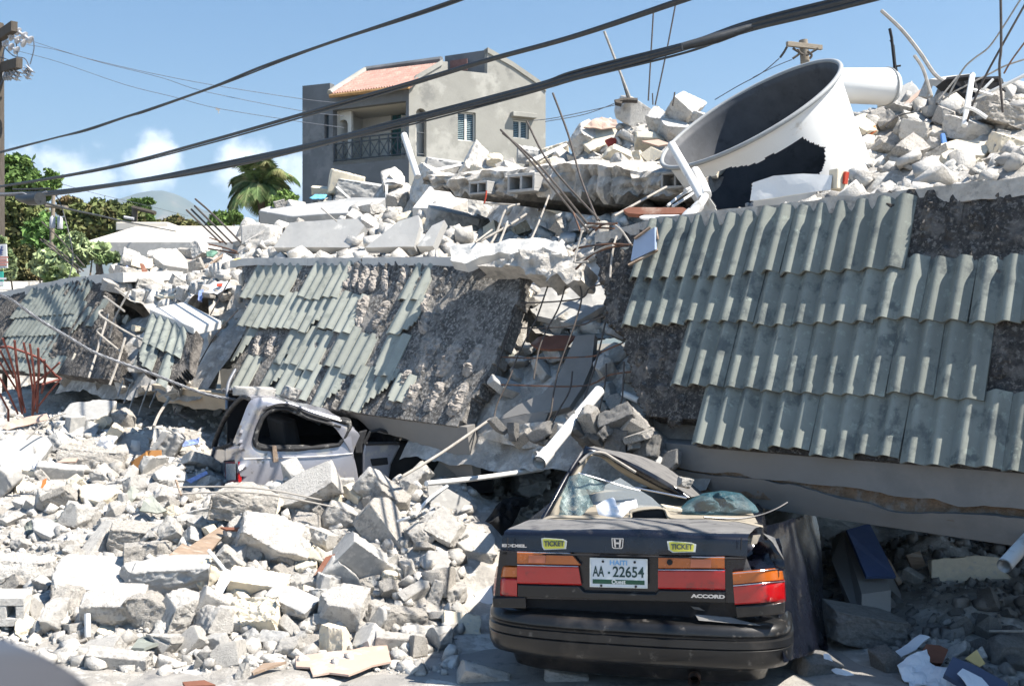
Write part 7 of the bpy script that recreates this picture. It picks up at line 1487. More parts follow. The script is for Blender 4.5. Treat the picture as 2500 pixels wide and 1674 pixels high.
# ------------------------------------------------------------------ boards, papers and scraps
UP = (0, -.05, 1); MT['binder'] = M('blue_grey_board', (.09, .11, .17), rough=.6, var=.1, bump=0)
PLT = [
 (10, [(985, 290), (1120, 300), (1300, 350), (1345, 480), (1160, 515), (960, 500), (915, 470), (945, 380)], None, (-.35, -.85, .4), 'cgrey', 'leaning_slab', 'shaded grey slab leaning behind the long pale rod beside the wagon', 'slab', .10, 0, 0),
 (9, [(805, 955), (965, 812), (1000, 830), (1170, 720), (1210, 740), (1100, 870), (1040, 940), (1000, 932), (900, 1012)], stH, (.25, -.62, .75), 'wood', 'wooden_board', 'split brown wooden board slanting up to the right in the street pile', 'board', .025, 0.27, 0),
 (9, [(1165, 728), (1340, 728), (1343, 742), (1200, 742)], stH, (.1, -.7, .7), 'woodr', 'wooden_strip', 'thin brown strip at the top end of the split wooden board', 'board', .02, 0.25, 0),
 (10, [(470, 1412), (620, 1392), (760, 1380), (880, 1345), (962, 1300), (935, 1345), (962, 1440), (860, 1462), (740, 1512), (640, 1500), (555, 1515), (540, 1472), (470, 1465)], None, UP, 'card', 'hardboard_sheet', 'torn tan hardboard sheet lying flat on the road', 'board', .012, .05, (.012, .12, 3)),
 (10, [(640, 955), (690, 885), (790, 858), (770, 885), (700, 930)], stH, (.2, -.8, .5), 'red', 'red_scrap', 'dark red scrap under the box-shaped grey block', 'scrap', .02, 0.26, 0),
 (10, [(560, 1000), (620, 905), (690, 880), (640, 960)], stH, (.2, -.8, .5), 'woodr', 'brown_scrap', 'brown wood scrap left of the dark red scrap', 'board', .02, 0.25, 0),
 (9, [(215, 525), (225, 480), (245, 470), (240, 528)], stH, (.1, -.9, .4), 'orange', 'orange_scrap', 'small bright orange scrap in the pile at left', 'scrap', .01, 0.25, 0),
 (9, [(300, 385), (340, 365), (412, 360), (400, 382)], stH, (.1, -.7, .7), 'card', 'clay_shard', 'curved terracotta shard below the flat grey slab', 'shard', .02, 0.25, 0),
 (9, [(-60, 300), (40, 252), (120, 236), (250, 250), (276, 290), (215, 375), (130, 435), (40, 468), (-60, 478)], stH, (.15, -.74, .66), 'slab', 'flat_grey_slab', 'wide smooth grey slab lying at the left frame edge below the red grille', 'slab', .06, 0.29, (.012, .12, 2)),
 (9, [(8, 205), (60, 170), (140, 148), (250, 128), (262, 160), (150, 190), (40, 214)], stH, (.1, -.75, .65), 'card', 'cardboard_piece', 'tan cardboard piece just below the red grille', 'cardboard', .012, 0.27, (.03, .08, 4)),
 (9, [(828, 392), (858, 352), (992, 368), (965, 412)], stH, (.1, -.7, .7), 'paper', 'white_sheet', 'pale blue-white panel in the shade beside the wooden drawer', 'panel', .015, 0.25, 0),
 (9, [(160, 410), (200, 385), (250, 400), (280, 375), (315, 392), (250, 440), (190, 435)], stH, (.1, -.7, .7), 'paper', 'crumpled_paper', 'crumpled printed paper below the wide grey slab at left', 'paper', .003, 0.23, (.06, .03, 14)),
 (9, [(1120, 1105), (1150, 1020), (1182, 950), (1232, 965), (1200, 1040), (1165, 1095)], stH, (.2, -.7, .6), 'paper', 'paper_sheet', 'folded white paper sheet left of the cream block', 'paper', .003, 0.29, (.03, .04, 8)),
 (9, [(985, 480), (1090, 430), (1100, 445), (1010, 495)], stH, (.1, -.7, .6), 'print_', 'blue_book', 'thin blue and white printed sheet left of the wagon', 'paper', .01, 0.23, 0),
 (9, [(950, 285), (990, 268), (1060, 255), (1050, 285), (970, 300)], stH, (.1, -.7, .6), 'print_', 'blue_book', 'small blue printed scrap in the shade left of the wagon', 'paper', .01, 0.25, (.04, .03, 14)),
 (10, [(1385, 1092), (1475, 1050), (1486, 1140), (1412, 1162)], stH, (.1, -.85, .5), 'paper', 'white_sheet', 'pale bluish panel scrap touching the sedan left side', 'panel', .015, .05, 0),
 (9, [(692, 1375), (730, 1330), (780, 1305), (875, 1300), (840, 1345), (760, 1378)], stH, UP, 'tile', 'tile_shard', 'dark green-grey tile shard at the pile foot', 'tile shard', .02, .08, (.03, .06, 5)),
 (9, [(740, 640), (760, 590), (800, 556), (870, 640), (830, 655)], stH, (.2, -.7, .6), 'tilep', 'tile_shard', 'green-grey ribbed tile shard above the craggy lump', 'tile shard', .02, 0.29, (.05, .05, 9)),
 (9, [(635, 590), (690, 510), (740, 530), (700, 600), (660, 605)], stH, (.2, -.8, .5), 'tilep', 'tile_shard', 'curved pale tile shard in the upper left of the pile', 'tile shard', .02, 0.28, (.06, .05, 9)),
 (9, [(75, 745), (130, 690), (200, 678), (290, 700), (240, 740), (150, 765)], stH, (.1, -.7, .6), 'tile', 'tile_shard', 'dark broken tile heap at left below the orange scrap', 'tile shard', .03, 0.25, (.10, .04, 12)),
 (9, [(500, 300), (540, 250), (620, 250), (600, 300), (540, 320)], stH, (.1, -.8, .5), 'paper', 'crumpled_paper', 'white papers caught between blocks left of the wagon', 'paper', .003, 0.27, (.08, .03, 12)),
 (10, [(600, 1095), (700, 1085), (560, 1200), (600, 1130)], stH, (.2, -.8, .5), 'paper', 'paper_sheet', 'thin paper scrap under the ribbed white slab', 'paper', .003, .06, (.02, .04, 8)),
 (9, [(965, 1545), (1080, 1535), (1140, 1560), (980, 1568)], None, UP, 'woodr', 'wooden_strip', 'thin brown strip lying on the road at the bottom frame edge', 'board', .015, .04, 0),
 (10, [(240, 1495), (300, 1450), (420, 1440), (330, 1470), (250, 1500)], None, UP, 'wood', 'wooden_strip', 'small grey wood strip on the road left of the hardboard', 'board', .015, .05, 0),
 (11, [(1040, 1390), (1110, 1330), (1250, 1300), (1290, 1400), (1420, 1440), (1560, 1500), (1700, 1590), (1300, 1620), (1130, 1560), (1060, 1480)], None, (.05, -.45, .9), 'paper', 'paper_heap', 'large crumpled white papers at the bottom right corner in shade', 'paper', .006, .12, (.10, .04, 7)),
 (11, [(920, 1385), (1020, 1300), (1180, 1200), (1250, 1215), (1150, 1310), (1030, 1370)], None, (.05, -.6, .8), 'paper', 'paper_sheet', 'long white folded paper right of the big grey boulder', 'paper', .006, .16, (.04, .04, 7)),
 (11, [(1360, 1480), (1425, 1352), (1600, 1420), (1830, 1545), (1800, 1640), (1500, 1560)], None, (.05, -.5, .9), 'binder', 'grey_binder', 'blue-grey binder lying open on the papers at bottom right', 'binder', .03, .22, 0),
 (11, [(1450, 1480), (1490, 1440), (1640, 1500), (1700, 1580), (1560, 1590)], None, (.05, -.5, .9), 'paper', 'binder_page', 'white page resting on the blue-grey binder', 'paper', .004, .26, (.02, .04, 6)),
 (11, [(1515, 1365), (1600, 1300), (1662, 1402), (1620, 1425)], None, (.05, -.6, .8), 'yellow', 'green_card', 'small yellow-green card behind the blue-grey binder', 'card', .006, .22, 0),
 (11, [(1175, 1355), (1230, 1260), (1330, 1270), (1392, 1300), (1350, 1400), (1280, 1395)], None, (.1, -.7, .7), 'woodr', 'brown_box', 'small red-brown box on the papers at bottom right', 'box', .06, .20, 0),
 (11, [(480, 1335), (520, 1325), (560, 1430), (690, 1490), (660, 1525), (560, 1470), (500, 1390)], None, (.1, -.8, .6), 'paper', 'paper_strip', 'narrow white paper strip left of the big grey boulder', 'paper', .004, .14, (.05, .03, 12)),
 (11, [(1085, 610), (1185, 580), (1260, 760), (1460, 1090), (1405, 1195), (1300, 1060), (1170, 800)], None, (-.1, -.9, .35), 'wood', 'dark_plank', 'dark wide plank leaning in the hollow under the right eave', 'plank', .04, 0, 0),
 (11, [(930, 640), (960, 640), (1080, 860), (1250, 1165), (1220, 1170), (1050, 880)], None, (-.1, -.9, .35), 'wood', 'thin_plank', 'thin plank leaning right of the blue-topped pillar', 'plank', .03, 0, 0),
 (18, [(680, 515), (760, 480), (1180, 485), (1500, 482), (1560, 515), (1540, 555), (1400, 572), (900, 575), (740, 562)], None, (-.3, -.6, .75), 'woodr', 'brown_plank', 'red-brown plank lying level left of the white elbow pipe', 'plank', .04, 0, 0),
 (18, [(900, 610), (960, 590), (1450, 583), (1400, 610), (1240, 632), (960, 632)], None, (-.3, -.6, .75), 'paper', 'white_sheet', 'lilac-white sheet right under the red-brown plank', 'panel', .02, 0, 0),
 (18, [(640, 1040), (700, 1025), (810, 1028), (800, 1215), (770, 1215)], None, (-.5, -.8, .3), 'ccream', 'plaster_scrap', 'cream triangular scrap left of the pale blue board', 'scrap', .03, 0, 0),
 (12, [(455, 298), (500, 280), (582, 280), (560, 305), (480, 312)], upH, (0, -.5, .8), 'cyan', 'cyan_plastic', 'pale blue plastic scrap on the roof rubble below the palm side of the house', 'plastic', .02, .16, (.05, .05, 6)),
 (12, [(425, 470), (445, 452), (470, 455), (460, 480), (435, 484)], upH, (0, -.6, .7), 'cyan', 'cyan_plastic', 'small blue plastic scrap on the edge of the wide tilted slab', 'plastic', .03, .25, 0),
 (12, [(970, 190), (1000, 150), (1140, 165), (1090, 195)], upH, (0, -.6, .7), 'paper', 'crumpled_paper', 'white papers on the roof rubble left of the askew pipe', 'paper', .01, .18, (.08, .05, 6)),
 (12, [(480, 470), (485, 412), (610, 430), (680, 460), (560, 490)], upH, (0, -.75, .6), 'paper', 'white_sheet', 'bright white panel standing on the wide tilted slab', 'panel', .03, .2, 0),
 (12, [(790, 300), (860, 260), (970, 230), (940, 280), (850, 310)], upH, (0, -.6, .7), 'paper', 'crumpled_paper', 'lilac striped paper on the roof rubble under the house', 'paper', .01, .18, (.06, .05, 6)),
 (17, [(860, 372), (980, 385), (1115, 430), (1090, 445), (880, 398)], upH, (0, -.7, .7), 'card', 'wooden_strip', 'upper brown slat in the loose rubble left of the bar bunch', 'board', .03, .14, 0),
 (17, [(1150, 480), (1290, 370), (1385, 305), (1370, 345), (1200, 470), (1150, 505)], upH, (0, -.7, .7), 'wood', 'wooden_strip', 'slanting brown slat just under the bar bunch', 'board', .03, .16, 0),
 (17, [(320, 430), (370, 440), (500, 680), (430, 690), (380, 640)], upH, (.3, -.8, .5), 'woodr', 'brown_board', 'red-brown board edge beside the big white flat plate', 'board', .03, .16, 0),
 (17, [(815, 770), (980, 700), (1045, 740), (1000, 765), (870, 785)], upH, (0, -.7, .7), 'red', 'red_cloth', 'red and pink scrap in the loose rubble right of the long rough block', 'scrap', .02, .12, (.06, .04, 8)),
 (17, [(1175, 705), (1240, 700), (1225, 725), (1180, 722)], upH, (0, -.7, .7), 'red', 'red_label', 'left small red label on white wrappers', 'label', .01, .18, 0),
 (17, [(1295, 690), (1380, 685), (1365, 722), (1300, 722)], upH, (0, -.7, .7), 'red', 'red_label', 'right small red label on white wrappers', 'label', .01, .18, 0),
 (17, [(1100, 690), (1480, 640), (1500, 760), (1300, 800), (1120, 760)], upH, (0, -.6, .8), 'paper', 'white_wrappers', 'heap of white wrappers against the left end of the middle eave', 'paper', .01, .13, (.12, .06, 5)),
 (17, [(1350, 480), (1400, 310), (1500, 350), (1440, 500)], upH, (.2, -.8, .5), 'paper', 'white_foam', 'white foam piece under the bar bunch', 'foam', .05, .14, (.05, .06, 6)),
 (17, [(1445, 500), (1500, 400), (1600, 360), (1590, 420), (1500, 490)], upH, (.2, -.8, .5), 'yellow', 'yellow_foam', 'orange-yellow foam piece at the foot of the bar bunch', 'foam', .05, .16, (.05, .06, 6)),
 (17, [(1165, 270), (1240, 245), (1320, 275), (1270, 350), (1190, 330)], upH, (.1, -.8, .5), 'green', 'green_cloth', 'pale teal cloth scrap left of the bar bunch', 'cloth', .03, .16, (.10, .05, 6)),
 (17, [(1060, 900), (1075, 780), (1130, 760), (1110, 905)], upH, (.1, -.9, .4), 'print_', 'book', 'blue-grey book standing in the wrappers left of the middle eave', 'book', .05, .12, 0),
 (17, [(700, 460), (740, 445), (810, 520), (760, 530)], upH, (0, -.6, .7), 'cyan', 'teal_scrap', 'faint teal scrap on the big white flat plate', 'scrap', .01, .30, 0),
 (17, [(585, 735), (600, 700), (660, 700), (650, 760), (600, 765)], upH, (0, -.7, .6), 'cyan', 'cyan_plastic', 'light blue scrap left of the long rough block', 'plastic', .02, .16, (.06, .04, 8)),
 (17, [(130, 480), (160, 460), (210, 520), (200, 590), (170, 580)], upH, (0, -.9, .4), 'print_', 'blue_book', 'dark blue scrap at the top of the far left eave end', 'scrap', .02, .16, 0),
 (14, [(885, 1160), (915, 1160), (950, 1300), (935, 1372), (905, 1300)], upH, (0, -.95, .3), 'blue', 'blue_strip', 'bright blue plastic strip left of the largest white boulder at right', 'plastic', .04, .2, 0),
 (14, [(555, 905), (740, 745), (765, 760), (600, 905)], upH, (.1, -.9, .4), 'card', 'plywood_strip', 'orange-brown plywood strip at the foot of the standing grey slab', 'board', .05, .3, 0),
 (14, [(215, 1165), (240, 1110), (310, 1090), (320, 1140), (240, 1195)], upH, (.1, -.9, .4), 'orange', 'orange_scrap', 'orange clay scrap right beside the white tank', 'scrap', .05, .2, 0),
 (14, [(780, 690), (920, 665), (1150, 640), (1165, 655), (940, 700)], upH, (0, -.3, .95), 'cgrey', 'thin_grey_slab', 'thin grey slab lying across the skyline behind the black frame', 'slab', .08, .35, 0),
 (3, [(245, 612), (285, 575), (330, 552), (400, 568), (412, 602), (330, 612)], upH, (0, -.8, .5), 'card', 'torn_fibreboard', 'torn tan fibreboard on the rubble crest left of the pointed chunk', 'board', .03, .3, (.08, .08, 5)),
 (3, [(345, 668), (375, 655), (412, 660), (395, 690), (360, 692)], upH, (0, -.8, .5), 'red', 'red_clay_scrap', 'red-brown clay scrap low on the rubble crest', 'scrap', .04, .2, 0),
 (3, [(520, 672), (600, 665), (660, 685), (600, 695)], upH, (0, -.7, .6), 'card', 'wooden_strip', 'thin tan board just left of the tank lip', 'board', .03, .25, 0),
 (12, [(640, 222), (655, 218), (808, 352), (795, 362)], upH, (.1, -.9, .4), 'pvc', 'pale_batten', 'pale cream batten slanting over the long grey slab', 'batten', .05, .35, 0),
 (12, [(995, 205), (1018, 205), (1012, 315), (1000, 312)], upH, (.1, -.95, .2), 'pvc', 'pale_batten', 'short upright cream batten at the end of the long grey slab', 'batten', .04, .25, 0),
 (2, [(1040, 1110), (1380, 1045), (1410, 1055), (1060, 1135)], upH, (.1, -.8, .5), 'pvc', 'pale_batten', 'long cream batten lying in front of the broken hollow wall block', 'batten', .05, .3, 0),
 (2, [(1910, 1020), (2230, 880), (2240, 895), (1990, 1022)], upH, (.1, -.8, .5), 'pvc', 'pale_batten', 'long cream batten on the crest right of the grey house', 'batten', .05, .3, 0),
]
DFIX = {'leaning_slab': 10.9, 'dark_plank': 8.2, 'thin_plank': 8.1, 'brown_plank': 9.6, 'white_sheet@18': 9.45, 'plaster_scrap@18': 9.3}
for (k, pts, field, nrm, mt, name, lab, cat, th, lift, warp) in PLT:
    d = DFIX.get(name, DFIX.get(f'{name}@{k}')) if field is None else None
    if field is None and d is None: field = lambda X, Y: max(.005, stH(X, Y) or 0)
    plate(k, pts, field, nrm, MT[mt], name, lab, cat, th, lift, None, d, warp, seed=len(lab))
pb2 = empty('pale_blue_board', P(18, 950, 980, 8.95), 'pale blue board with broken wooden edge hanging beside the top tiles of the right eave', 'board')
q = poly_at(18, [(782, 1215), (830, 920), (1110, 752), (1112, 1058)], P(18, 950, 980, 8.85), (-.45, -.88, .1)); m = MB(); m.prism(q, Vector((.02, .03, 0))); m.build('painted_face', M('pale_blue_paint', (.36, .44, .58), rough=.6, var=.05, bump=.05), pb2)
for a, b in (((750, 1275), (1140, 1075)), ((835, 915), (1050, 755)), ((1125, 760), (1150, 920)), ((1120, 1020), (1140, 1080))): rod('wood_edge', PL(18, [a, b], 8.86, 8.83), .012, MT['wood'], None, parent=pb2, n=4)
# open wooden drawer
dw = empty('open_wooden_box', cast(9, 730, 400, stH), 'open orange-brown wooden drawer on edge in the shaded rubble left of the wagon', 'wooden box')
a = cast(9, 730, 410, stH)+Vector((0, -.05, .16)); q = poly_at(9, [(645, 412), (770, 332), (775, 372), (718, 420), (700, 452), (650, 445)], a, (-.3, -.9, .2)); m = MB(); m.prism(q, (.01, .03, 0)); MT['drawer'] = M('orange_wood', (.42, .20, .07), var=.2, scale=3, bump=.1); m.build('drawer_front', MT['drawer'], dw)
q = poly_at(9, [(770, 325), (850, 322), (852, 372), (775, 375)], a+Vector((0, .15, 0)), (.1, -.9, .3)); m = MB(); m.prism(q, (.0, .03, 0)); m.build('drawer_side', MT['drawer'], dw)
q = poly_at(9, [(720, 420), (775, 372), (852, 372), (800, 440)], a+Vector((0, .1, -.02)), (0, -.4, .9)); m = MB(); m.prism(q, (0, 0, -.02)); m.build('drawer_bottom', MT['woodr'], dw)
# blue-topped pillar leaning in the hollow
pl_ = empty('leaning_pillar', P(11, 800, 1000, 7.6), 'heavy leaning concrete pillar with a dull blue painted side in the dark hollow', 'pillar')
f1, f2, f3, f4 = P(11, 760, 895, 7.5), P(11, 972, 868, 7.6), P(11, 972, 1210, 7.3), P(11, 757, 1150, 7.2); t1_, t2_ = P(11, 620, 432, 8.6), P(11, 812, 398, 8.8); l1, l2, l3 = P(11, 540, 500, 8.5), P(11, 540, 650, 8.2), P(11, 690, 1110, 7.5)
m = MB(); m.add([f1, f2, f3, f4, t1_, t2_, l1, l2, l3, t2_+Vector((.3, .3, -.9)), f3+Vector((.3, .4, 0))], [(0, 1, 2, 3), (0, 4, 5, 1), (0, 3, 8, 7, 6, 4), (1, 5, 9, 10, 2), (6, 7, 8, 3, 2, 10, 9, 5, 4)]); m.build('shaft', MT['soffit'], pl_)
q = [P(11, 690, 560, 8.15), P(11, 640, 450, 8.5), P(11, 808, 402, 8.74), P(11, 1000, 790, 7.72), P(11, 785, 792, 7.64)]; m = MB(); m.prism([v+Vector((-.0, -.03, .03)) for v in q], (0, .02, -.02)); m.build('blue_paint', M('dull_blue_paint', (.06, .10, .22), rough=.7, var=.15), pl_)
# black cloth
def crumple(k, pts, field, name, mat, label, cat, h=.14, seed=2, n=26, d=None, parent=None):
    c = (sum(p[0] for p in pts)/len(pts), sum(p[1] for p in pts)/len(pts)); a = P(k, *c, d) if d else cast(k, *c, field)+Vector((0, -.05, .16)); nn = Vector((0, -.75, .65)).normalized(); lp_ = resample(poly_at(k, pts, a, nn), 48); ctr = sum(lp_, Vector())/48
    V, F = [ctr], []; 
    for r_ in range(1, 13):
        for p in lp_: V.append(ctr.lerp(p, r_/12))
    for r_ in range(12):
        for i in range(48):
            j = (i+1) % 48
            F.append((0, 1+i, 1+j) if r_ == 0 else (1+(r_-1)*48+i, 1+r_*48+i, 1+r_*48+j, 1+(r_-1)*48+j))
    co = np.array([v[:] for v in V]); w = np.abs(fbm(co*9, seed, 4))*1.6+.25; fall = np.array([1]+[1-(r_/12)**3 for r_ in range(1, 13) for _ in range(48)])
    V = [Vector(v)+nn*float(a_*b_*h) for v, a_, b_ in zip(V, w, fall)]; m = MB(); m.add(V, F); o = m.build(name, mat, parent, smooth=60); return tag(o, label, cat) if parent is None else o
MT['cloth'] = M('black_cloth', (.015, .016, .018), rough=.85, var=.3, bump=.3, bscale=50)
crumple(8, [(40, 625), (60, 540), (120, 470), (160, 420), (200, 370), (280, 345), (330, 350), (380, 365), (375, 405), (320, 420), (300, 470), (260, 540), (200, 600), (130, 640)], stH, 'black_cloth', MT['cloth'], 'crumpled black cloth lying on the rubble against the sedan left side', 'cloth', .16, 4)
# bottle
bt_ = empty('plastic_bottle', cast(9, 300, 1240, stH), 'clear plastic bottle with a red label at the pile foot, lower left', 'bottle'); a, b = cast(9, 255, 1245, stH)+Vector((0, 0, .06)), cast(9, 375, 1225, stH)+Vector((0, 0, .06)); b.y = a.y
m = MB(); m.tube([a, a.lerp(b, .03), a.lerp(b, .7), a.lerp(b, .85), b], [.02, .04, .04, .018, .016], 14); m.build('bottle_body', M('clear_plastic', (.7, .72, .7), rough=.15, var=.05, bump=0, trans=.7), bt_, smooth=40)
m = MB(); m.tube([a.lerp(b, .2), a.lerp(b, .5)], .0415, 14); m.build('label_wrap', MT['red'], bt_, smooth=40)
# blurred vehicle edge, very near, at the bottom left
MT['vsilver'] = M('grey_vehicle_paint', (.13, .14, .17), rough=.3, var=.03, bump=0, metal=.6, coat=.5)
pts = smooth_path([P(0, -260, 1405, .62), P(0, -80, 1450, .66), P(0, 60, 1505, .70), P(0, 160, 1575, .74), P(0, 260, 1680, .80)], 8); m = MB()
m.grid([[p+Vector((.0, .0, 0))+Vector((-.05*math.sin(t)*.2, -.055*math.sin(t)*.6, .028*(math.cos(t)-1)-.03*(t > 1.6)*(t-1.6))) for t in np.linspace(-1.2, 2.6, 18)] for p in pts]); tag(m.build('vehicle_edge', MT['vsilver'], smooth=True), 'smooth grey vehicle edge, out of focus at the bottom left corner', 'vehicle edge')
# ------------------------------------------------------------------ the black sedan
MT['bpaint'] = M('black_car_paint', (.005, .006, .012), rough=.26, var=.2, scale=3, bump=.03, bscale=8, col2=(.04, .038, .038), c2amt=.22, c2scale=5, coat=.35, spec=.4)
MT['bdust'] = M('dusty_black_paint', (.17, .165, .16), rough=.7, var=.25, scale=7, bump=.15, bscale=30, col2=(.07, .068, .075), c2amt=.35, c2scale=9, stretch=(1, 3, 1))
MT['bplast'] = M('grey_black_bumper', (.012, .012, .0125), rough=.33, var=.25, scale=3, bump=.05, bscale=30, col2=(.035, .031, .028), c2amt=.35, c2scale=2.5, coat=.3, col3=(.11, .10, .09), c3amt=.12, c3scale=14)
MT['lred'] = M('red_lens', (.40, .004, .006), rough=.22, var=.12, scale=6, bump=.05, coat=.6, spec=.6, col2=(.16, .008, .01), c2amt=.3, c2scale=9)
MT['lamb'] = M('amber_lens', (.42, .095, .006), rough=.25, var=.15, scale=6, bump=.05, coat=.5, spec=.6)
MT['lpink'] = M('pale_reflector', (.48, .16, .09), rough=.3, var=.05, bump=0)
MT['lchr'] = M('chrome_strip', (.55, .56, .58), rough=.25, metal=.9, var=.05, bump=0)
MT['plate'] = M('plate_face', (.62, .66, .68), rough=.5, var=.04, bump=0); MT['plateg'] = M('plate_green', (.02, .075, .045), rough=.5, bump=0); MT['platek'] = M('plate_dark_letters', (.02, .05, .05), rough=.5, bump=0)
MT['plateb'] = M('plate_blue_letters', (.18, .42, .72), rough=.5, bump=0); MT['stky'] = M('yellow_sticker', (.66, .64, .10), rough=.6, var=.06, bump=0); MT['stkg'] = M('grey_sticker_letters', (.09, .11, .10), rough=.6, bump=0); MT['stkw'] = M('white_sticker_border', (.62, .64, .60), rough=.6, bump=0)
MT['trim'] = M('beige_trim', (.30, .265, .21), rough=.85, var=.12, scale=5, bump=.15, bscale=40)
MT['glass'] = M('shattered_glass', (.22, .30, .29), rough=.25, var=.3, scale=30, bump=.3, bscale=60, alpha=.55, spec=.7)
MT['glassc'] = M('clear_glass_sheet', (.45, .48, .48), rough=.12, var=.1, bump=0, alpha=.38, spec=.8)
MT['glasst'] = M('teal_broken_glass', (.025, .07, .09), rough=.4, var=.4, scale=12, bump=.7, bscale=40, col2=(.05, .12, .14), c2amt=.3, c2scale=14, alpha=.92)
MT['tyre'] = M('tyre_rubber', (.02, .02, .02), rough=.85, bump=.2)
CC = Vector((.677, 6.15, 0)); rX = Vector((.978, -.208, 0)).normalized(); fY = Vector((.208, .978, 0)).normalized()
RP = Plane(CC, rX, (0, 0, 1))
def T8(x, y, out=0.0, k=8): return RP.pt(*RP.hit(k, x, y, out), out)
sed = empty('black_sedan', CC, 'black sedan crushed under the right eave, rear end facing the street', 'car')
def sweep(name, prof, plan, mat, parent, smooth=50, noise=0, seed=1, off=None):
    """profile (out, z) carried along a plan curve (x, y) round the tail"""
    pl = [Vector((a, b, 0)) for a, b in plan]; pl = smooth_path(pl, 6); rows = []
    for i, p in enumerate(pl):
        t = (pl[min(i+1, len(pl)-1)]-pl[max(i-1, 0)]).normalized(); nrm = Vector((t.y, -t.x, 0)); r_ = []
        for o_, z in prof:
            q = p+nrm*o_; zz = z(q.x) if callable(z) else z; r_.append(CC+rX*q.x+fY*q.y+Vector((0, 0, zz)))
        rows.append(r_)
    if noise:
        A = np.array([[v[:] for v in r_] for r_ in rows]); D = fbm(A*4, seed, 3)*noise
        rows = [[v-fY*float(D[i, j]) for j, v in enumerate(r_)] for i, r_ in enumerate(rows)]
    m = MB(); m.grid(rows); return m.build(name, mat, parent, smooth=smooth)
def Zy(y, x=1000, out=0): return RP.hit(8, x, y, out)[1]
xl, xr = RP.hit(8, 98, 1250, .04)[0], RP.hit(8, 2025, 1250, .04)[0]
plan = [(xl, .95), (xl, .55), (xl+.01, .28), (xl+.06, .10), (xl+.22, .015), (-.35, -.02), (0, -.03), (.35, -.02), (xr-.22, .015), (xr-.05, .10), (xr, .28), (xr, .9)]
zt_, zm1, zm2, zg, zbm, zv = Zy(1128), Zy(1165), Zy(1200), Zy(1265), Zy(1395), Zy(1520)
drop = lambda z: (lambda x: z-.012*(x+.85)/1.7)
sweep('rear_bumper', [(-.16, drop(zt_+.012)), (-.02, drop(zt_+.010)), (.025, drop(zt_)), (.050, drop(zm1)), (.052, drop(zm1-.02)), (.040, drop(zm2)), (.040, drop(zm2-.012)), (.056, drop(zm2-.02)), (.058, drop(zg)), (.050, drop(zg-.006)), (.058, drop(zg-.012)), (.055, drop(zbm+.04)), (.035, drop(zbm)), (-.03, drop(zbm-.02))], plan, MT['bplast'], sed, 50, .008)
plan2 = [(a*.95, b+.06) for a, b in plan]
sweep('valance', [(-.01, drop(zbm+.03)), (0, drop(zbm-.03)), (-.03, drop((zbm+zv)/2)), (-.05, drop(zv)), (-.12, drop(zv-.03))], plan2, MT['bplast'], sed, 50, .01, 4)
# body tub behind everything
plan3 = [(xl+.03, 2.9), (xl+.03, 1.4), (xl+.03, .5), (xl+.08, .22), (xl+.24, .14), (0, .10), (xr-.24, .14), (xr-.10, .22), (xr-.06, .5), (xr-.06, 1.4), (xr-.06, 2.9)]
ztub = Zy(640)
sweep('body_shell', [(-.1, .18), (-.02, .22), (0, .4), (0, .60), (-.02, ztub-.06), (-.06, ztub-.02), (-.5, ztub-.04)], plan3, MT['bpaint'], sed, 40, .012, 6)
m = MB(); m.hexa([CC+rX*a+fY*b+Vector((0, 0, .2)) for a, b in ((-.74, .3), (.74, .3), (.74, 3.2), (-.74, 3.2))], [CC+rX*a+fY*b+Vector((0, 0, ztub-.08)) for a, b in ((-.72, .5), (.72, .5), (.72, 3.2), (-.72, 3.2))]); m.build('cabin_floor', MT['black'], sed)
# trunk lid: rear face and dusty deck in one pressed sheet
nL = 64; rows = []
def lerp2(a, b, f): return (a[0]+(b[0]-a[0])*f, a[1]+(b[1]-a[1])*f)
botl = [(188, 692), (700, 706), (1250, 722), (1640, 726), (1778, 730)]; topl = [(212, 574), (600, 578), (1000, 582), (1400, 598), (1786, 612)]
frl = [(455, 500), (700, 494), (1000, 490), (1250, 492), (1500, 492), (1700, 508), (1885, 545)]
def along(pl, f):
    x = pl[0][0]+(pl[-1][0]-pl[0][0])*f; return x, float(np.interp(x, [p[0] for p in pl], [p[1] for p in pl]))
for i in range(nL+1):
    f = i/nL; bow = .05-.12*(2*f-1)**2*.5; b = T8(*along(botl, f), bow); t_ = T8(*along(topl, f), bow-.015); q = T8(*along(frl, f), -.48); r_ = [b-Vector((0, 0, .004))+fY*.05, b]
    for g in (.2, .4, .6, .8): r_.append(b.lerp(t_, g))
    r_ += [t_-Vector((0, 0, .012)), t_+fY*.014]
    for g in np.linspace(.08, 1, 12): r_.append((t_+fY*.014+Vector((0, 0, .004))).lerp(q, g)+Vector((0, 0, .02*math.sin(math.pi*g))))
    rows.append(r_)
A = np.array([[v[:] for v in r_] for r_ in rows]); D = fbm(A*5, 12, 4)*.016; 
rows = [[v+Vector((0, 0, float(D[i, j])*(j > 7)))+fY*float(D[i, j])*(1 < j <= 7)*.35 for j, v in enumerate(r_)] for i, r_ in enumerate(rows)]
m = MB(); m.grid([r_[:9] for r_ in rows]); lid = m.build('trunk_lid', MT['bpaint'], sed, smooth=50)
m = MB(); m.grid([r_[8:] for r_ in rows]); m.build('dusty_deck', MT['bdust'], lid, smooth=50)
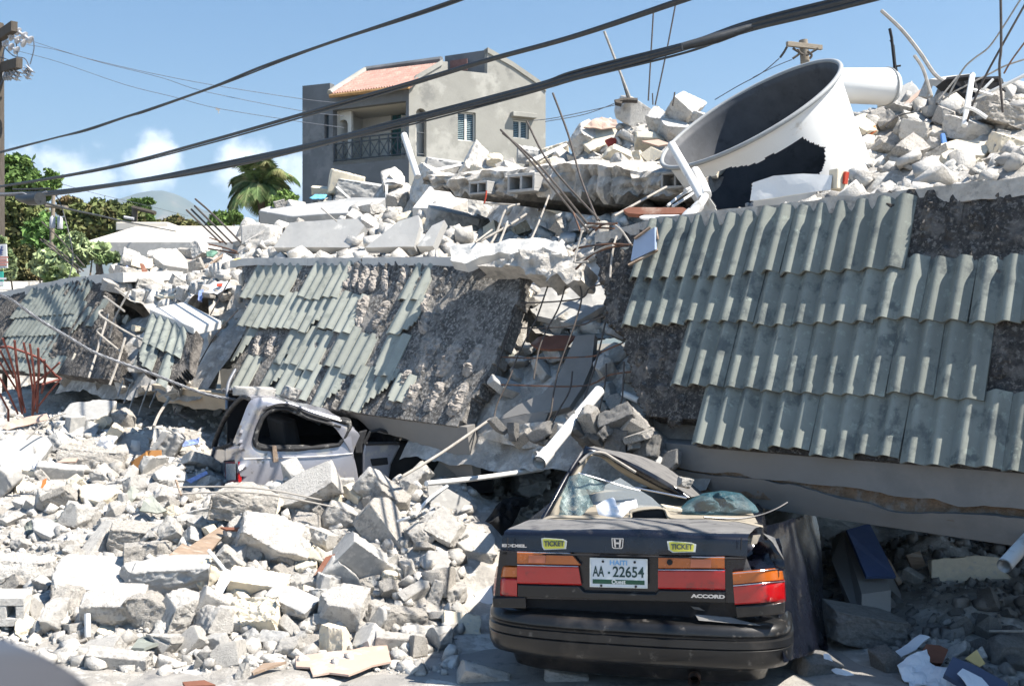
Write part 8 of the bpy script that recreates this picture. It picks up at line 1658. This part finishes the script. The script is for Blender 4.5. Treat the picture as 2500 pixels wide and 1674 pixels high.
def lens(pts4, mat, name, parent, out=0.0, wrap=0, n=14, k=8, thick=.03, top=None):
    """TL TR BR BL; wrap>0 rounds the right end away, <0 the left end"""
    TL, TR, BR, BL_ = pts4; rr = []
    for i in range(n+1):
        f = i/n; a, b = lerp2(TL, TR, f), lerp2(BL_, BR, f); e = f if wrap > 0 else 1-f; o = out-abs(wrap)*max(0, (e-.45)/.55)**2.2
        if top: a = (a[0], a[1]+top(f))
        rr.append([T8(a[0]+(b[0]-a[0])*g, a[1]+(b[1]-a[1])*g, o) for g in (0, .08, .3, .5, .7, .92, 1)])
    for r_ in rr:   # soft edges
        r_[0] = r_[0]+fY*.008; r_[-1] = r_[-1]+fY*.008
    m = MB(); m.grid(rr, [[v+fY*thick for v in r_] for r_ in rr]); return m.build(name, mat, parent, smooth=40)
def lamp(amb, red, out, wrap, chrome=True):
    h = empty('tail_lamp', T8(*amb[0], out), None, None); h.parent = sed; h.matrix_parent_inverse = Matrix.Translation(sed.location).inverted(); h['_w'] = list(h.location)
    def attach(o): o.parent = h; o.matrix_parent_inverse = Matrix.Translation(h.location).inverted(); return o
    attach(lens(amb, MT['lamb'], 'amber_lens', None, out, wrap)); attach(lens(red, MT['lred'], 'red_lens', None, out, wrap))
    if chrome:
        m = MB(); N_ = 14
        for (a, b) in ((amb[0], amb[1]), (red[0], red[1])):
            pts = []
            for i in range(N_+1):
                f = i/N_; e = f if wrap > 0 else 1-f; pts.append(T8(*lerp2(a, b, f), out+.006-abs(wrap)*max(0, (e-.45)/.55)**2.2))
            m.tube(pts, .0028, 5)
        attach(m.build('chrome_strip', MT['lchr'], None))
    return h
L1 = lamp([(297, 704), (640, 712), (708, 792), (297, 783)], [(297, 789), (690, 797), (712, 920), (297, 908)], .03, 0)
L2 = lamp([(1207, 734), (1634, 738), (1634, 813), (1207, 813)], [(1205, 819), (1636, 822), (1638, 950), (1205, 942)], .03, 0)
L3 = lamp([(168, 795), (296, 797), (296, 870), (150, 868)], [(150, 874), (296, 876), (296, 992), (142, 985)], .02, -.16, False)
L4 = lamp([(1686, 842), (2005, 812), (2018, 885), (1690, 918)], [(1690, 922), (2022, 892), (2028, 1022), (1700, 1046)], .03, .17)
def attach_to(o, h): o.parent = h; o.matrix_parent_inverse = Matrix.Translation(Vector(h['_w'])).inverted(); return o
for h, q in ((L1, [(372, 726), (480, 728), (478, 775), (370, 772)]), (L2, [(1418, 752), (1548, 755), (1546, 806), (1414, 804)])):
    m = MB(); m.prism([T8(*p, .036) for p in q], fY*.006); attach_to(m.build('reflector', MT['lpink'], None), h)
m = MB(); c = T8(1280, 770, .035); m.tube([c+fY*.01, c-fY*.004], .016, 14); attach_to(m.build('screw_hole', MT['black'], None), L2)
# panel round the lamps and plate
m = MB(); q = [T8(*p, 0.0) for p in ((185, 700), (1690, 725), (1700, 1040), (1640, 1028), (1640, 955), (1200, 950), (1190, 975), (720, 962), (705, 925), (300, 912), (150, 800))]; m.prism([T8(*p, -.012) for p in ((186, 690), (1780, 726), (1700, 1030), (150, 1000))], fY*.03); m.build('tail_panel', MT['bpaint'], sed)
m = MB(); m.prism([T8(*p, .022) for p in ((300, 914), (690, 924), (730, 962), (1190, 975), (1210, 950), (1640, 957), (1640, 1034), (1100, 1020), (300, 992))], fY*.05); m.build('lower_trim', MT['bplast'], sed, bevel=.006)
m = MB(); m.prism([T8(*p, .010) for p in ((136, 996), (352, 992), (356, 1070), (140, 1062))], fY*.06); m.build('corner_trim', MT['bplast'], sed, bevel=.008)
m = MB(); m.prism([T8(*p, .010) for p in ((1702, 1052), (1960, 1040), (2026, 1024), (2022, 1105), (1712, 1130))], fY*.08); m.build('corner_trim', MT['bplast'], sed, bevel=.008)
m = MB(); m.prism([T8(*p, -.08) for p in ((330, 985), (1700, 1015), (1712, 1150), (330, 1110))], fY*.02); m.build('tail_recess', MT['black'], sed)
m = MB(); m.prism([T8(*p, .03) for p in ((170, 698), (232, 705), (230, 790), (296, 793), (296, 700), (190, 692))], fY*.03); m.build('corner_panel', MT['bpaint'], sed)
for x_ in (236, 1742):
    m = MB(); m.tube([T8(x_, 612, .052), T8(x_-4, 690, .05)], .0035, 5); m.build('shut_line', MT['black'], sed)
m = MB(); m.tube([T8(x, 712+.022*(x-200), .052-.06*((x-990)/790)**2) for x in range(200, 1780, 60)], .006, 6); m.build('lid_seal', MT['black'], sed)
# number plate
def facing(x, y, out): 
    p = T8(x, y, out); return p
pc = T8(951, 838, .045); p_l, p_r = T8(768, 840, .045), T8(1140, 850, .045); wpl = (p_r-p_l).length; ax_ = (p_r-p_l).normalized(); up_ = (T8(951, 740, .045)-T8(951, 940, .045)); hpl = up_.length; up_.normalize()
pt8 = lambda a, b, o=0: pc+ax_*(a*wpl)+up_*(b*hpl)-fY*o
lpz = MB(); lpz.hexa([pt8(a, b, -.004) for a, b in ((-.5, -.47), (.5, -.47), (.5, .47), (-.5, .47))], [pt8(a, b, .004) for a, b in ((-.5, -.47), (.5, -.47), (.5, .47), (-.5, .47))]); plate_o = lpz.build('licence_plate', MT['plate'], sed, bevel=.004)
m = MB(); m.hexa([pt8(a, b, .004) for a, b in ((-.45, -.36), (.45, -.36), (.45, -.22), (-.45, -.22))], [pt8(a, b, .0055) for a, b in ((-.45, -.36), (.45, -.36), (.45, -.22), (-.45, -.22))]); m.build('green_band', MT['plateg'], plate_o)
m = MB(); fr = [(-.5, -.47), (.5, -.47), (.5, .47), (-.5, .47)]; m.rings([pt8(a, b, .006) for a, b in fr], [pt8(a*.955, b*.93, .006) for a, b in fr], 1); m.build('plate_frame', MT['stkw'], plate_o)
text('HAITI', pt8(0, .32, .0045), ax_, up_, .036, MT['plateb'], 'country_name', plate_o, .0015, wid=.30*wpl, bold=.0008)
text('AA', pt8(-.35, .02, .0045), ax_, up_, .082, MT['platek'], 'number', plate_o, .0015, wid=.20*wpl, bold=.0014)
text('22654', pt8(.17, .02, .0045), ax_, up_, .082, MT['platek'], 'number', plate_o, .0015, wid=.54*wpl, bold=.0014)
m = MB(); m.box(pt8(-.165, 0, .005), (.012, .003, .012)); m.build('dot', MT['platek'], plate_o)
text('Ouest', pt8(0, -.29, .0055), ax_, up_, .032, MT['stkw'], 'region_name', plate_o, .0015, wid=.24*wpl, bold=.0008)
m = MB()
for a, b in ((-.27, .36), (.28, .36), (-.3, -.42), (.3, -.42)): c = pt8(a, b, .004); m.tube([c, c-fY*.004], .007, 10)
m.build('plate_screws', MT['black'], plate_o)
# stickers, emblem, badges
def facept(x, y, o):     # on the lid face
    f = (x-200)/1580; bow = .05-.12*(2*f-1)**2*.5; return T8(x, y, bow+o)
for pts, tx in (([(452, 618), (470, 614), (590, 622), (618, 634), (612, 684), (470, 690), (458, 672)], (535, 652)), ([(1263, 636), (1290, 633), (1420, 645), (1452, 656), (1446, 704), (1300, 708), (1272, 690)], (1358, 672))):
    m = MB(); o_ = [facept(*p, .010) for p in pts]; m.prism(o_, fY*.004); st_ = m.build('yellow_sticker', MT['stkw'], sed); c = sum(o_, Vector())/len(o_)
    m = MB(); m.prism([c+(v-c)*.86-fY*.003 for v in o_], fY*.002); m.build('yellow_field', MT['stky'], st_)
    text('TICKET', facept(*tx, .0185), facept(tx[0]+60, tx[1], .0185)-facept(tx[0]-60, tx[1], .0185), facept(tx[0], tx[1]-20, .0185)-facept(tx[0], tx[1]+20, .0185), .040, MT['stkg'], 'lettering', st_, .001, wid=.118, bold=.0014)
c = facept(944, 648, .014); m = MB(); hh = [(-.034, .028), (.034, .028), (.030, -.024), (.022, -.030), (-.022, -.030), (-.030, -.024)]
E3 = lambda a, b, o=0: c+ax_*a+up_*b-fY*o
m = MB(); m.rings([E3(a, b) for a, b in hh], [E3(a*.84, b*.84) for a, b in hh], 1, thick=fY*.006); em = m.build('emblem', MT['lchr'], sed)
m = MB()
for poly in ([(-.022, .022), (-.010, .022), (-.008, -.022), (-.016, -.022)], [(.022, .022), (.010, .022), (.008, -.022), (.016, -.022)], [(-.010, .006), (.010, .006), (.009, -.004), (-.009, -.004)]): m.prism([E3(a, b, .002) for a, b in poly], fY*.006)
m.build('emblem_letter', MT['lchr'], em)
text('ACCORD', T8(1528, 990, .028), ax_, up_, .026, MT['lchr'], 'badge_lettering', sed, .002, wid=.185, bold=.0016)
text('EDDIEL', facept(278, 664, .012), ax_, up_, .022, MT['lchr'], 'badge_lettering', sed, .002, wid=.145, bold=.0012)
m = MB(); c = T8(1440, 1515, -.05); m.tube([c+fY*.25, c-fY*.06], .034, 18, hollow=True); m.build('exhaust_pipe', MT['rust'], sed, smooth=40)
# crumpled right quarter
def crump(name, quad, mat, n=20, amp=.05, seed=3, sc=5, parent=sed):
    a, b, c, d_ = quad; rr = [[a.lerp(b, i/n).lerp(d_.lerp(c, i/n), j/n) for j in range(n+1)] for i in range(n+1)]; A = np.array([[v[:] for v in r_] for r_ in rr]); D = fbm(A*sc, seed, 4)*amp; D2 = fbm(A*sc+40, seed, 3)*amp*.6
    rr = [[v-fY*float(D[i, j])+rX*float(D2[i, j])+Vector((0, 0, float(D2[j, i]*.3))) for j, v in enumerate(r_)] for i, r_ in enumerate(rr)]; m = MB(); m.grid(rr, [[v+fY*.006+rX*-.004 for v in r_] for r_ in rr]); return m.build(name, mat, parent, smooth=50)
Q15 = lambda x, y, d: P(15, x, y, d)
crump('quarter_panel', [Q15(790, 190, 6.5), Q15(1210, 60, 7.9), Q15(1330, 1250, 7.1), Q15(945, 1370, 5.98)], MT['bpaint'], 26, .10, 8, 1.6)
crump('torn_fender', [Q15(690, 330, 6.15), Q15(880, 290, 6.12), Q15(945, 560, 6.05), Q15(610, 470, 6.22)], MT['bpaint'], 16, .035, 9, 8)
crump('torn_fender', [Q15(600, 440, 6.2), Q15(830, 420, 6.1), Q15(940, 575, 6.05), Q15(480, 590, 6.12)], MT['bpaint'], 16, .025, 10, 9)
crump('torn_edge', [Q15(470, 470, 6.1), Q15(600, 440, 6.08), Q15(660, 580, 6.05), Q15(490, 590, 6.08)], MT['bdust'], 10, .012, 11, 9)
crump('torn_edge', [Q15(670, 270, 6.12), Q15(735, 262, 6.12), Q15(700, 340, 6.1), Q15(650, 350, 6.1)], MT['trim'], 8, .012, 12, 9)
crump('torn_edge', [Q15(750, 250, 6.1), Q15(850, 290, 6.08), Q15(935, 480, 6.02), Q15(830, 330, 6.06)], MT['bdust'], 12, .02, 13, 12)
crump('torn_edge', [Q15(170, 950, 6.06), Q15(480, 975, 6.05), Q15(740, 1050, 6.0), Q15(200, 1000, 6.04)], MT['bdust'], 10, .01, 14, 12)
crump('torn_edge', [Q15(130, 880, 6.15), Q15(200, 890, 6.13), Q15(255, 920, 6.12), Q15(160, 905, 6.14)], MT['bdust'], 8, .008, 15, 12)
# bent roof frame, trim and glass
def strap(name, A_, B_, mat, parent, th=.012, k=8, sm=True):
    a = smooth_path([P(k, *q) for q in A_], 5); b = smooth_path([P(k, *q) for q in B_], 5); n = max(len(a), len(b)); f = lambda L, i: L[min(len(L)-1, round(i*(len(L)-1)/(n-1)))]
    rr = [[f(a, i).lerp(f(b, i), g)-fY*.02*math.sin(math.pi*g) for g in (0, .25, .5, .75, 1)] for i in range(n)]; m = MB(); m.grid(rr, [[v+fY*th for v in r_] for r_ in rr]); return m.build(name, mat, parent, smooth=50)
strap('rear_pillar', [(432, 512, 6.62), (500, 400, 6.7), (590, 240, 6.85), (670, 110, 7.0), (735, 28, 7.1)], [(500, 480, 6.66), (560, 370, 6.75), (640, 235, 6.9), (715, 120, 7.04), (790, 60, 7.15)], MT['bpaint'], sed)
strap('pillar_trim', [(500, 484, 6.69), (560, 370, 6.78), (650, 220, 6.93), (740, 100, 7.08), (800, 78, 7.15), (900, 110, 7.2), (1000, 165, 7.25), (1200, 275, 7.3), (1350, 352, 7.3)], [(560, 470, 6.72), (600, 380, 6.81), (700, 205, 6.97), (770, 92, 7.14), (830, 92, 7.2), (890, 135, 7.25), (985, 205, 7.3), (1170, 300, 7.35), (1300, 358, 7.35)], MT['trim'], sed)
strap('roof_rail', [(735, 22, 7.1), (800, 40, 7.1), (900, 75, 7.12), (1000, 115, 7.18), (1200, 215, 7.22), (1420, 350, 7.2)], [(715, 110, 7.06), (800, 72, 7.1), (880, 100, 7.14), (960, 150, 7.2), (1160, 262, 7.24), (1350, 356, 7.22)], MT['bpaint'], sed)
strap('roof_skin', [(790, 25, 7.2), (900, 50, 7.5), (1100, 90, 7.8), (1300, 180, 8.0), (1500, 330, 8.0)], [(735, 28, 7.12), (900, 80, 7.14), (1000, 120, 7.2), (1200, 220, 7.24), (1420, 350, 7.22)], MT['bdust'], sed)
rod('roof_seal', PL(8, [(700, 130), (770, 70), (850, 65), (930, 110), (1060, 190)], 7.0, 7.12), .010, MT['dusty'], None, parent=sed)
rod('rail_highlight', PL(8, [(1060, 290), (1200, 318), (1390, 356)], 7.0, 6.9), .006, MT['lchr'], None, parent=sed, n=5)  # bright metal strip added to draw the highlight along the roof rail
strap('shelf_edge', [(445, 500, 6.62), (520, 470, 6.64), (700, 472, 6.64), (1000, 482, 6.62), (1030, 430, 6.66), (1240, 415, 6.66), (1300, 470, 6.62), (1500, 478, 6.6), (1700, 495, 6.6), (1880, 535, 6.6)], [(450, 520, 6.6), (520, 492, 6.62), (700, 492, 6.62), (1010, 495, 6.6), (1050, 450, 6.64), (1230, 432, 6.64), (1280, 492, 6.6), (1500, 492, 6.58), (1700, 508, 6.58), (1885, 550, 6.58)], MT['trim'], sed)
m = MB(); m.hexa([P(8, *q) for q in ((1030, 492, 6.66), (1270, 495, 6.64), (1280, 470, 6.9), (1030, 465, 6.9))], [P(8, *q) for q in ((1045, 440, 6.66), (1235, 425, 6.64), (1235, 415, 6.9), (1045, 425, 6.9))]); m.build('brake_light_box', MT['black'], sed, bevel=.01)
m = MB(); m.prism([P(8, *q) for q in ((480, 492, 6.68), (1850, 520, 6.64), (1750, 330, 7.9), (700, 300, 7.9))], (0, 0, -.02)); m.build('parcel_shelf', MT['trim'], sed)
def glass(name, pts, mat, d, warp, seed, nrm=(-.1, -.8, .5)):
    return plate(8, pts, None, nrm, mat, name, None, None, .004, 0, None, d, warp, seed, sed)
glass('shattered_glass', [(545, 470), (585, 330), (640, 215), (700, 195), (870, 270), (860, 310), (760, 330), (790, 400), (720, 430), (700, 470)], MT['glass'], 6.8, (.03, .04, 9), 3)
glass('glass_sheet', [(770, 345), (870, 270), (962, 228), (1060, 290), (1160, 350), (1225, 412), (1080, 420), (900, 410), (790, 400)], MT['glassc'], 6.85, (.012, .08, 3), 4)
rod('glass_edge', PL(8, [(690, 195), (880, 250), (1010, 290), (1090, 310)], 6.82), .005, MT['lchr'], None, parent=sed, n=4)
glass('shattered_glass', [(655, 450), (700, 400), (770, 360), (775, 410), (700, 480)], MT['glass'], 6.75, (.02, .03, 10), 5)
glass('torn_trim', [(645, 300), (690, 230), (700, 280), (680, 320), (690, 360), (660, 330)], MT['trim'], 6.84, (.01, .04, 6), 5)
crumple(8, [(1330, 440), (1400, 370), (1500, 325), (1620, 308), (1740, 325), (1830, 400), (1860, 450), (1700, 470), (1480, 475), (1370, 468)], None, 'glass_heap', MT['glasst'], None, None, .09, 6, d=6.95, parent=sed)
o = crumple(8, [(805, 405), (860, 370), (920, 350), (935, 410), (1000, 385), (1065, 365), (1075, 415), (1020, 440), (975, 482), (900, 480), (820, 465)], None, 'white_papers', MT['paper'], 'crumpled white papers lying inside the broken rear window of the sedan', 'paper', .05, 7, d=6.72)
put_chunk(P(8, 1285, 425, 6.68), .14, 'shard', 'cream', 'street', (.1, .2, .3), 2, .5, (1, .6, .5), label='small tan stone on the sedan deck beside the white papers')
put_chunk(P(8, 1380, 262, 7.15), .11, 'lump', 'white', 'street', (.1, .2, .3), 3, .5, label='small white stone stuck beside the bent roof rail of the sedan')
rod('wiper_strip', PL(8, [(1500, 480), (1700, 490), (1850, 470), (1960, 430), (2040, 385)], 6.55, 6.7), .006, MT['bpaint'], None, parent=sed, n=5)
for x_ in (-.62, .66):
    w_ = empty('wheel', CC+rX*x_+fY*.95+Vector((0, 0, .28)), None, None); w_.parent = sed; w_.matrix_parent_inverse = Matrix.Translation(sed.location).inverted(); w_['_w'] = list(w_.location)
    for nm, prof, mt in (('tyre', [(-.09, .2), (-.095, .25), (-.08, .285), (.08, .285), (.095, .25), (.09, .2)], 'tyre'), ('rim', [(-.07, .19), (-.03, .15), (-.03, .03), (.03, .03), (.06, .15), (.08, .2)], 'galv')):
        m = MB(); c = w_.location; m.grid([[c+rX*a+fY*(r_*math.cos(t))+Vector((0, 0, r_*math.sin(t))) for a, r_ in prof] for t in np.linspace(0, 2*math.pi, 33)]); attach_to(m.build(nm, MT[mt], None, smooth=40), w_)

# ------------------------------------------------------------------ the silver wagon
MT['silver'] = M('silver_paint', (.33, .33, .365), rough=.34, var=.1, scale=3, bump=.04, bscale=6, metal=.45, coat=.5, col2=(.46, .43, .39), c2amt=.32, c2scale=5, col3=(.16, .15, .14), c3amt=.12, c3scale=12)
MT['seal'] = M('black_rubber', (.03, .03, .032), rough=.7, var=.3, scale=12, bump=.3, bscale=40, col2=(.25, .24, .22), c2amt=.25, c2scale=10)
hS = Vector((.923, .385, 0)).normalized(); lS = Vector((-.385, .923, 0)).normalized(); OS = Vector((-2.465, 9.95, 0))
SP = Plane(OS, hS, (0, 0, 1), (.385, -.923, 0)); RPs = Plane(OS, lS, (0, 0, 1), -hS)
def SU(x, y, out=0.0):
    if x >= 179:
        t, v = SP.hit(10, x, y, out); return SP.pt(t, v, out-.12*max(0, v-1.05)**1.5*0)
    t, v = RPs.hit(10, x, y, out); return RPs.pt(t, v, out)
wg = empty('silver_wagon', OS, 'silver station wagon crushed under the middle eave, half buried in rubble', 'car')
outer = [(179, 640), (178, 545), (150, 545), (108, 545), (106, 430), (106, 348), (140, 325), (165, 262), (190, 200), (212, 140), (232, 98), (270, 84), (330, 86), (420, 108), (560, 150), (690, 185), (760, 238), (800, 275), (775, 330), (762, 372), (780, 440), (790, 500), (790, 640), (480, 650)]
inner = [(275, 338), (262, 325), (258, 300), (270, 250), (292, 195), (325, 158), (370, 142), (420, 142), (480, 168), (540, 192), (600, 200), (690, 205), (742, 212), (748, 232), (725, 280), (690, 328), (600, 340), (480, 348), (350, 348), (300, 345)]
def Lr(loop, n): return resample([Vector((a, b, 0)) for a, b in loop], n)
o2, i2 = Lr(outer, 110), Lr(inner, 110)
# start both loops at the same bearing so that the band does not twist
def start_at(loop, c=Vector((430, 300, 0))):
    k = min(range(len(loop)), key=lambda i: abs(math.atan2(loop[i].y-c.y, loop[i].x-c.x)+math.pi*.99)); return loop[k:]+loop[:k]
def orient(loop):
    a = sum(loop[i].x*loop[(i+1) % len(loop)].y-loop[(i+1) % len(loop)].x*loop[i].y for i in range(len(loop))); return loop if a > 0 else loop[::-1]
o2, i2 = start_at(orient(o2)), start_at(orient(i2))
rg_ = []; nr = 7
for k in range(nr+1):
    row = []
    for a, b in zip(o2, i2):
        p = a.lerp(b, k/nr); row.append(SU(p.x, p.y, .03*math.sin(math.pi*k/nr)))
    rg_.append(row+[row[0]])
m = MB(); m.grid(rg_); sp = m.build('side_panel', MT['silver'], wg, smooth=45)
loop = [SU(a.x, a.y, .012) for a in i2]; lw = fbm(np.array([v[:] for v in loop])*7, 3, 3)
m = MB(); m.tube(loop+[loop[0]], [.020+.008*float(w) for w in list(lw)+[lw[0]]], 8, caps=False); m.tube([v-SP.n*.03+Vector((.01, 0, .012+.02*float(w))) for v, w in zip(loop, lw)], .016, 8); m.build('window_seal', MT['seal'], sp, smooth=50)
for a, b, w in (([(300, 150), (400, 118), (540, 170), (640, 200)], .012, 0), ([(320, 130), (420, 112), (560, 162), (700, 205)], .010, 0), ([(360, 128), (450, 135), (520, 185), (620, 215), (700, 235)], .014, 0)):
    rod('folded_metal', [SU(x, y, .03) for x, y in a], b, MT['seal'] if b > .011 else MT['silver'], None, parent=wg, n=6)
# roof
n = 24; rr = []
tl2 = smooth_path([Vector((x, y, 0)) for x, y in ((205, 82), (260, 80), (330, 84), (420, 106), (560, 148), (690, 183), (770, 240))], 5)
for i, q in enumerate(tl2): a = SU(max(q.x, 180), q.y, 0); rr.append([a+lS*g+Vector((0, 0, .05*math.sin(math.pi*g/1.5)-.05*g*(i/len(tl2)))) for g in np.linspace(0, 1.5, 12)])
A = np.array([[v[:] for v in r_] for r_ in rr]); D = fbm(A*5, 3, 4)*.07; rr = [[v+Vector((0, 0, float(D[i, j])*min(1, j/2))) for j, v in enumerate(r_)] for i, r_ in enumerate(rr)]
m = MB(); m.grid(rr, [[v-Vector((0, 0, .02)) for v in r_] for r_ in rr]); m.build('crushed_roof', MT['silver'], wg, smooth=50)
# rear hatch
def RU(x, y, out=0): return RPs.pt(*RPs.hit(10, x, y, out), out)
m = MB(); m.prism([RU(*q, .0) for q in ((36, 350), (60, 335), (104, 348), (106, 545), (60, 560), (38, 520))], lS*0+hS*.05); m.build('rear_hatch', MT['silver'], wg, bevel=.015)
rod('hatch_frame', [RU(x, y) for x, y in ((225, 90), (190, 85), (130, 150), (90, 220), (58, 300), (48, 345))], [.02, .022, .024, .026, .03, .03], MT['seal'], None, parent=wg, n=8)
rod('hatch_frame', [RU(x, y, .01) for x, y in ((48, 345), (36, 400), (34, 520))], .02, MT['silver'], None, parent=wg, n=8)
m = MB(); m.tube([RU(x, y, .02) for x, y in ((60, 345), (100, 335), (140, 322))], .016, 6); m.build('window_sill_trim', MT['seal'], wg)
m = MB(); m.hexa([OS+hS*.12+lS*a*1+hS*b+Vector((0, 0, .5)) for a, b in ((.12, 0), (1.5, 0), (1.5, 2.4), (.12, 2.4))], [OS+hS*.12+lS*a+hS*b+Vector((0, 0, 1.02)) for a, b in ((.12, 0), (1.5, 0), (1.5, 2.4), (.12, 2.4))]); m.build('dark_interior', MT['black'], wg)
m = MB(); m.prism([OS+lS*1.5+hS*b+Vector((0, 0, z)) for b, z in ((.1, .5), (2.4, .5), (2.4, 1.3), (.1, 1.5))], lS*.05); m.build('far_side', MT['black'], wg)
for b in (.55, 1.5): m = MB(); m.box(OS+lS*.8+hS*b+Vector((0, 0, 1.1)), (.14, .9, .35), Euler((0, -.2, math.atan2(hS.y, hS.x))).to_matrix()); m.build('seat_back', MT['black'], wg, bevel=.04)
lm = empty('tail_lamp', SU(150, 480, .02), None, None); lm.parent = wg; lm.matrix_parent_inverse = Matrix.Translation(wg.location).inverted(); lm['_w'] = list(lm.location)
def lampgrid(x0, x1, y0, y1, out, nn_=10): return [[SU(x0+(x1-x0)*i/nn_, y0+(y1-y0)*g, out) for g in (0, .25, .5, .75, 1)] for i in range(nn_+1)]
g_ = lampgrid(104, 190, 414, 546, .02); m = MB(); m.grid(g_); attach_to(m.build('red_lens', MT['lred'], None, smooth=60), lm)
g_ = lampgrid(108, 160, 424, 508, .028); m = MB(); m.grid(g_); attach_to(m.build('clear_lens', M('clear_lens', (.50, .50, .48), rough=.25, var=.2, scale=20, bump=.2, spec=.6), None, smooth=60), lm)
m = MB(); m.tube([SU(x, y, .02) for x, y in ((100, 412), (150, 408), (188, 418))], .008, 5); attach_to(m.build('lamp_gap', MT['seal'], None), lm)
m = MB(); m.prism([SU(*q, -.05) for q in ((770, 300), (800, 262), (838, 250), (812, 330), (812, 372), (775, 372))], -SP.n*.06); m.build('door_pillar', MT['seal'], wg, bevel=.01)
dr2 = MB(); dr2.prism([SU(*q, -.08) for q in ((812, 372), (822, 318), (960, 318), (1010, 330), (960, 430), (930, 640), (812, 640))], -SP.n*.05); dd = dr2.build('rear_door', MT['silver'], wg, bevel=.02)
m = MB(); m.prism([SU(*q, -.07) for q in ((852, 400), (940, 392), (945, 428), (862, 437))], -SP.n*.02); m.build('door_handle', MT['black'], dd, bevel=.005)
m = MB(); m.tube([SU(*q, -.07) for q in ((818, 322), (850, 262), (900, 248), (1000, 285), (1000, 318), (830, 322))], .018, 6); m.build('window_frame', MT['seal'], dd)
m = MB(); m.prism([SU(*q, .03) for q in ((345, 330), (366, 332), (378, 412), (352, 415))], SP.n*.02); o = m.build('wooden_chip', MT['wood']); tag(o, 'small brown wood chip standing against the silver wagon window sill', 'wood')
rod('belt_crease', [SU(x, y, .028) for x, y in ((200, 400), (350, 395), (600, 385), (760, 372))], .006, MT['silver'], None, parent=wg, n=5)
for t_ in (.75,):
    c = OS+hS*t_+lS*.12+Vector((0, 0, .36)); m = MB(); m.grid([[c+lS*a+hS*(r_*math.cos(t))+Vector((0, 0, r_*math.sin(t))) for a, r_ in ((-.1, .05), (-.1, .22), (-.11, .30), (-.08, .35), (.1, .35), (.1, .2))] for t in np.linspace(0, 2*math.pi, 33)]); m.build('wheel', MT['tyre'], wg, smooth=40)
# rubble on the wagon roof edge
put_chunk(SU(300, 72, .0)+lS*.15, .42, 'slab', 'white', 'street', (.1, .05, .45), 1, .3, (1, .4, .8), label='flat white mortar slab lying on the wagon roof edge')
put_chunk(SU(455, 85, .0)+lS*.1, .2, 'lump', 'white', 'street', (.1, .3, .4), 3, .3, label='white mortar lump on the wagon roof under the tiles')
# ------------------------------------------------------------------ the air
hzm = bpy.data.materials.new('haze_air'); hzm.use_nodes = True; t = hzm.node_tree; t.nodes.clear()
vo = N(t, 'ShaderNodeVolumePrincipled'); vo.inputs['Color'].default_value = (.62, .80, 1, 1); vo.inputs['Density'].default_value = .00012; vo.inputs['Anisotropy'].default_value = .2
ou = N(t, 'ShaderNodeOutputMaterial'); t.links.new(vo.outputs[0], ou.inputs['Volume'])
m = MB(); m.box((0, 900, 559), (18600, 20000, 1122)); hzo = m.build('haze', hzm); tag(hzo, kind='stuff')
finish_chunks()
for o in bpy.data.objects:
    if '_w' in o: del o['_w']
